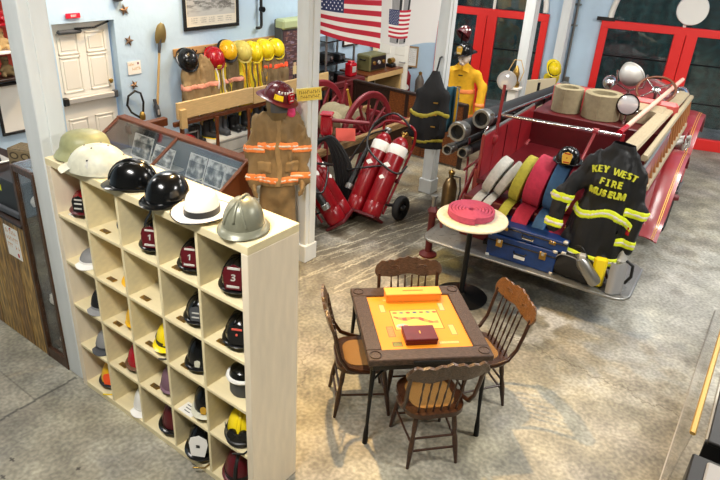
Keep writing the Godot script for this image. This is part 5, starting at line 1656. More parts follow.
# ---------- dressed figures
func head_mesh(t: Node3D, at: Vector3, bas: Basis, m: Material):   # face towards +z of bas
	var caps := [[Vector3(0, 0.02, -0.01), Vector3(0, 0.05, -0.02), 0.09, 0.088], [Vector3(0, -0.04, 0.02), Vector3(0, -0.075, 0.045), 0.062, 0.035], [Vector3(0, 0.0, 0.085), Vector3(0, -0.03, 0.102), 0.012, 0.016], [Vector3(-0.02, -0.06, 0.078), Vector3(0.02, -0.06, 0.078), 0.009, 0.009], [Vector3(-0.022, -0.07, 0.07), Vector3(0.022, -0.07, 0.07), 0.008, 0.008], [Vector3(0, -0.08, -0.02), Vector3(0, -0.18, -0.03), 0.05, 0.055]]
	for s in [-1, 1]:
		caps.append([Vector3(s * 0.03, 0.022, 0.072), Vector3(s * 0.045, 0.02, 0.064), 0.014, 0.013])
		caps.append([Vector3(s * 0.086, 0.0, -0.01), Vector3(s * 0.09, -0.03, -0.005), 0.014, 0.01])
		caps.append([Vector3(s * 0.045, -0.02, 0.05), Vector3(s * 0.05, -0.03, 0.045), 0.022, 0.02])
	var f := field(caps, 0.025)
	var st := nets(f, Vector3(-0.13, -0.2, -0.14), Vector3(0.13, 0.16, 0.15), 0.009)
	var h := again(st, "head", m, t, Transform3D(bas, at))
	for s in [-1, 1]:
		put("eye", lt([Vector2(0, -0.004), Vector2(0.009, -0.002), Vector2(0.009, 0.001), Vector2(0, 0.004)], 10, Transform3D(Basis(Vector3.RIGHT, PI / 2), Vector3(s * 0.034, 0.012, 0.087))), M.darkgrey, h)
		put("eyebrow", tb([Vector3(s * 0.018, 0.034, 0.088), Vector3(s * 0.048, 0.034, 0.078)], 0.004, 5), M.tan_leather, h)
	put("lips", tb([Vector3(-0.02, -0.064, 0.088), Vector3(0, -0.062, 0.092), Vector3(0.02, -0.064, 0.088)], 0.004, 5), M.mauve, h)

func hand_caps(w: Vector3, dir: Vector3, side: Vector3, palm: Vector3) -> Array:   # wrist, down the hand, thumb side, facing
	var out := [[w, w + dir * 0.05, 0.026, 0.024]]
	for k in 4: out.append([w + dir * 0.03 + side * (0.022 - k * 0.015), w + dir * 0.085 + side * (0.028 - k * 0.019), 0.014, 0.013])
	for k in 4:
		var b := w + dir * 0.085 + side * (0.028 - k * 0.019)
		var L: float = [0.036, 0.042, 0.039, 0.03][k]
		var mid := b + dir * L + palm * 0.008
		out.append([b, mid, 0.0095, 0.009])
		out.append([mid, mid + dir * L * 0.6 + palm * 0.025, 0.009, 0.0075])
	var tb0 := w + dir * 0.03 + side * 0.028
	out.append([tb0, tb0 + dir * 0.035 + side * 0.022 + palm * 0.01, 0.012, 0.011])
	out.append([tb0 + dir * 0.035 + side * 0.022 + palm * 0.01, tb0 + dir * 0.065 + side * 0.026 + palm * 0.02, 0.011, 0.009])
	return out

func hands(t: Node3D, ws: Array, m: Material, thick := 1.0):
	for q in ws:
		var c := hand_caps(Vector3.ZERO, q[1], q[2], q[3])
		for k in c: 
			k[2] *= thick
			k[3] *= thick
		again(nets(field(c, 0.012), Vector3(-0.12, -0.24, -0.12), Vector3(0.12, 0.08, 0.12), 0.008), "hand", m, t, Transform3D(Basis(), q[0]))

func trousers(t: Node3D, top: float, hem: float, w: float, m: Material, knee_out := 0.0, cell := 0.022) -> Callable:
	var caps := [[Vector3(0, top, 0), Vector3(0, top - 0.14, 0), w * 0.78, w * 0.82]]
	for s in [-1, 1]:
		caps.append([Vector3(s * w * 0.42, top - 0.14, 0), Vector3(s * (w * 0.5 + knee_out), lerpf(top, hem, 0.55), 0.02), w * 0.5, w * 0.44])
		caps.append([Vector3(s * (w * 0.5 + knee_out), lerpf(top, hem, 0.55), 0.02), Vector3(s * (w * 0.52 + knee_out), hem, -0.01), w * 0.44, w * 0.42])
	var f := field(caps, 0.03, 0.022, 3.0, Vector3(1, 1, 0.8), Vector3(1.4, 0.7, 1.4))
	put("trousers", nets(func(p): return maxf(f.call(p), hem - p.y), Vector3(-w - 0.12, hem - 0.05, -0.26), Vector3(w + 0.12, top + 0.2, 0.26), cell), m, t)
	return f

func boots(t: Node3D, x: float, hem: float, m: Material):
	for s in [-1, 1]:
		var f := field([[Vector3(s * x, hem + 0.06, -0.01), Vector3(s * x, 0.07, -0.015), 0.068, 0.058], [Vector3(s * x, 0.05, -0.03), Vector3(s * (x + 0.02), 0.045, 0.14), 0.055, 0.05]], 0.03)
		put("boot", nets(func(p): return maxf(f.call(p), 0.002 - p.y), Vector3(s * x - 0.12, -0.03, -0.14), Vector3(s * x + 0.12, hem + 0.16, 0.24), 0.02), m, t)

func make_figures():
	# tan fire suit on a stand beside the middle post
	var at := Vector3(-4.1, 0, -4.36)
	var turn := atan2(-at.x, -at.z) + 0.05
	var t := thing("suited_mannequin", "mannequin in a tan fire suit with orange bands standing by the middle post", "mannequin", at, turn)
	var o := {"sh": 1.62, "hem": 0.93, "hw": 0.215, "sq": 0.62, "amp": 0.045, "cell": 0.014, "arms": [[Vector3(-0.235, 1.3, 0.0), Vector3(-0.24, 0.98, 0.06)], [Vector3(0.235, 1.3, 0.0), Vector3(0.24, 1.0, 0.07)]], "neck": 0.06, "freq": 3.4}
	var B := []
	for b in [[0.036, M.orange_band, "orange_band", 0.007], [0.014, M.silver_band, "silver_band", 0.0095]]:
		B.append([ring_cut(1.35, b[0], 0.2, -0.08), b[1], b[2], b[3]])
		B.append([ring_cut(1.0, b[0], 0.2), b[1], b[2], b[3]])
		for s in 2:
			B.append([cuff_cut(o.arms[s][0], o.arms[s][1], 0.02, b[0]), b[1], b[2], b[3]])
			B.append([cuff_cut(o.arms[s][0], o.arms[s][1], 0.88, b[0]), b[1], b[2], b[3]])
	var cf := make_coat(t, o, M.tan_cloth, B)
	trousers(t, 0.98, 0.16, 0.2, M.tan_cloth)
	boots(t, 0.11, 0.16, M.black)
	hands(t, [[Vector3(-0.24, 0.96, 0.065), Vector3(0, -1, 0.1), Vector3(0, 0, 1), Vector3(1, 0, 0)], [Vector3(0.24, 0.98, 0.075), Vector3(0, -1, 0.1), Vector3(0, 0, 1), Vector3(-1, 0, 0)]], M.tan_light, 1.25)
	var st := nst()
	var pts := []
	for i in 14:
		var y := lerpf(1.6, 0.95, i / 13.0)
		pts.append(on_cloth(cf, 0.012 * sin(i * 0.8), y) + Vector3(0, 0, 0.004))
	ribbon(st, pts, Vector3.RIGHT, 0.05, 0.012)
	put("storm_flap", st, M.tan_light, t)
	for s in [-1, 1]:
		put("pocket", nets(shell(cf, func(p): return maxf(absf(p.x - s * 0.135) - 0.07, absf(p.y - 1.13) - 0.06), 0.012), Vector3(-0.4, 0.8, -0.3), Vector3(0.4, 1.4, 0.34), 0.018), M.tan_light, t)
	# hooded head
	var hf := field([[Vector3(0, 1.78, 0.02), Vector3(0, 1.74, 0.02), 0.105, 0.1], [Vector3(0, 1.72, 0.03), Vector3(0, 1.64, 0.0), 0.085, 0.1]], 0.05, 0.012, 5.0)
	put("hood", nets(hf, Vector3(-0.18, 1.5, -0.18), Vector3(0.18, 1.95, 0.2), 0.016), M.brown_cloth, t)
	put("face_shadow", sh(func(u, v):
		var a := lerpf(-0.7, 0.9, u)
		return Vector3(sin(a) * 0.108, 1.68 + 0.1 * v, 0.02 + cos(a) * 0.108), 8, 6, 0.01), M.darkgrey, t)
	var nf := field([[Vector3(0.07, 1.76, 0.0), Vector3(0.12, 1.66, 0.02), 0.06, 0.05], [Vector3(0.05, 1.72, -0.06), Vector3(0.1, 1.64, -0.05), 0.06, 0.05]], 0.04, 0.02, 5.0)
	put("neck_cloth", nets(nf, Vector3(-0.08, 1.52, -0.2), Vector3(0.24, 1.9, 0.16), 0.016), M.pink_cloth, t)
	var hb := Basis(Vector3.UP, turn + 0.75) * Basis(Vector3.RIGHT, 0.25)
	var hm := fire_helmet("red leather helmet with yellow stickers on the tan-suited mannequin", M.wine_gloss, at + Basis(Vector3.UP, turn) * Vector3(0, 1.755, 0.015), 0.0, {"r": Vector3(0.125, 0.14, 0.15), "brim": Vector3(0.06, 0.035, 0.1), "droop": Vector3(0.02, 0.012, 0.05), "shield": M.red_gloss, "bars": [0.2, 0.8], "text": "•", "shield_h": 0.1})
	hm.basis = hb
	for s in [-1, 1]: put("yellow_sticker", sh(func(u, v):
		var p := dome_pt(s * lerpf(0.1, 0.2, u) , lerpf(0.1, 0.32, v), Vector3(0.128, 0.143, 0.153), 0.054, 0.8)
		return p, 6, 4, 0.004), M.yellow_gloss, hm)
	st = nst()
	for i in 9:
		var p := dome_pt(-0.16 + i * 0.04, 0.45, Vector3(0.128, 0.143, 0.153), 0.054, 0.8)
		box(st, p, Vector3(0.014, 0.022, 0.014), Basis(), 0.003)
	put("white_lettering", st, M.white_gloss, hm)
	# yellow coat figure behind the second post
	at = Vector3(-4.42, 0, -8.75)
	turn = atan2(-at.x, -at.z) - 0.25
	t = thing("yellow_mannequin", "mannequin in a bright yellow fire coat and black helmet before the left red doors", "mannequin", at, turn)
	o = {"sh": 1.43, "hem": 0.6, "hw": 0.27, "sq": 0.62, "amp": 0.03, "cell": 0.022, "arms": [[Vector3(-0.33, 1.2, 0.02), Vector3(-0.34, 0.86, 0.1)], [Vector3(0.33, 1.2, 0.02), Vector3(0.34, 0.86, 0.1)]], "flare": 1.02, "neck": 0.06}
	B = []
	for b in [[0.034, M.orange_band, "orange_band"]]:
		B.append([ring_cut(1.12, b[0], 0.28), b[1], b[2]])
		B.append([ring_cut(0.74, b[0], 0.4), b[1], b[2]])
		for s in 2: B.append([cuff_cut(o.arms[s][0], o.arms[s][1], 0.75, b[0]), b[1], b[2]])
	cf = make_coat(t, o, M.yellow_cloth, B)
	for k in 4:
		var y := 1.36 - k * 0.17
		put("clasp", bx(on_cloth(cf, 0.0, y) + Vector3(0, 0, 0.006), Vector3(0.07, 0.016, 0.012)), M.black, t)
	trousers(t, 0.7, 0.15, 0.2, M.lemon_cloth)
	boots(t, 0.11, 0.14, M.black)
	head_mesh(t, Vector3(0, 1.6, 0.02), Basis(Vector3.UP, -0.35) * Basis(Vector3.RIGHT, 0.25), M.skin)
	hands(t, [[Vector3(-0.34, 0.84, 0.11), Vector3(0, -1, 0.1), Vector3(0, 0, 1), Vector3(1, 0, 0)], [Vector3(0.34, 0.84, 0.11), Vector3(0, -1, 0.1), Vector3(0, 0, 1), Vector3(-1, 0, 0)]], M.skin, 1.1)
	for s in [-1, 1]: put("collar", sh(func(u, v): return Vector3(s * lerpf(0.02, 0.12, u if s > 0 else 1.0 - u), lerpf(1.44, 1.5, v) - 0.03 * (u if s > 0 else 1.0 - u), 0.13 - 0.05 * v), 4, 3, 0.012), M.yellow_cloth, t)
	hm = fire_helmet("black leather helmet with a gold eagle front on the yellow-coated mannequin", M.black_gloss, at + Basis(Vector3.UP, turn) * Vector3(0, 1.635, 0.015), 0.0, {"r": Vector3(0.115, 0.14, 0.135), "brim": Vector3(0.045, 0.03, 0.1), "droop": Vector3(0.012, 0.012, 0.045), "shield": M.gold, "bars": [0.15, 0.8], "shield_h": 0.12, "crest": 0.014})
	hm.basis = Basis(Vector3.UP, turn - 0.35) * Basis(Vector3.RIGHT, 0.2)
	# red helmet on the door behind
	hm = fire_helmet("red helmet with white dots hanging high in front of the left red doors", M.wine_gloss, Vector3(-4.97, 1.74, -9.62), 0.0, {"r": Vector3(0.11, 0.15, 0.14), "brim": Vector3(0.03, 0.025, 0.06), "combs": 6})
	hm.basis = Basis(Vector3.UP, 0.4) * Basis(Vector3.RIGHT, -0.4) * Basis(Vector3.BACK, -0.5)
	for k in 4: put("white_dot", lt([Vector2(0, 0), Vector2(0.02, 0.0), Vector2(0.018, 0.006), Vector2(0, 0.007)], 10, Transform3D(Basis(Vector3.RIGHT, PI / 2 - 0.5), dome_pt(-0.1 + 0.07 * k, 0.3 + 0.15 * (k % 2), Vector3(0.112, 0.152, 0.142), 0.05, 0.8))), M.white_gloss, hm)
	put("hanger", tb([Vector3(0, 0.15, -0.1), Vector3(0.0, 0.3, -0.14)], 0.006, 5), M.black_metal, hm)
	t = thing("helmet_stand", "thin dark stand holding up the red dotted helmet", "stand", Vector3(-4.98, 0, -9.66))
	put("pole", tb([Vector3(0, 0, 0), Vector3(0, 1.8, 0)], 0.014, 8), M.black_metal, t)
	put("base", lt([Vector2(0, 0), Vector2(0.16, 0), Vector2(0.16, 0.015), Vector2(0.02, 0.03)], 20), M.black_metal, t)
	# black coat hung on the second post
	t = thing("black_coat", "black fire coat with dull yellow bands hung over the second post", "coat", Vector3(-3.88, 0, -6.94), atan2(3.83, 6.98) - 0.2)
	o = {"sh": 1.5, "hem": 0.76, "hw": 0.2, "sq": 0.5, "amp": 0.04, "cell": 0.022, "flare": 1.08, "arms": [[Vector3(-0.2, 1.2, 0.05), Vector3(-0.2, 0.95, 0.08)], [Vector3(0.18, 1.25, 0.05), Vector3(0.18, 0.95, 0.08)]], "extra": [[Vector3(0, 1.5, -0.03), Vector3(0, 1.72, -0.05), 0.15, 0.05]]}
	B = []
	for b in [[0.03, mat(Color("a89a30"), 0.6), "yellow_band"]]:
		B.append([ring_cut(1.2, b[0], 0.36, 0.06, 0.03), b[1], b[2]])
		B.append([ring_cut(0.86, b[0] * 0.7, 0.3, 0.0, 0.02), b[1], b[2]])
	cf = make_coat(t, o, M.black_cloth, B)
	for k in 3: put("clasp", bx(on_cloth(cf, 0.06, 1.36 - k * 0.15) + Vector3(0, 0, 0.004), Vector3(0.06, 0.018, 0.012)), M.brass, t)
	put("hanging_loop", tb([Vector3(0, 1.7, -0.06), Vector3(0.0, 1.86, -0.2), Vector3(0, 1.86, -0.33)], 0.012, 6), M.black_metal, t)
	t = thing("blue_cloth", "narrow teal and yellow cloth hanging beside the black coat", "cloth", Vector3(-3.8, 0, -7.32), 0.4)
	put("drape", sh(func(u, v): return Vector3((u - 0.5) * 0.16, lerpf(0.9, 1.5, v), 0.03 * sin(u * 9.0) + 0.01 * sin(v * 8.0)), 10, 8, 0.012), mat(Color("3c6c80"), 0.85), t)
	put("trim_strip", sh(func(u, v): return Vector3(0.06 + (u - 0.5) * 0.03, lerpf(0.9, 1.5, v), 0.03 * sin(8.5) + 0.012), 2, 8, 0.012), M.yellow_cloth, t)

func flag_image() -> Image:
	var im := blank(390, 260, Color("f2efe8"))
	for k in 7: im.fill_rect(Rect2i(0, k * 40, 390, 20), Color("c01c34"))
	im.fill_rect(Rect2i(0, 0, 156, 140), Color("26315e"))
	for r in 9:
		for c in (6 if r % 2 == 0 else 5):
			var x := 13 + c * 26 + (0 if r % 2 == 0 else 13)
			var y := 14 + r * 14
			for k in 5:
				var a := TAU * k / 5 - PI / 2
				for q in 6: im.fill_rect(Rect2i(x + int(cos(a) * q), y + int(sin(a) * q), 2 if q < 4 else 1, 2 if q < 4 else 1), Color("ffffff"))
			disc(im, x, y, 3, 3, Color("ffffff"))
	return im

func memorial_image() -> Image:
	var im := blank(400, 230, Color("dedcd8"))
	for k in 120:
		im.fill_rect(Rect2i(70 + k / 2, 215 - k * 2 + 30, 1, 1), Color("d0d0d0"))
	for t in [[55, 62, 0], [124, 56, 1]]:
		im.fill_rect(Rect2i(t[0], 0, t[1], 222), Color("a8a8a8"))
		for k in 7: im.fill_rect(Rect2i(t[0] + 3 + k * 7, 0, 3, 222), Color("7c7c7c"))
		im.fill_rect(Rect2i(t[0] + t[1] - 16, 0, 16, 218), Color("202428"))
		im.fill_rect(Rect2i(t[0], 0, 4, 200), Color("e4e4e4"))
	var f := flag_image()
	f.resize(150, 84)
	im.blit_rect(f, Rect2i(0, 0, 150, 84), Vector2i(45, 122))
	return im

func engraving_image() -> Image:
	var im := blank(420, 320, Color("cfcabc"))
	var n := FastNoiseLite.new()
	n.frequency = 0.02
	n.fractal_octaves = 5
	n.seed = 4
	for y in 240:
		for x in 400:
			var v := n.get_noise_2d(x * 0.6, y * 2.0)
			var w := clampf(1.0 - absf(y - 110) / 120.0, 0, 1)
			var g := 0.74 - 0.5 * maxf(0.0, v + 0.12) * w * 1.8
			im.set_pixel(x + 10, y + 10, Color(g, g * 0.99, g * 0.95))
	for k in 40: strokes(im, rng.randi_range(60, 330), 380, rng.randi_range(60, 200), rng.randi_range(5, 10), Color("5a5650"))
	im.fill_rect(Rect2i(10, 250, 400, 60), Color("dcd4c2"))
	for r in 3:
		for c in 5: strokes(im, 40 + c * 72, 90 + c * 72, 262 + r * 14, 7, Color("6a665c"))
	outline(im, Rect2i(0, 0, 420, 320), Color("e8dfc8"), 10)
	return im

func poster_image() -> Image:
	var im := blank(160, 256, Color("54383a"))
	for k in 400:
		var y := rng.randi_range(0, 255)
		im.fill_rect(Rect2i(rng.randi_range(0, 159), y, rng.randi_range(6, 26), rng.randi_range(3, 9)), [Color("6e4a48"), Color("7a5a54"), Color("4a3638"), Color("886050"), Color("8a7a8a")][rng.randi_range(0, 4)])
	for k in 7: im.fill_rect(Rect2i(0, 20 + k * 24, 160, 2), Color("3a2a2c"))
	# a standing figure in pale kit
	im.fill_rect(Rect2i(60, 160, 24, 40), Color("e0c890"))
	im.fill_rect(Rect2i(60, 200, 9, 34), Color("2e2a2a"))
	im.fill_rect(Rect2i(74, 200, 9, 34), Color("2e2a2a"))
	disc(im, 72, 150, 9, 11, Color("d8b890"))
	im.fill_rect(Rect2i(62, 136, 20, 8), Color("20201e"))
	return im

func star(label: String, at: Vector3, r: float, turn: float):
	var t := thing("metal_star", label, "star", at)
	t.basis = Basis(Vector3.UP, PI / 2) * Basis(Vector3.BACK, turn)
	var st := nst()
	var c := Vector3(0, 0, r * 0.28)
	var p := []
	for k in 10: p.append(Vector3(sin(TAU * k / 10) * (r if k % 2 == 0 else r * 0.42), cos(TAU * k / 10) * (r if k % 2 == 0 else r * 0.42), 0))
	for k in 10:
		tri(st, c, p[(k + 1) % 10], p[k])
		tri(st, Vector3(0, 0, -0.003), p[k], p[(k + 1) % 10])
	put("star", st, mat(Color("7a604a"), 0.4, 0.6), t)

func framed(called: String, label: String, cat: String, at: Vector3, turn: float, w: float, h: float, frame: Material, fw: float, face: Material):
	var t := thing(called, label, cat, at, turn)
	for s in [-1, 1]:
		put("frame_rail", bx(Vector3(0, s * (h / 2 - fw / 2), 0.012), Vector3(w, fw, 0.028)), frame, t)
		put("frame_rail", bx(Vector3(s * (w / 2 - fw / 2), 0, 0.012), Vector3(fw, h - fw * 2, 0.028)), frame, t)
	put("print", sh(func(u, v): return Vector3((u - 0.5) * (w - fw * 2), (v - 0.5) * (h - fw * 2), 0.006), 1, 1, 0.006), face, t)

func make_wall_things():
	var W := PI / 2
	# coat rack
	var t := thing("coat_rack", "long wooden coat rack with iron hooks on the blue wall", "coat rack", Vector3(-6.985, 1.64, -6.42), W)
	put("rail", bx(Vector3(0, 0, 0.0), Vector3(1.96, 0.1, 0.03), 0.006), mat(Color("c89a64"), 0.5, 0, "softwood", Vector3(1, 8, 8)), t)
	for k in 9:
		put("hook", tb([Vector3(-0.9 + k * 0.225, 0.02, 0.015), Vector3(-0.9 + k * 0.225, 0.0, 0.05), Vector3(-0.9 + k * 0.225, -0.02, 0.08), Vector3(-0.9 + k * 0.225, 0.02, 0.1)], 0.008, 6), M.black_metal, t)
	var G := "turnout coats on the rack"
	var pink := mat(Color("e89a80"), 0.6)
	var C := [
		[-5.54, "tan fire coat with pink bands under the black helmet, first on the rack", M.tan_light, pink, 0.115],
		[-5.8, "tan hooded fire coat second on the rack, beside the black-helmet coat", M.tan_light, pink, 0.12],
		[-6.03, "yellow-trimmed coat hanging under the red helmet", M.lemon_cloth, M.silver_band, 0.095],
		[-6.25, "brown fire coat hanging under the black-rimmed yellow helmet", M.brown_cloth, pink, 0.12],
		[-6.52, "yellow straps and overalls bundled under the pale yellow helmet", M.lemon_cloth, M.yellow_cloth, 0.11],
		[-6.74, "yellow overalls hanging under the fourth helmet from the right post", M.yellow_cloth, M.lemon_cloth, 0.09],
		[-6.96, "tan coat with bright orange bands, second from the rack's right end", M.tan_cloth, M.neon_orange, 0.13],
		[-7.2, "tan coat with bright orange bands at the rack's right end", M.tan_cloth, M.neon_orange, 0.12]]
	for i in C.size():
		var c: Array = C[i]
		t = thing("turnout_coat", c[1], "coat", Vector3(-6.8, 0, c[0]), W, G)
		var o := {"sh": 1.46, "hem": 0.74, "hw": c[4], "sq": 0.62, "amp": 0.06, "cell": 0.02, "flare": 1.1, "freq": 3.4, "stretch": Vector3(2.2, 0.3, 2.2), "arms": [[Vector3(-c[4] + 0.015, 1.2, 0.06), Vector3(-c[4] + 0.03, 0.9, 0.09)], [Vector3(c[4] - 0.015, 1.2, 0.06), Vector3(c[4] - 0.03, 0.9, 0.09)]]}
		var B := []
		if i in [0, 1, 3, 6, 7]:
			B.append([ring_cut(1.22 if i < 6 else 1.3, 0.035, 0.3, 0.3 if i == 6 else 0.0), c[3], "reflective_band"])
			B.append([ring_cut(0.95 if i < 6 else 1.0, 0.035, 0.3), c[3], "reflective_band"])
		var f := make_coat(t, o, c[2], B)
		if i in [2, 4, 5]:
			for k in 4:
				var pts := []
				for q in 9: pts.append(on_cloth(f, -0.09 + 0.06 * k + 0.012 * sin(q * 1.1 + k), lerpf(1.42, 0.86, q / 8.0)) + Vector3(0, 0, 0.006))
				put("strap", tb(pts, 0.013, 6), c[3] if k % 2 == 0 else M.brown_cloth, t)
		put("hanging_loop", tb([Vector3(0, 1.5, -0.02), Vector3(0, 1.6, -0.1)], 0.008, 5), M.black, t)
	var HS := [[-5.53, 1.56, M.black_gloss, "black helmet hanging at the left end of the coat rack", {"brim_m": M.black_gloss}], [-6.0, 1.53, M.red_gloss, "red helmet with yellow stickers hanging on the coat rack", {"shield": M.yellow_gloss, "shield_h": 0.08}], [-6.24, 1.6, M.yolk_gloss, "golden yellow helmet with a black rim hanging on the coat rack", {"band": M.black, "brim_m": M.black}],
		[-6.52, 1.56, mat(Color("dcc860"), 0.5), "pale dull yellow helmet hanging in the middle of the rack", {}], [-6.74, 1.53, M.yellow_gloss, "bright yellow helmet left of the two end helmets", {}], [-6.98, 1.54, M.yellow_gloss, "round bright yellow helmet second from the rack's right end", {"combs": 0, "crest": 0.01}], [-7.21, 1.53, M.yellow_gloss, "bright yellow helmet with a black strap at the rack's right end", {"combs": 0, "crest": 0.008, "band": M.black}]]
	for q in HS:
		var o: Dictionary = {"r": Vector3(0.13, 0.13, 0.15), "brim": Vector3(0.03, 0.025, 0.03), "droop": Vector3(0.008, 0.008, 0.01), "group": "helmets on the coat rack"}
		o.merge(q[4], true)
		var h := fire_helmet(q[3], q[2], Vector3(-6.83, q[1], q[0]), 0.0, o)
		h.basis = Basis(Vector3.UP, W - 0.25) * Basis(Vector3.RIGHT, 0.95)
	var hk := thing("cloth_hood", "tan cloth hood hanging between the black and red helmets", "hood", Vector3(-6.84, 1.5, -5.79), W)
	put("hood", nets(field([[Vector3(0, 0.08, 0), Vector3(0, -0.04, 0), 0.04, 0.09]], 0.03, 0.02, 5.0), Vector3(-0.16, -0.18, -0.16), Vector3(0.16, 0.2, 0.16), 0.016), M.tan_light, hk)
	# shovel, wall tool, stars, cards
	t = thing("shovel", "shovel with a tan wooden handle hung blade up on the blue wall", "shovel", Vector3(-6.955, 0.9, -5.1), W)
	put("handle", tb([Vector3(0.0, 0.12, 0), Vector3(0.1, 0.88, 0.01)], 0.015, 8), M.pine, t)
	put("blade", sh(func(u, v):
		var q = u * 2.0 - 1.0
		var wv := 0.1 * sqrt(maxf(0.0, 1.0 - pow(maxf(v - 0.35, 0.0) / 0.65, 2.0))) * (0.75 + 0.25 * minf(1.0, v * 4.0))
		return Vector3(0.11 + 0.03 * v + q * wv * 0.85, 0.9 + v * 0.25, 0.02 + 0.025 * (1.0 - q * q) * sin(v * PI)), 12, 10, 0.006), mat(Color("8a7a4c"), 0.4, 0.5), t)
	put("socket", tb([Vector3(0.087, 0.78, 0.01), Vector3(0.1, 0.88, 0.012), Vector3(0.113, 0.96, 0.025)], [0.018, 0.02, 0.016], 8), M.darkgrey, t)
	t = thing("wall_gauge", "small dark tool mounted below the shovel", "tool", Vector3(-6.95, 0.98, -5.08), W)
	put("body", lt([Vector2(0, -0.12), Vector2(0.03, -0.12), Vector2(0.035, 0.02), Vector2(0.022, 0.05), Vector2(0.022, 0.12), Vector2(0, 0.12)], 14, Transform3D(Basis(Vector3.BACK, 0.2), Vector3.ZERO)), M.darkgrey, t)
	put("tool_label", bx(Vector3(0, -0.05, 0.034), Vector3(0.03, 0.07, 0.006), 0.002), M.cast, t)
	star("bronze metal star below the ceiling, highest of the row beside the door", Vector3(-6.985, 2.22, -4.77), 0.075, 0.2)
	star("bronze metal star in the middle, above the printed card", Vector3(-6.985, 1.86, -4.79), 0.072, -0.3)
	star("bronze metal star lowest of the row, under the printed card", Vector3(-6.985, 1.32, -4.8), 0.065, 0.35)
	var hb := thing("wall_bracket", "dark iron bracket at the top of the blue wall above the stars", "bracket", Vector3(-6.96, 2.36, -4.68), W)
	put("bracket", lt([Vector2(0, -0.04), Vector2(0.05, -0.03), Vector2(0.06, 0.0), Vector2(0.03, 0.05), Vector2(0, 0.06)], 14), M.darkgrey, hb)
	var im := blank(160, 128, Color("eeeae2"))
	for r in 2: strokes(im, 14 + r * 40, 90 + r * 55, 14 + r * 46, 30, Color("c8963c"))
	im.fill_rect(Rect2i(118, 14, 20, 22), Color("7a3048"))
	t = thing("wall_card", "small white printed card between the stars", "card", Vector3(-6.99, 1.53, -4.83), W)
	put("card", sh(func(u, v): return Vector3((u - 0.5) * 0.19, (v - 0.5) * 0.16, 0), 1, 1, 0.006), printed(im), t)
	t = thing("wall_hose", "looped black air hose hanging beside the shovel", "hose", Vector3(-6.95, 0.9, -4.78), W)
	put("loop", tb([Vector3(0.03, 0.0, 0.02), Vector3(-0.1, 0.1, 0.02), Vector3(-0.15, 0.2, 0.02), Vector3(-0.12, 0.31, 0.02), Vector3(-0.02, 0.36, 0.02), Vector3(0.06, 0.32, 0.02), Vector3(0.09, 0.2, 0.02), Vector3(0.07, 0.05, 0.02)], 0.014, 8), M.black, t)
	put("fitting", lt([Vector2(0, -0.05), Vector2(0.035, -0.04), Vector2(0.04, 0.02), Vector2(0.02, 0.06), Vector2(0, 0.07)], 14, Transform3D(Basis(), Vector3(0.05, 0.02, 0.03))), M.brass, t)
	framed("framed_engraving", "large black framed grey engraving of a town above the coat rack", "picture", Vector3(-6.985, 2.24, -6.12), W, 0.98, 0.68, M.black, 0.045, printed(engraving_image()))
	t = thing("wall_pipe", "black iron pipe with an elbow coming down the wall", "pipe", Vector3(-6.94, 0, -7.03), W)
	put("pipe", tb([Vector3(0.0, 4.2, 0), Vector3(0.0, 1.88, 0), Vector3(-0.01, 1.85, 0), Vector3(-0.04, 1.84, 0), Vector3(-0.1, 1.84, 0)], 0.022, 8), M.black, t)
	put("valve", lt([Vector2(0, -0.03), Vector2(0.04, -0.03), Vector2(0.04, 0.03), Vector2(0, 0.03)], 12, Transform3D(Basis(Vector3.RIGHT, PI / 2), Vector3(0, 2.1, 0.02))), M.black_metal, t)
	# poster cabinet behind the post
	t = thing("poster_cabinet", "tall dark display panel with a figure poster behind the middle post", "display panel", Vector3(-6.86, 0, -7.62), W)
	put("body", bx(Vector3(0, 0.97, 0), Vector3(0.64, 1.94, 0.16), 0.01), M.darkgrey, t)
	put("header", bx(Vector3(0, 1.88, 0.03), Vector3(0.66, 0.15, 0.2), 0.03), mat(Color("b4c090"), 0.5), t)
	put("poster", sh(func(u, v): return Vector3((u - 0.5) * 0.58, 0.92 + v * 0.86, 0.085), 1, 1, 0.006), printed(poster_image()), t)
	put("white_card", bx(Vector3(0.22, 1.33, 0.1), Vector3(0.1, 0.26, 0.012), 0.003), M.paper, t)
	# shelving behind the post with black radios
	t = thing("glass_shelving", "glass-sided shelving of dark radios right of the middle post", "shelf", Vector3(-6.72, 0, -8.45), W)
	for k in 4: put("shelf", bx(Vector3(0, 0.5 + k * 0.36, 0), Vector3(0.74, 0.02, 0.4)), M.black_gloss, t)
	for s in [-1, 1]:
		put("upright", bx(Vector3(s * 0.37, 0.9, 0.18), Vector3(0.03, 1.8, 0.03)), M.steel, t)
		put("upright", bx(Vector3(s * 0.37, 0.9, -0.18), Vector3(0.03, 1.8, 0.03)), M.steel, t)
	for q in [[-0.2, 1.23, 0.2, 0.15, "black box radio at the left of the top glass shelf"], [0.14, 1.23, 0.16, 0.1, "low black radio at the right of the top glass shelf"], [-0.18, 0.87, 0.24, 0.2, "tall black radio at the left of the middle glass shelf"], [0.16, 0.87, 0.22, 0.14, "wide black radio at the right of the middle glass shelf"]]:
		var r := thing("radio", q[4], "radio", Vector3(-6.72, 0, -8.45) + Basis(Vector3.UP, W) * Vector3(q[0], q[1] + 0.001, 0.02), W)
		put("case", bx(Vector3(0, q[3] / 2, 0), Vector3(q[2], q[3], 0.2), 0.012), M.black, r)
		put("dial", lt([Vector2(0, 0), Vector2(0.03, 0), Vector2(0.028, 0.015), Vector2(0, 0.016)], 14, Transform3D(Basis(Vector3.RIGHT, PI / 2), Vector3(q[2] * 0.2, q[3] * 0.5, 0.1))), M.steel, r)
		put("grille", bx(Vector3(-q[2] * 0.2, q[3] * 0.5, 0.1), Vector3(q[2] * 0.36, q[3] * 0.6, 0.01), 0.003), M.darkgrey, r)
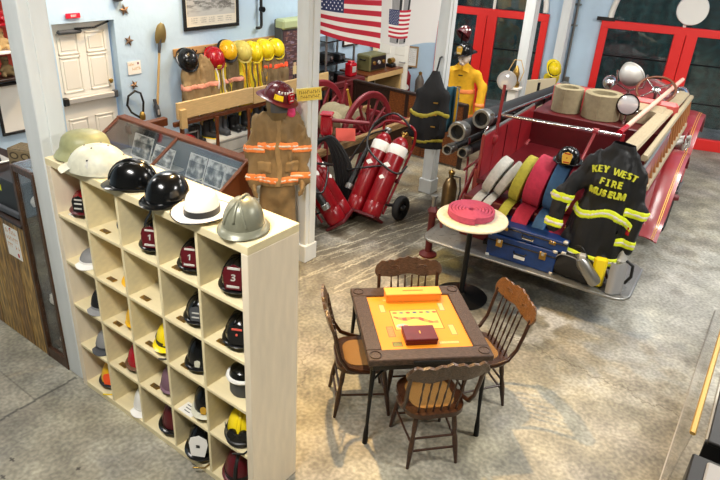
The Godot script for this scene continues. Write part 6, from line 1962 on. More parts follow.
	# red cabinet and alarm boxes
	t = thing("red_cabinet", "dark red metal cabinet against the back of the blue wall", "cabinet", Vector3(-6.42, 0, -8.62), W)
	put("body", bx(Vector3(0, 0.5, 0), Vector3(0.34, 1.0, 0.34), 0.01), M.maroon, t)
	put("door", bx(Vector3(0, 0.5, 0.175), Vector3(0.3, 0.94, 0.02), 0.005), M.dark_red, t)
	put("knob", lt([Vector2(0, 0), Vector2(0.015, 0), Vector2(0.018, 0.02), Vector2(0, 0.025)], 10, Transform3D(Basis(Vector3.RIGHT, PI / 2), Vector3(0.1, 0.55, 0.185))), M.brass, t)
	t = thing("alarm_box", "small red alarm box standing on the dark red cabinet", "alarm box", Vector3(-6.42, 1.001, -8.6), W)
	put("body", bx(Vector3(0, 0.11, 0), Vector3(0.18, 0.22, 0.14), 0.02), M.red_gloss, t)
	put("face", bx(Vector3(0, 0.12, 0.072), Vector3(0.1, 0.1, 0.01), 0.004), M.cast, t)
	put("peak", bx(Vector3(0, 0.235, 0), Vector3(0.1, 0.04, 0.1), 0.018), M.red_gloss, t)
	# counter with an old oven-like radio
	t = thing("wooden_counter", "wooden counter with a pale edge in the back corner", "counter", Vector3(-6.55, 0, -9.4), W)
	put("top", bx(Vector3(0, 0.98, 0), Vector3(1.1, 0.05, 0.62), 0.006), M.mahogany, t)
	put("edge_strip", bx(Vector3(0, 0.94, 0.3), Vector3(1.1, 0.09, 0.03), 0.004), M.pine, t)
	put("back_panel", bx(Vector3(0, 0.48, -0.28), Vector3(1.08, 0.94, 0.02)), M.dark_wood, t)
	for s in [-1, 1]: put("side_panel", bx(Vector3(s * 0.53, 0.48, 0), Vector3(0.04, 0.95, 0.58)), M.pine, t)
	put("inner_shelf", bx(Vector3(0, 0.5, 0), Vector3(1.02, 0.03, 0.54)), M.dark_wood, t)
	t = thing("vintage_receiver", "olive metal vintage receiver standing on the wooden counter", "receiver", Vector3(-6.5, 1.006, -9.3), W)
	put("case", bx(Vector3(0, 0.14, 0), Vector3(0.5, 0.28, 0.3), 0.02), M.oven_green, t)
	put("front", bx(Vector3(0, 0.14, 0.152), Vector3(0.44, 0.22, 0.012), 0.005), M.black, t)
	for k in 3: put("dial", lt([Vector2(0, 0), Vector2(0.035, 0), Vector2(0.03, 0.02), Vector2(0, 0.02)], 14, Transform3D(Basis(Vector3.RIGHT, PI / 2), Vector3(-0.14 + k * 0.14, 0.15, 0.158))), M.brass if k != 1 else M.cast, t)
	for s in [-1, 1]: put("handle", tb([Vector3(s * 0.25, 0.2, 0.05), Vector3(s * 0.29, 0.2, 0.05), Vector3(s * 0.29, 0.2, -0.05), Vector3(s * 0.25, 0.2, -0.05)], 0.01, 6), M.black_metal, t)
	t = thing("small_machine", "small black and brass machine at the counter's far end", "machine", Vector3(-6.4, 1.006, -9.78), W)
	put("base", bx(Vector3(0, 0.03, 0), Vector3(0.14, 0.06, 0.14), 0.01), M.black, t)
	put("drum", lt([Vector2(0, -0.06), Vector2(0.05, -0.06), Vector2(0.05, 0.06), Vector2(0, 0.06)], 16, Transform3D(Basis(Vector3.BACK, PI / 2), Vector3(0, 0.11, 0))), M.brass, t)
	framed("framed_notice", "small dark framed picture above the counter", "picture", Vector3(-6.985, 1.5, -9.3), W, 0.46, 0.32, M.dark_wood, 0.03, M.paper)
	# white door standing in the corner
	t = thing("white_door_leaf", "white panelled door standing open in the back corner", "door", Vector3(-6.5, 0, -9.98), 0.15)
	put("leaf", bx(Vector3(0, 1.0, 0), Vector3(0.62, 2.0, 0.045), 0.004), M.door_white, t)
	for s in [-1, 1]:
		for p in [[1.5, 0.62], [0.55, 0.62]]: put("panel", bx(Vector3(s * 0.145, p[0], 0.022), Vector3(0.2, p[1], 0.016), 0.007), M.door_panel, t)
	put("handle", tb([Vector3(0.26, 1.08, 0.02), Vector3(0.26, 1.08, 0.06), Vector3(0.16, 1.08, 0.06)], 0.011, 6), M.steel, t)
	put("frame_post", bx(Vector3(-0.36, 1.02, 0.0), Vector3(0.09, 2.04, 0.08), 0.006), mat(Color("f0e0b8"), 0.5), t)
	im = blank(96, 128, Color("f2efe8"))
	for r in 7: strokes(im, 12, 82, 14 + r * 14, 6, Color("b0aca0"))
	framed("notice_board", "wooden framed white notice on the back wall beside the white door", "notice", back(0.35, 1.02, 0.01), BACK_T, 0.3, 0.4, mat(Color("a8865c"), 0.5), 0.03, printed(im))
	t = thing("wall_extinguisher", "red extinguisher with a white gauge disc under the framed notice", "extinguisher", back(0.34, 0.36, 0.14), BACK_T)
	put("tank", lt([Vector2(0, 0), Vector2(0.075, 0.005), Vector2(0.08, 0.03), Vector2(0.08, 0.32), Vector2(0.03, 0.4), Vector2(0, 0.4)], 18), M.ext_red, t)
	put("gauge", lt([Vector2(0, 0), Vector2(0.06, 0), Vector2(0.058, 0.012), Vector2(0, 0.014)], 18, Transform3D(Basis(Vector3.RIGHT, PI / 2), Vector3(0.02, 0.1, 0.08))), M.white_gloss, t)
	put("valve", tb([Vector3(0, 0.4, 0), Vector3(0, 0.46, 0), Vector3(0.08, 0.48, 0.04)], 0.018, 6), M.black, t)
	put("wall_hook", bx(Vector3(0, 0.2, -0.1), Vector3(0.06, 0.06, 0.08)), M.steel, t)
	t = thing("gas_cylinder", "dull brown gas cylinder by the left red door's jamb", "cylinder", back(0.62, 0, 0.2), 0.0)
	put("tank", lt([Vector2(0, 0), Vector2(0.08, 0), Vector2(0.085, 0.02), Vector2(0.085, 0.62), Vector2(0.04, 0.72), Vector2(0.02, 0.74), Vector2(0, 0.74)], 18), mat(Color("6a6258"), 0.5, 0.3), t)
	put("cap", lt([Vector2(0.03, 0.72), Vector2(0.035, 0.78), Vector2(0, 0.8)], 12), M.brass, t)
	# flags hung between the posts
	t = thing("flag_line", "thin wire strung between the posts that carries the two flags", "wire", Vector3.ZERO)
	put("wire", tb([Vector3(-3.985, 2.84, -4.73), Vector3(-3.985, 2.835, -5.8), Vector3(-3.99, 2.935, -5.88), Vector3(-4.0, 2.94, -7.22)], 0.004, 5), M.black_metal, t)
	t = thing("striped_flag", "red, white and blue flag with stars hanging between the posts", "flag", Vector3(-3.98, 2.3, -4.77), W)
	put("cloth", sh(func(u, v): return Vector3(u * 1.04, lerpf(0.07 - 0.26 * u - 0.03 * sin(u * 3.0) * (1 - u), 0.52, v), 0.018 * sin(u * 8.0 + v * 2.0)), 24, 12, 0.003), printed(flag_image(), 0.8), t)
	for k in 3: put("clip", lt([Vector2(0, -0.01), Vector2(0.01, 0), Vector2(0, 0.02)], 8, Transform3D(Basis(), Vector3(0.05 + k * 0.46, 0.525, 0))), M.steel, t)
	t = thing("memorial_flag", "white flag with grey towers and a small striped flag on it", "flag", Vector3(-3.99, 2.2, -5.84), W)
	put("cloth", sh(func(u, v): return Vector3(u * 1.24 - 0.05 * (1 - v) * u, lerpf(-0.02 - 0.17 * u - 0.04 * sin(u * 5.0), 0.72, v), 0.02 * sin(u * 9.0 - v * 2.0)), 24, 12, 0.003), printed(memorial_image(), 0.8), t)
	for k in 3: put("clip", lt([Vector2(0, -0.01), Vector2(0.01, 0), Vector2(0, 0.02)], 8, Transform3D(Basis(), Vector3(0.05 + k * 0.52, 0.725, 0))), M.steel, t)
	# sign on the middle post
	im = blank(192, 96, Color("e6cc58"))
	outline(im, Rect2i(0, 0, 192, 96), Color("f0e088"), 5)
	strokes(im, 22, 176, 18, 26, Color("7a5c1c"))
	strokes(im, 30, 170, 54, 24, Color("7a5c1c"))
	t = thing("yellow_sign", "small yellow worn sign fixed across the middle post", "sign", Vector3(-3.9, 1.83, -4.58), 0.85)
	t.rotation.z = 0.1
	put("board", sh(func(u, v): return Vector3((u - 0.5) * 0.24, (v - 0.5) * 0.12, 0.0), 1, 1, 0.012), printed(im), t)
	put("bracket", bx(Vector3(0, 0, -0.025), Vector3(0.05, 0.05, 0.04)), M.black_metal, t)
	# beige barricade, brass lamp and yellow hat by the fourth post
	t = thing("beige_panel", "pale wooden panel with a dark slot behind the suction hoses", "panel", Vector3(-3.95, 0, -10.55), 1.15)
	put("panel", bx(Vector3(0, 0.55, 0), Vector3(0.95, 1.1, 0.04), 0.006), mat(Color("e6d8b4"), 0.6), t)
	put("slot", bx(Vector3(0.08, 0.92, 0.021), Vector3(0.06, 0.26, 0.01), 0.003), M.black, t)
	t = thing("yellow_kit", "yellow helmet over a yellow strap coat hanging by the rear right post", "coat", Vector3(-3.92, 0, -11.25), 0.6)
	make_coat(t, {"sh": 1.1, "hem": 0.5, "hw": 0.13, "sq": 0.6, "amp": 0.04, "cell": 0.026}, M.lemon_cloth)
	put("strap", tb([Vector3(-0.05, 1.15, 0.1), Vector3(-0.02, 0.85, 0.13), Vector3(0.02, 0.55, 0.14)], 0.022, 6), M.black, t)
	var yh := fire_helmet("yellow helmet with a black band above the strap coat by the rear post", M.yellow_gloss, Vector3(-3.9, 1.17, -11.2), 0.0, {"combs": 0, "crest": 0.01, "band": M.black, "r": Vector3(0.11, 0.13, 0.13)})
	yh.basis = Basis(Vector3.UP, 0.6) * Basis(Vector3.RIGHT, 0.9)
	t = thing("brass_lantern", "brass lantern with a wire bail beside the fourth post", "lantern", Vector3(-4.0, 1.09, -9.78), 0.3)
	put("body", lt([Vector2(0, 0), Vector2(0.08, 0.0), Vector2(0.085, 0.06), Vector2(0.05, 0.1), Vector2(0.06, 0.2), Vector2(0.04, 0.28), Vector2(0.015, 0.33), Vector2(0, 0.34)], 18), M.brass, t)
	put("bail", tb([Vector3(-0.08, 0.1, 0), Vector3(-0.12, 0.25, 0), Vector3(-0.05, 0.42, 0), Vector3(0.05, 0.42, 0), Vector3(0.12, 0.25, 0), Vector3(0.08, 0.1, 0)], 0.008, 6), M.pine, t)
	t = thing("lantern_stand", "white stand that carries the brass lantern", "stand", Vector3(-4.0, 0, -9.78), 0.0)
	put("top", bx(Vector3(0, 1.07, 0), Vector3(0.24, 0.035, 0.2)), M.white_paint, t)
	put("column", bx(Vector3(0, 0.53, 0), Vector3(0.14, 1.06, 0.12)), M.white_paint, t)

func ext_cart(label: String, at: Vector3, turn: float):
	var t := thing("extinguisher_cart", label, "extinguisher", at, turn, "wheeled twin extinguisher carts")
	var lean := Basis(Vector3.RIGHT, -0.62)
	var xf := Transform3D(lean, Vector3(0, 0.09, 0.0))
	for s in [-1, 1]:
		var q := xf * Transform3D(Basis(), Vector3(s * 0.125, 0, 0))
		put("tank", lt([Vector2(0, 0.02), Vector2(0.112, 0.02), Vector2(0.118, 0.03), Vector2(0.118, 0.18), Vector2(0.113, 0.19), Vector2(0.118, 0.2), Vector2(0.118, 0.92), Vector2(0.1, 1.0), Vector2(0.05, 1.06), Vector2(0.03, 1.07), Vector2(0, 1.07)], 22, q), M.ext_red, t)
		put("neck_band", lt([Vector2(0.119, 0.82), Vector2(0.1215, 0.83), Vector2(0.1215, 0.93), Vector2(0.114, 0.945)], 22, q), M.paper, t)
		put("valve", lt([Vector2(0.025, 1.06), Vector2(0.03, 1.1), Vector2(0.045, 1.11), Vector2(0.045, 1.14), Vector2(0, 1.15)], 12, q), M.brass if s > 0 else M.steel, t)
		var P := [[Vector2(0, 0.66), 0.06], [Vector2(0.0, 0.5), 0.045]] if s > 0 else [[Vector2(0, 0.64), 0.055]]
		for k in P:
			var c: Vector2 = k[0]
			var r: float = k[1]
			put("white_label", sh(func(u, v):
				var a = 0.0 + (u - 0.5) * r * 34.0 * 0.5
				var w := 1.0 - absf(v - 0.5) * 2.0
				return q * Vector3(sin(a * w) * 0.1195, c.y + (v - 0.5) * r * 1.3, cos(a * w) * 0.1195), 8, 6, 0.003), M.paper, t)
	put("base_plate", bx(xf * Vector3(0, 0.0, 0), Vector3(0.52, 0.035, 0.26), 0.006, lean), M.dark_red, t)
	put("cross_band", bx(xf * Vector3(0, 0.55, -0.11), Vector3(0.5, 0.05, 0.03), 0.005, lean), M.dark_red, t)
	for s in [-1, 1]:
		put("handle", tb(cr([xf * Vector3(s * 0.2, 0.1, -0.14), xf * Vector3(s * 0.22, 0.9, -0.15), xf * Vector3(s * 0.24, 1.12, -0.08), xf * Vector3(s * 0.2, 1.22, 0.0), xf * Vector3(s * 0.0, 1.25, 0.02)]), 0.017, 8), M.ext_red, t)
		wheel(t, Vector3(s * 0.34, 0.16, -0.36), 0.16, 0.09, M.rubber, M.black_metal, 6, 0.014, 0.055)
		put("axle_arm", tb([Vector3(s * 0.3, 0.16, -0.36), xf * Vector3(s * 0.15, 0.2, -0.05)], 0.014, 6), M.black_metal, t)
	put("axle", tb([Vector3(-0.36, 0.16, -0.36), Vector3(0.36, 0.16, -0.36)], 0.016, 8), M.black_metal, t)
	put("hose", tb(cr([xf * Vector3(0.1, 1.12, 0.02), xf * Vector3(0.2, 1.2, 0.1), xf * Vector3(-0.05, 1.3, 0.14), xf * Vector3(-0.26, 1.1, 0.14), xf * Vector3(-0.2, 0.8, 0.17), xf * Vector3(0.15, 0.62, 0.18), xf * Vector3(0.32, 0.6, 0.1), xf * Vector3(0.3, 0.75, -0.05)]), 0.014, 8), M.black, t)
	put("hose", tb(cr([xf * Vector3(-0.1, 1.12, 0.02), xf * Vector3(-0.3, 0.95, 0.1), xf * Vector3(-0.42, 0.6, 0.08), xf * Vector3(-0.36, 0.45, 0.14), xf * Vector3(-0.2, 0.5, 0.18), xf * Vector3(0.1, 0.62, 0.17)]), 0.012, 8), M.black, t)
	put("horn", tb([xf * Vector3(-0.29, 0.28, 0.06), xf * Vector3(-0.28, 0.85, 0.04)], [0.045, 0.028], 10), M.black, t)
	put("horn_tip", lt([Vector2(0, -0.01), Vector2(0.05, -0.01), Vector2(0.052, 0.05), Vector2(0.04, 0.06)], 12, Transform3D(lean, xf * Vector3(-0.29, 0.25, 0.06))), M.steel, t)
	return t

func make_wagon():
	ext_cart("red twin-tank extinguisher cart leaning back, white labels, in front of the second post", Vector3(-4.1, 0, -5.86), 0.0)
	ext_cart("dark red extinguisher cart half hidden behind the middle post", Vector3(-4.2, 0, -5.58), 1.93)
	# coil of black hose by the second cart
	var t := thing("black_hose_coil", "loose coil of black hose hanging between the two carts", "hose", Vector3(-4.72, 0, -5.95), 0.5)
	var st := nst()
	for k in 8:
		var d := k * 0.028
		tube(st, cr([Vector3(-0.14, 0.88 - d * 0.3, 0.02 * (k % 3)), Vector3(-0.02 + d * 0.3, 0.86 + 0.01 * k, 0.03), Vector3(0.06 + d, 0.66, 0.05 - 0.01 * (k % 2)), Vector3(0.12 + d, 0.4, 0.06), Vector3(0.14 + d * 0.8, 0.14, 0.05), Vector3(0.05 + d * 0.5, 0.02 + 0.003 * k, 0.05 + 0.02 * (k % 3))]), 0.018, 7)
	put("hose", st, M.rubber, t)
	# hand-drawn hose wagon with two red wheels
	t = thing("hose_wagon", "old hose wagon with tall red spoked wheels and a long pale beam", "wagon", Vector3(-5.45, 0, -7.15))
	wheel(t, Vector3(0.45, 0.62, 0), 0.62, 0.06, M.wheel_red, M.wheel_red, 14, 0.022, 0.06)
	wheel(t, Vector3(-0.45, 0.62, 0), 0.62, 0.06, M.wheel_red, M.wheel_red, 14, 0.022, 0.06)
	put("axle", tb([Vector3(-0.5, 0.62, 0), Vector3(0.5, 0.62, 0)], 0.035, 10), M.black_metal, t)
	put("beam", bx(Vector3(0.58, 0.66, 0.05), Vector3(0.07, 0.1, 2.5), 0.012), M.old_beam, t)
	put("beam", bx(Vector3(-0.3, 0.66, 0.05), Vector3(0.07, 0.1, 2.3), 0.012), M.old_beam, t)
	put("under_board", bx(Vector3(0.56, 0.53, 0.1), Vector3(0.03, 0.16, 2.2), 0.006), M.dark_wood, t)
	put("cross_bar", bx(Vector3(0.14, 0.64, 1.1), Vector3(0.9, 0.07, 0.07)), M.wheel_red, t)
	put("cross_bar", bx(Vector3(0.14, 0.64, -1.0), Vector3(0.9, 0.07, 0.07)), M.wheel_red, t)
	var reel := Transform3D(Basis(Vector3.BACK, PI / 2), Vector3(0, 0.72, 0))
	put("reel_drum", lt([Vector2(0, -0.33), Vector2(0.14, -0.33), Vector2(0.14, 0.33), Vector2(0, 0.33)], 20, reel), M.wheel_red, t)
	put("hose_wrap", lt([Vector2(0.14, -0.3), Vector2(0.22, -0.28), Vector2(0.225, -0.2), Vector2(0.24, -0.16), Vector2(0.23, -0.08), Vector2(0.25, 0.0), Vector2(0.23, 0.1), Vector2(0.245, 0.2), Vector2(0.22, 0.28), Vector2(0.14, 0.3)], 24, reel), M.canvas, t)
	for k in 4: put("brace_rod", tb([Vector3(0.3 - 0.15 * k, 0.3, 0.35), Vector3(0.42 - 0.22 * k, 0.95, -0.2)], 0.016, 6), M.wheel_red, t)
	for k in 3: put("brass_nozzle", lt([Vector2(0, 0), Vector2(0.03, 0), Vector2(0.024, 0.08), Vector2(0.012, 0.3), Vector2(0.018, 0.32), Vector2(0, 0.32)], 12, Transform3D(Basis(Vector3.RIGHT, 0.4 - 0.3 * k), Vector3(0.2 - k * 0.16, 0.95, 0.05 - 0.1 * k))), M.gold if k == 0 else M.wheel_red, t)
	t = thing("red_valve_box", "bright red valve box with a bar, right of the middle post's sign", "valve box", Vector3(-4.86, 0.0, -6.06), 0.5)
	put("box", bx(Vector3(0, 1.02, 0), Vector3(0.14, 0.26, 0.14), 0.02), M.red_gloss, t)
	put("lid", bx(Vector3(0, 1.16, 0), Vector3(0.16, 0.03, 0.16), 0.01), M.red_gloss, t)
	put("bar", tb([Vector3(0.05, 1.08, 0), Vector3(0.5, 1.0, -0.3)], 0.028, 10), M.wheel_red, t)
	put("post", tb([Vector3(0, 0.0, 0), Vector3(0, 0.9, 0)], 0.03, 10), M.wheel_red, t)
	put("foot", lt([Vector2(0, 0), Vector2(0.13, 0), Vector2(0.13, 0.02), Vector2(0.03, 0.05)], 20), M.wheel_red, t)
	hose_roll("canvas_hose", "tan canvas hose roll lying on the wagon beside the red valve box", M.canvas, Transform3D(Basis(Vector3.UP, 0.5) * Basis(Vector3.RIGHT, 0.3), Vector3(-5.12, 0.9, -6.5)), 0.15, 0.16, "")
	t = thing("coral_card", "coral red blank card propped on the wagon's beam", "card", Vector3(-4.84, 0.72, -6.44), 0.75)
	put("card", bx(Vector3(0, 0.09, 0), Vector3(0.26, 0.17, 0.012), 0.002, Basis(Vector3.RIGHT, -0.5)), M.coral, t)
	put("easel", tb([Vector3(0, 0.13, -0.06), Vector3(0, -0.005, -0.12)], 0.008, 5), M.black_metal, t)
	# plank barrier before the coats
	t = thing("plank_barrier", "turned wooden balustrade carrying two pale pine planks before the coats", "barrier", Vector3(-6.3, 0, -6.4), PI / 2)
	put("plank", bx(Vector3(-0.86, 1.1, 0), Vector3(1.3, 0.21, 0.035), 0.004), mat(Color("e0bd84"), 0.55, 0, "softwood", Vector3(0.8, 7, 7)), t)
	put("plank", bx(Vector3(0.62, 1.08, 0), Vector3(1.64, 0.22, 0.035), 0.004), mat(Color("dab67c"), 0.55, 0, "softwood", Vector3(0.8, 7, 7)), t)
	put("end_batten", bx(Vector3(-1.44, 1.0, 0.03), Vector3(0.09, 0.24, 0.05)), M.pine, t)
	st = nst()
	for k in 3: box(st, Vector3(0.18 + k * 0.035, 1.07 + 0.004 * k, 0.019), Vector3(0.012, 0.045, 0.003), Basis(Vector3.BACK, 0.4 * (k - 1)), 0.0)
	put("dark_marks", st, M.black, t)
	put("bottom_rail", bx(Vector3(0, 0.27, 0), Vector3(3.1, 0.08, 0.08), 0.01), M.mahogany, t)
	put("top_rail", bx(Vector3(0, 0.93, -0.03), Vector3(3.1, 0.06, 0.05), 0.01), M.mahogany, t)
	for k in 6:
		var x := -1.45 + k * 0.58
		put("baluster", lt([Vector2(0, 0.0), Vector2(0.03, 0.0), Vector2(0.03, 0.34), Vector2(0.018, 0.37), Vector2(0.028, 0.46), Vector2(0.024, 0.6), Vector2(0.018, 0.76), Vector2(0.028, 0.8), Vector2(0.03, 0.92), Vector2(0, 0.92)], 12, Transform3D(Basis(), Vector3(x, 0, 0))), M.mahogany, t)
	t = thing("mahogany_beam", "mahogany beam end joining the plank barrier to the showcase", "beam", Vector3(-6.4, 0, -4.52), PI / 2)
	put("beam", bx(Vector3(0, 0.98, 0), Vector3(0.56, 0.1, 0.08), 0.01), M.mahogany, t)
	put("leg", bx(Vector3(0.18, 0.47, 0), Vector3(0.08, 0.93, 0.07), 0.01), M.mahogany, t)
	# white bench with boots
	t = thing("white_bench", "low white bench under the hanging coats", "bench", Vector3(-6.78, 0, -6.35), PI / 2)
	put("seat_board", bx(Vector3(0, 0.435, 0), Vector3(2.1, 0.03, 0.4)), M.bench_white, t)
	put("front_board", bx(Vector3(0, 0.33, 0.18), Vector3(2.06, 0.15, 0.03)), M.bench_white, t)
	put("front_board", bx(Vector3(0, 0.16, 0.18), Vector3(2.06, 0.16, 0.03)), M.bench_white, t)
	put("plinth", bx(Vector3(0, 0.04, 0.16), Vector3(2.04, 0.08, 0.03)), M.bench_white, t)
	for s in [-1, 1]: put("end_board", bx(Vector3(s * 1.02, 0.21, 0), Vector3(0.03, 0.42, 0.36)), M.bench_white, t)
	var bf := field([[Vector3(0, 0.3, -0.03), Vector3(0, 0.07, -0.03), 0.065, 0.055], [Vector3(0, 0.05, -0.03), Vector3(0.0, 0.045, 0.14), 0.05, 0.045]], 0.03)
	var bm := nets(func(p): return maxf(maxf(bf.call(p), 0.002 - p.y), p.y - 0.31), Vector3(-0.1, -0.03, -0.14), Vector3(0.1, 0.36, 0.24), 0.018)
	for k in 14:
		var z := -5.5 - k * 0.125
		var pair := k / 2
		var ord: String = ["first", "second", "third", "fourth", "fifth", "sixth", "seventh"][pair]
		var b := thing("rubber_boot", "black %s boot of the %s pair from the left on the white bench" % ["left" if k % 2 == 0 else "right", ord], "boot", Vector3(-6.82, 0.451, z - (0.04 if k % 2 == 0 else 0.0)), PI / 2 + 0.15 * ((k * 7) % 5 - 2), "boots on the white bench")
		again(bm, "boot", [M.black, M.rubber, M.darkgrey][pair % 3], b, Transform3D(Basis().scaled(Vector3(0.85, 0.7 + 0.1 * (pair % 3), 0.85)), Vector3.ZERO))
		put("sole", bx(Vector3(0, 0.008, 0.04), Vector3(0.075, 0.016, 0.22), 0.006), M.yellow_gloss if pair % 3 == 1 else M.darkgrey, b)
		put("pull_loop", tb([Vector3(-0.045, 0.2, -0.02), Vector3(-0.05, 0.25, -0.02), Vector3(-0.04, 0.2, -0.05)], 0.006, 5), M.yellow_gloss if pair % 3 == 1 else M.grey, b)
	# red trunk at the barrier's left end
	t = thing("red_case", "dark red metal case with a frame behind the showcase's rail", "case", Vector3(-6.55, 0, -5.12), PI / 2)
	put("body", bx(Vector3(0, 0.55, 0), Vector3(0.3, 0.26, 0.26), 0.02), M.red_gloss, t)
	for s in [-1, 1]:
		put("frame_leg", tb([Vector3(s * 0.17, 0.0, 0.14), Vector3(s * 0.17, 0.75, 0.14)], 0.012, 6), M.steel, t)
		put("frame_leg", tb([Vector3(s * 0.17, 0.0, -0.14), Vector3(s * 0.17, 0.75, -0.14)], 0.012, 6), M.steel, t)
	put("frame_rail", tb([Vector3(-0.17, 0.75, 0.14), Vector3(0.17, 0.75, 0.14)], 0.012, 6), M.steel, t)
	put("frame_shelf", bx(Vector3(0, 0.405, 0), Vector3(0.34, 0.02, 0.3)), M.steel, t)
	# slanted glass showcase
	var ph := blank(256, 160, Color("8a8a86"))
	var pn := FastNoiseLite.new()
	pn.frequency = 0.011
	pn.fractal_octaves = 2
	for y in 160:
		for x in 256:
			var g := clampf(0.5 + pn.get_noise_2d(x, y * 1.4) * 0.6 + (0.22 if y < 50 else -0.08), 0.12, 0.85)
			ph.set_pixel(x, y, Color(g, g, g * 0.97))
	outline(ph, Rect2i(0, 0, 256, 160), Color("e4e2dc"), 7)
	t = thing("slant_showcase", "long mahogany showcase with a slanted glass top and old photographs", "showcase", Vector3(-5.42, 0, -4.0))
	put("cabinet", bx(Vector3(0, 0.36, 0.0), Vector3(2.1, 0.72, 0.56), 0.01), M.mahogany, t)
	var yb := 1.12
	var zb := -0.19
	var yf := 0.8
	var zf := 0.3
	for s in [-1, 1]:
		st = nst()
		prism(st, [Vector2(-0.3, 0.72), Vector2(0.3, 0.72), Vector2(0.3, 0.8), Vector2(-0.19, 1.1), Vector2(-0.3, 1.1)], -0.018, 0.018, Transform3D(Basis(Vector3.UP, -PI / 2), Vector3(s * 1.04, 0, 0)))
		put("end_panel", st, M.mahogany, t)
	put("back_board", bx(Vector3(0, 0.91, -0.28), Vector3(2.08, 0.38, 0.02)), M.dark_wood, t)
	put("top_rail", bx(Vector3(0, yb, -0.24), Vector3(2.16, 0.045, 0.12), 0.008), M.mahogany, t)
	put("front_rail", bx(Vector3(0, yf, zf), Vector3(2.16, 0.05, 0.05), 0.008), M.mahogany, t)
	var sl := Vector3(0, yf - yb, zf - zb)
	for k in 3: put("glazing_bar", tb([Vector3(-1.05 + k * 1.05, yb, zb), Vector3(-1.05 + k * 1.05, yf + 0.02, zf)], 0.024, 4), M.mahogany, t)
	for k in 2: put("pane", sh(func(u, v): return Vector3(-1.03 + k * 1.05 + u * 1.01, yf + 0.01, zf) + Vector3(0, yb - yf - 0.01, zb - zf) * v, 1, 1, 0.006), M.glass, t)
	put("bed", bx(Vector3(-0.52, 0.735, 0.0), Vector3(1.0, 0.02, 0.54)), M.hose_white, t)
	put("bed", bx(Vector3(0.52, 0.735, 0.0), Vector3(1.0, 0.02, 0.54)), M.darkgrey, t)
	var pm := printed(ph, 0.6)
	for k in 5:
		var p := thing("old_photograph", "grey old photograph standing %s inside the slanted showcase" % ["at the far left", "second from the left", "just right of the middle bar", "second from the right", "at the far right"][k], "photograph", Vector3([-6.05, -5.68, -5.12, -4.83, -4.55][k], 0.746, -4.13), 0.0, "photographs in the showcase")
		put("print", sh(func(u, v): return Vector3((u - 0.5) * (0.34 if k < 2 else 0.27), v * (0.2 if k == 1 else 0.25), -0.1 * v), 1, 1, 0.008), pm, p)
		put("mount", bx(Vector3(0, 0.11, -0.075), Vector3(0.2, 0.02, 0.03), 0.002), M.darkgrey, p)
	t = thing("leather_harness", "coiled black leather harness lying in the showcase's right half", "harness", Vector3(-5.15, 0.747, -3.88), 0.3)
	st = nst()
	for k in 3:
		var ring := []
		for i in 21: ring.append(Vector3(sin(TAU * i / 20) * (0.17 - k * 0.02), 0.02 + k * 0.025 + 0.02 * sin(i), cos(TAU * i / 20) * (0.12 - k * 0.01)))
		tube(st, ring, 0.016, 6, false)
	put("strap", st, M.black, t)
	put("buckle", bx(Vector3(0.16, 0.06, 0.02), Vector3(0.05, 0.04, 0.012)), M.steel, t)
	t = thing("cord_loop", "loop of pale cord among the photographs in the showcase", "cord", Vector3(-4.83, 0.748, -3.9))
	put("cord", tb([Vector3(-0.1, 0.01, 0.06), Vector3(-0.12, 0.06, -0.05), Vector3(-0.02, 0.11, -0.13), Vector3(0.06, 0.06, -0.06), Vector3(0.02, 0.012, 0.05), Vector3(0.12, 0.01, 0.1)], 0.008, 6), M.cream, t)
	# wooden partition in the back
	M.amber = mat(Color("a05a28"), 0.45, 0, "wood", Vector3(3, 6, 3))
	t = thing("wood_partition", "low brown wooden partition in front of the counter and white door", "partition", Vector3(-5.15, 0, -8.42))
	for k in 3: put("panel", bx(Vector3(-0.68 + k * 0.68, 0.5, 0), Vector3(0.67, 0.94, 0.03), 0.004), [M.dark_wood, M.amber, M.amber][k], t)
	put("top_rail", bx(Vector3(0, 0.99, 0), Vector3(2.1, 0.05, 0.07), 0.008), M.dark_wood, t)
	for s in [-1, 0, 1]: put("post", bx(Vector3(s * 1.03, 0.5, 0), Vector3(0.06, 1.0, 0.06)), M.dark_wood, t)
	t = thing("maroon_rail", "maroon painted rail fence running to the partition's corner", "rail fence", Vector3(-6.22, 0, -8.12), PI / 2)
	put("rail", bx(Vector3(0, 0.97, 0), Vector3(0.5, 0.09, 0.06), 0.008), M.maroon, t)
	put("board", bx(Vector3(0, 0.5, 0), Vector3(0.48, 0.8, 0.03)), M.maroon, t)
	put("post", bx(Vector3(0.22, 0.48, 0), Vector3(0.07, 0.96, 0.07)), M.maroon, t)

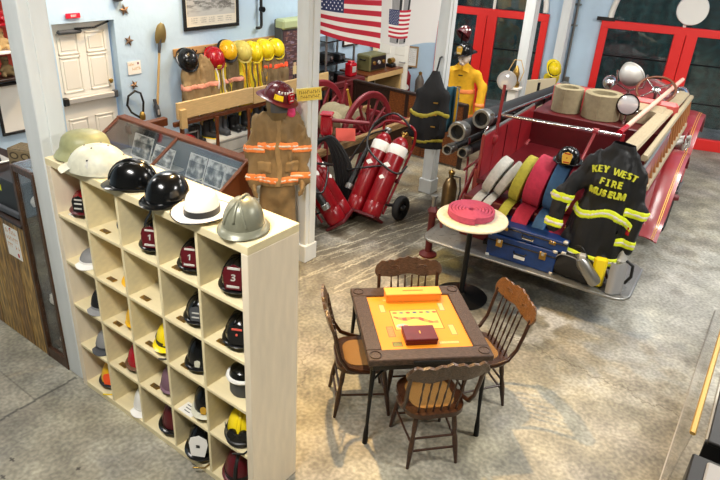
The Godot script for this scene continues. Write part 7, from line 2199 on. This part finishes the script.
func make_edges():
	# glass cabinet beside the first post
	M.cab_wood = mat(Color("5c3a20"), 0.4, 0, "wood", Vector3(6, 1.2, 6))
	var t := thing("glass_cabinet", "tall dark wooden cabinet with a glass front left of the first post", "cabinet", Vector3(-4.27, 0, -2.1))
	for s in [-1, 1]:
		for z in [-0.12, 0.12]: put("corner_post", bx(Vector3(s * 0.135, 0.83, z), Vector3(0.04, 1.66, 0.04), 0.005), M.cab_wood, t)
		put("top_rail", bx(Vector3(0, 1.64, s * 0.12), Vector3(0.25, 0.05, 0.035)), M.cab_wood, t)
		put("bottom_rail", bx(Vector3(0, 0.05, s * 0.12), Vector3(0.25, 0.1, 0.035)), M.cab_wood, t)
		put("side_rail", bx(Vector3(s * 0.135, 1.64, 0), Vector3(0.035, 0.05, 0.22)), M.cab_wood, t)
	put("top_pane", bx(Vector3(0, 1.665, 0), Vector3(0.27, 0.008, 0.25), 0.002), M.glass, t)
	put("pane", bx(Vector3(0, 0.86, 0.12), Vector3(0.23, 1.5, 0.006), 0.001), M.glass, t)
	put("back_board", bx(Vector3(0, 0.86, -0.125), Vector3(0.25, 1.5, 0.01)), mat(Color("f6e4b8"), 0.6, 0, "cloud", Vector3(3, 1, 3)), t)
	for k in 4: put("shelf", bx(Vector3(0, 0.12 + k * 0.4, -0.01), Vector3(0.24, 0.012, 0.2)), M.glass if k > 0 else M.cab_wood, t)
	var names := ["crumpled white paper on the cabinet's lowest shelf", "crumpled white paper on the cabinet's second shelf", "crumpled grey paper on the cabinet's third shelf", "pale crumpled paper on the cabinet's top shelf"]
	for k in 4:
		var p := thing("paper_wad", names[k], "paper", Vector3(-4.24, 0.128 + k * 0.4, -2.08), k * 1.3)
		put("paper", nets(field([[Vector3(-0.04, 0.06, 0), Vector3(0.04, 0.07, 0.01), 0.06, 0.055], [Vector3(0, 0.14, 0), Vector3(0.01, 0.22, 0), 0.05, 0.035]], 0.02, 0.03, 9.0), Vector3(-0.14, -0.03, -0.1), Vector3(0.14, 0.3, 0.1), 0.014), M.paper if k != 2 else M.grey, p)
	# plywood counter front
	t = thing("plywood_counter", "counter faced with streaky golden plywood boards at the left edge", "counter", Vector3(-4.945, 0, -2.1))
	for k in 6: put("board", bx(Vector3(-0.42 + k * 0.17, 0.58, 0.12), Vector3(0.167, 1.16, 0.03), 0.004), mat([Color("d0a050"), Color("b88840"), Color("dcae5c")][k % 3], 0.45, 0, "mottle", Vector3(5, 0.8, 5)), t)
	put("carcass", bx(Vector3(0, 0.57, -0.1), Vector3(1.02, 1.14, 0.4)), M.dark_wood, t)
	put("worktop", bx(Vector3(0, 1.165, -0.08), Vector3(1.06, 0.03, 0.46), 0.006), M.dark_wood, t)
	var im := blank(100, 130, Color("f2f0ea"))
	for r in 3: strokes(im, 10, 88, 12 + r * 30, 18, Color("d09040"))
	disc(im, 78, 112, 7, 9, Color("c02020"))
	t = thing("paper_flyer", "white flyer with orange lettering pinned to the plywood counter", "flyer", Vector3(-4.62, 0.97, -1.962))
	put("sheet", sh(func(u, v): return Vector3((u - 0.5) * 0.2, (v - 0.5) * 0.26, 0), 1, 1, 0.004), printed(im), t)
	put("pin", lt([Vector2(0, 0), Vector2(0.008, 0), Vector2(0, 0.012)], 8, Transform3D(Basis(Vector3.RIGHT, PI / 2), Vector3(0, 0.12, 0.002))), M.red_gloss, t)
	t = thing("black_display_box", "black box with a lime sticker standing on the plywood counter", "box", Vector3(-4.66, 1.182, -2.14), 0.05)
	put("box", bx(Vector3(0, 0.14, 0), Vector3(0.34, 0.28, 0.26), 0.006), M.black, t)
	put("sticker", bx(Vector3(-0.1, 0.2, 0.131), Vector3(0.05, 0.05, 0.004), 0.001), M.lime_band, t)
	put("lower_tray", bx(Vector3(0, 0.03, 0.14), Vector3(0.3, 0.04, 0.04), 0.005), M.darkgrey, t)
	# dark carved table with framed things behind
	t = thing("carved_table", "dark carved side table beyond the first post", "table", Vector3(-6.2, 0, -2.75), 0.1)
	put("top", bx(Vector3(0, 0.93, 0), Vector3(1.3, 0.05, 0.6), 0.012), M.dark_wood, t)
	put("apron", bx(Vector3(0, 0.85, 0.27), Vector3(1.2, 0.12, 0.03), 0.008), M.dark_wood, t)
	put("apron", bx(Vector3(0.6, 0.85, 0), Vector3(0.03, 0.12, 0.5), 0.008), M.dark_wood, t)
	for sx in [-1, 1]:
		for sz in [-1, 1]: put("leg", lt([Vector2(0, 0), Vector2(0.03, 0), Vector2(0.035, 0.1), Vector2(0.022, 0.2), Vector2(0.038, 0.5), Vector2(0.025, 0.62), Vector2(0.04, 0.68), Vector2(0.04, 0.91), Vector2(0, 0.91)], 12, Transform3D(Basis(), Vector3(sx * 0.58, 0, sz * 0.24))), M.dark_wood, t)
	im = blank(128, 96, Color("8c7a5a"))
	for k in 6: disc(im, 22 + (k % 3) * 42, 26 + (k / 3) * 44, 17, 17, Color("4a3c2a"))
	for k in 6: disc(im, 22 + (k % 3) * 42, 26 + (k / 3) * 44, 11, 11, Color("a08c66"))
	t = thing("carved_chest", "small carved brown chest on the dark side table", "chest", Vector3(-6.0, 0.957, -2.9), 0.4)
	put("body", bx(Vector3(0, 0.11, 0), Vector3(0.4, 0.22, 0.2), 0.006), mat(Color("8c7a5a"), 0.6, 0, "mottle", Vector3.ONE * 6), t)
	put("carved_front", sh(func(u, v): return Vector3((u - 0.5) * 0.38, 0.01 + v * 0.2, 0.102), 1, 1, 0.008), printed(im), t)
	t = thing("wire_rack", "black looped wire rack on the dark side table", "rack", Vector3(-6.5, 0.957, -2.75))
	put("loops", tb([Vector3(-0.12, 0.0, 0), Vector3(-0.14, 0.12, 0.03), Vector3(-0.02, 0.2, 0.03), Vector3(0.12, 0.14, 0.0), Vector3(0.14, 0.02, 0.0), Vector3(0.02, 0.08, 0.06), Vector3(-0.06, 0.0, 0.05)], 0.013, 6), M.black, t)
	put("tray", bx(Vector3(0, 0.012, 0), Vector3(0.32, 0.024, 0.2), 0.008), M.cast, t)
	framed("leaning_frame", "black framed white print on the wall behind the first post", "picture", Vector3(-6.985, 1.3, -3.3), PI / 2, 0.42, 0.56, M.black, 0.03, M.paper)
	# toy shelves against the wall
	t = thing("toy_shelves", "white wall shelves of souvenir toys left of the first post", "shelf", Vector3(-6.86, 0, -3.0), PI / 2)
	put("backing", bx(Vector3(0, 2.05, -0.115), Vector3(1.1, 0.82, 0.01)), M.coral, t)
	for k in 4: put("shelf_board", bx(Vector3(0, 1.66 + k * 0.27, 0), Vector3(1.1, 0.025, 0.24)), M.dark_wood if k == 0 else (M.red_gloss if k == 2 else M.white_paint), t)
	for s in [-1, 1]: put("bracket_side", bx(Vector3(s * 0.54, 2.05, -0.02), Vector3(0.02, 0.82, 0.2)), M.white_paint, t)
	var cols := [M.red_gloss, M.yellow_gloss, mat(Color("8a4a7a"), 0.7), M.pine, M.neon_orange, M.white_gloss, M.brown_cloth, M.yolk_gloss]
	var cn := ["red", "yellow", "purple", "tan", "orange", "white", "brown", "golden"]
	var lv := ["lowest", "middle", "top"]
	var toy := field([[Vector3(0, 0.05, 0), Vector3(0, 0.09, 0), 0.05, 0.045], [Vector3(0, 0.16, 0.005), Vector3(0, 0.165, 0.005), 0.038, 0.036], [Vector3(-0.05, 0.03, 0.03), Vector3(-0.05, 0.02, 0.06), 0.022, 0.02], [Vector3(0.05, 0.03, 0.03), Vector3(0.05, 0.02, 0.06), 0.022, 0.02], [Vector3(-0.04, 0.1, 0.02), Vector3(-0.07, 0.07, 0.04), 0.018, 0.016], [Vector3(0.04, 0.1, 0.02), Vector3(0.07, 0.07, 0.04), 0.018, 0.016], [Vector3(-0.028, 0.195, 0), Vector3(-0.03, 0.2, 0), 0.014, 0.013], [Vector3(0.028, 0.195, 0), Vector3(0.03, 0.2, 0), 0.014, 0.013]], 0.018)
	var tm := nets(func(p): return maxf(toy.call(p), 0.001 - p.y), Vector3(-0.12, -0.03, -0.08), Vector3(0.12, 0.24, 0.12), 0.014)
	for k in 3:
		for j in 4:
			var i := (k * 5 + j * 3) % 8
			var where: String = ["far left", "centre left", "centre right", "far right"][j]
			var p := thing("soft_toy", "%s plush toy at the %s of the %s souvenir shelf" % [cn[i], where, lv[k]], "toy", Vector3(-6.85, 1.675 + k * 0.27, -3.44 + (3 - j) * 0.24), PI / 2, "souvenir toys")
			again(tm, "body", cols[i], p, Transform3D())
			for s in [-1, 1]: put("eye", lt([Vector2(0.006, -0.002), Vector2(0.005, 0.003), Vector2(0, 0.004)], 8, Transform3D(Basis(Vector3.RIGHT, PI / 2), Vector3(s * 0.015, 0.17, 0.041))), M.black, p)
	# glass-fronted case at the right edge
	t = thing("display_case", "slant-fronted glass display case with a brass top edge at the right side", "display case", Vector3(0, 0, 0))
	var bl := func(z: float, y: float): return Vector3(-0.05 - 0.04 * (-z - 3.7) + 0.06 * y / 0.75, y, z)
	put("pane", sh(func(u, v): return bl.call(lerpf(-6.6, -3.5, u), lerpf(0.01, 0.75, v)), 1, 1, 0.008), M.glass, t)
	put("bottom_channel", tb([bl.call(-6.6, 0.012), bl.call(-3.5, 0.012)], 0.009, 6), M.cast, t)
	st_rail(t, bl)
	put("top_panel", bx(Vector3(0.56, 0.735, -4.25), Vector3(0.98, 0.03, 1.45), 0.006, Basis(Vector3.UP, 0.045)), M.black, t)
	put("case_floor", bx(Vector3(0.58, 0.015, -5.05), Vector3(0.98, 0.03, 3.1), 0.004, Basis(Vector3.UP, 0.045)), mat(Color("c8c6bc"), 0.6), t)
	put("back_board", bx(Vector3(1.06, 0.37, -5.05), Vector3(0.03, 0.74, 3.1), 0.004), M.black, t)
	put("end_board", bx(Vector3(0.56, 0.37, -3.53), Vector3(0.94, 0.72, 0.03), 0.004), M.black, t)
	t = thing("grey_case", "grey-topped black case in the lower right corner of the hall", "case", Vector3(0.52, 0, -2.98), 0.035)
	put("body", bx(Vector3(0, 0.35, 0), Vector3(0.9, 0.7, 0.9), 0.01), M.black, t)
	put("top", bx(Vector3(0.02, 0.71, 0), Vector3(0.78, 0.03, 0.8), 0.01), M.grey, t)
	put("handle", tb([Vector3(-0.455, 0.5, -0.1), Vector3(-0.49, 0.47, -0.08), Vector3(-0.49, 0.47, 0.08), Vector3(-0.455, 0.5, 0.1)], 0.012, 6), M.steel, t)

func st_rail(t: Node3D, bl: Callable):
	var st := nst()
	ribbon(st, [bl.call(-6.6, 0.757), bl.call(-5.0, 0.757), bl.call(-3.5, 0.757)], Vector3.RIGHT, 0.036, 0.022)
	put("brass_edge", st, mat(Color("b8944c"), 0.4, 0.3), t)

func _ready():
	rng.seed = 7
	make_view()
	make_materials()
	make_lights()
	make_setting()
	make_shelf()
	make_table_group()
	make_truck()
	make_figures()
	make_wall_things()
	make_wagon()
	make_edges()
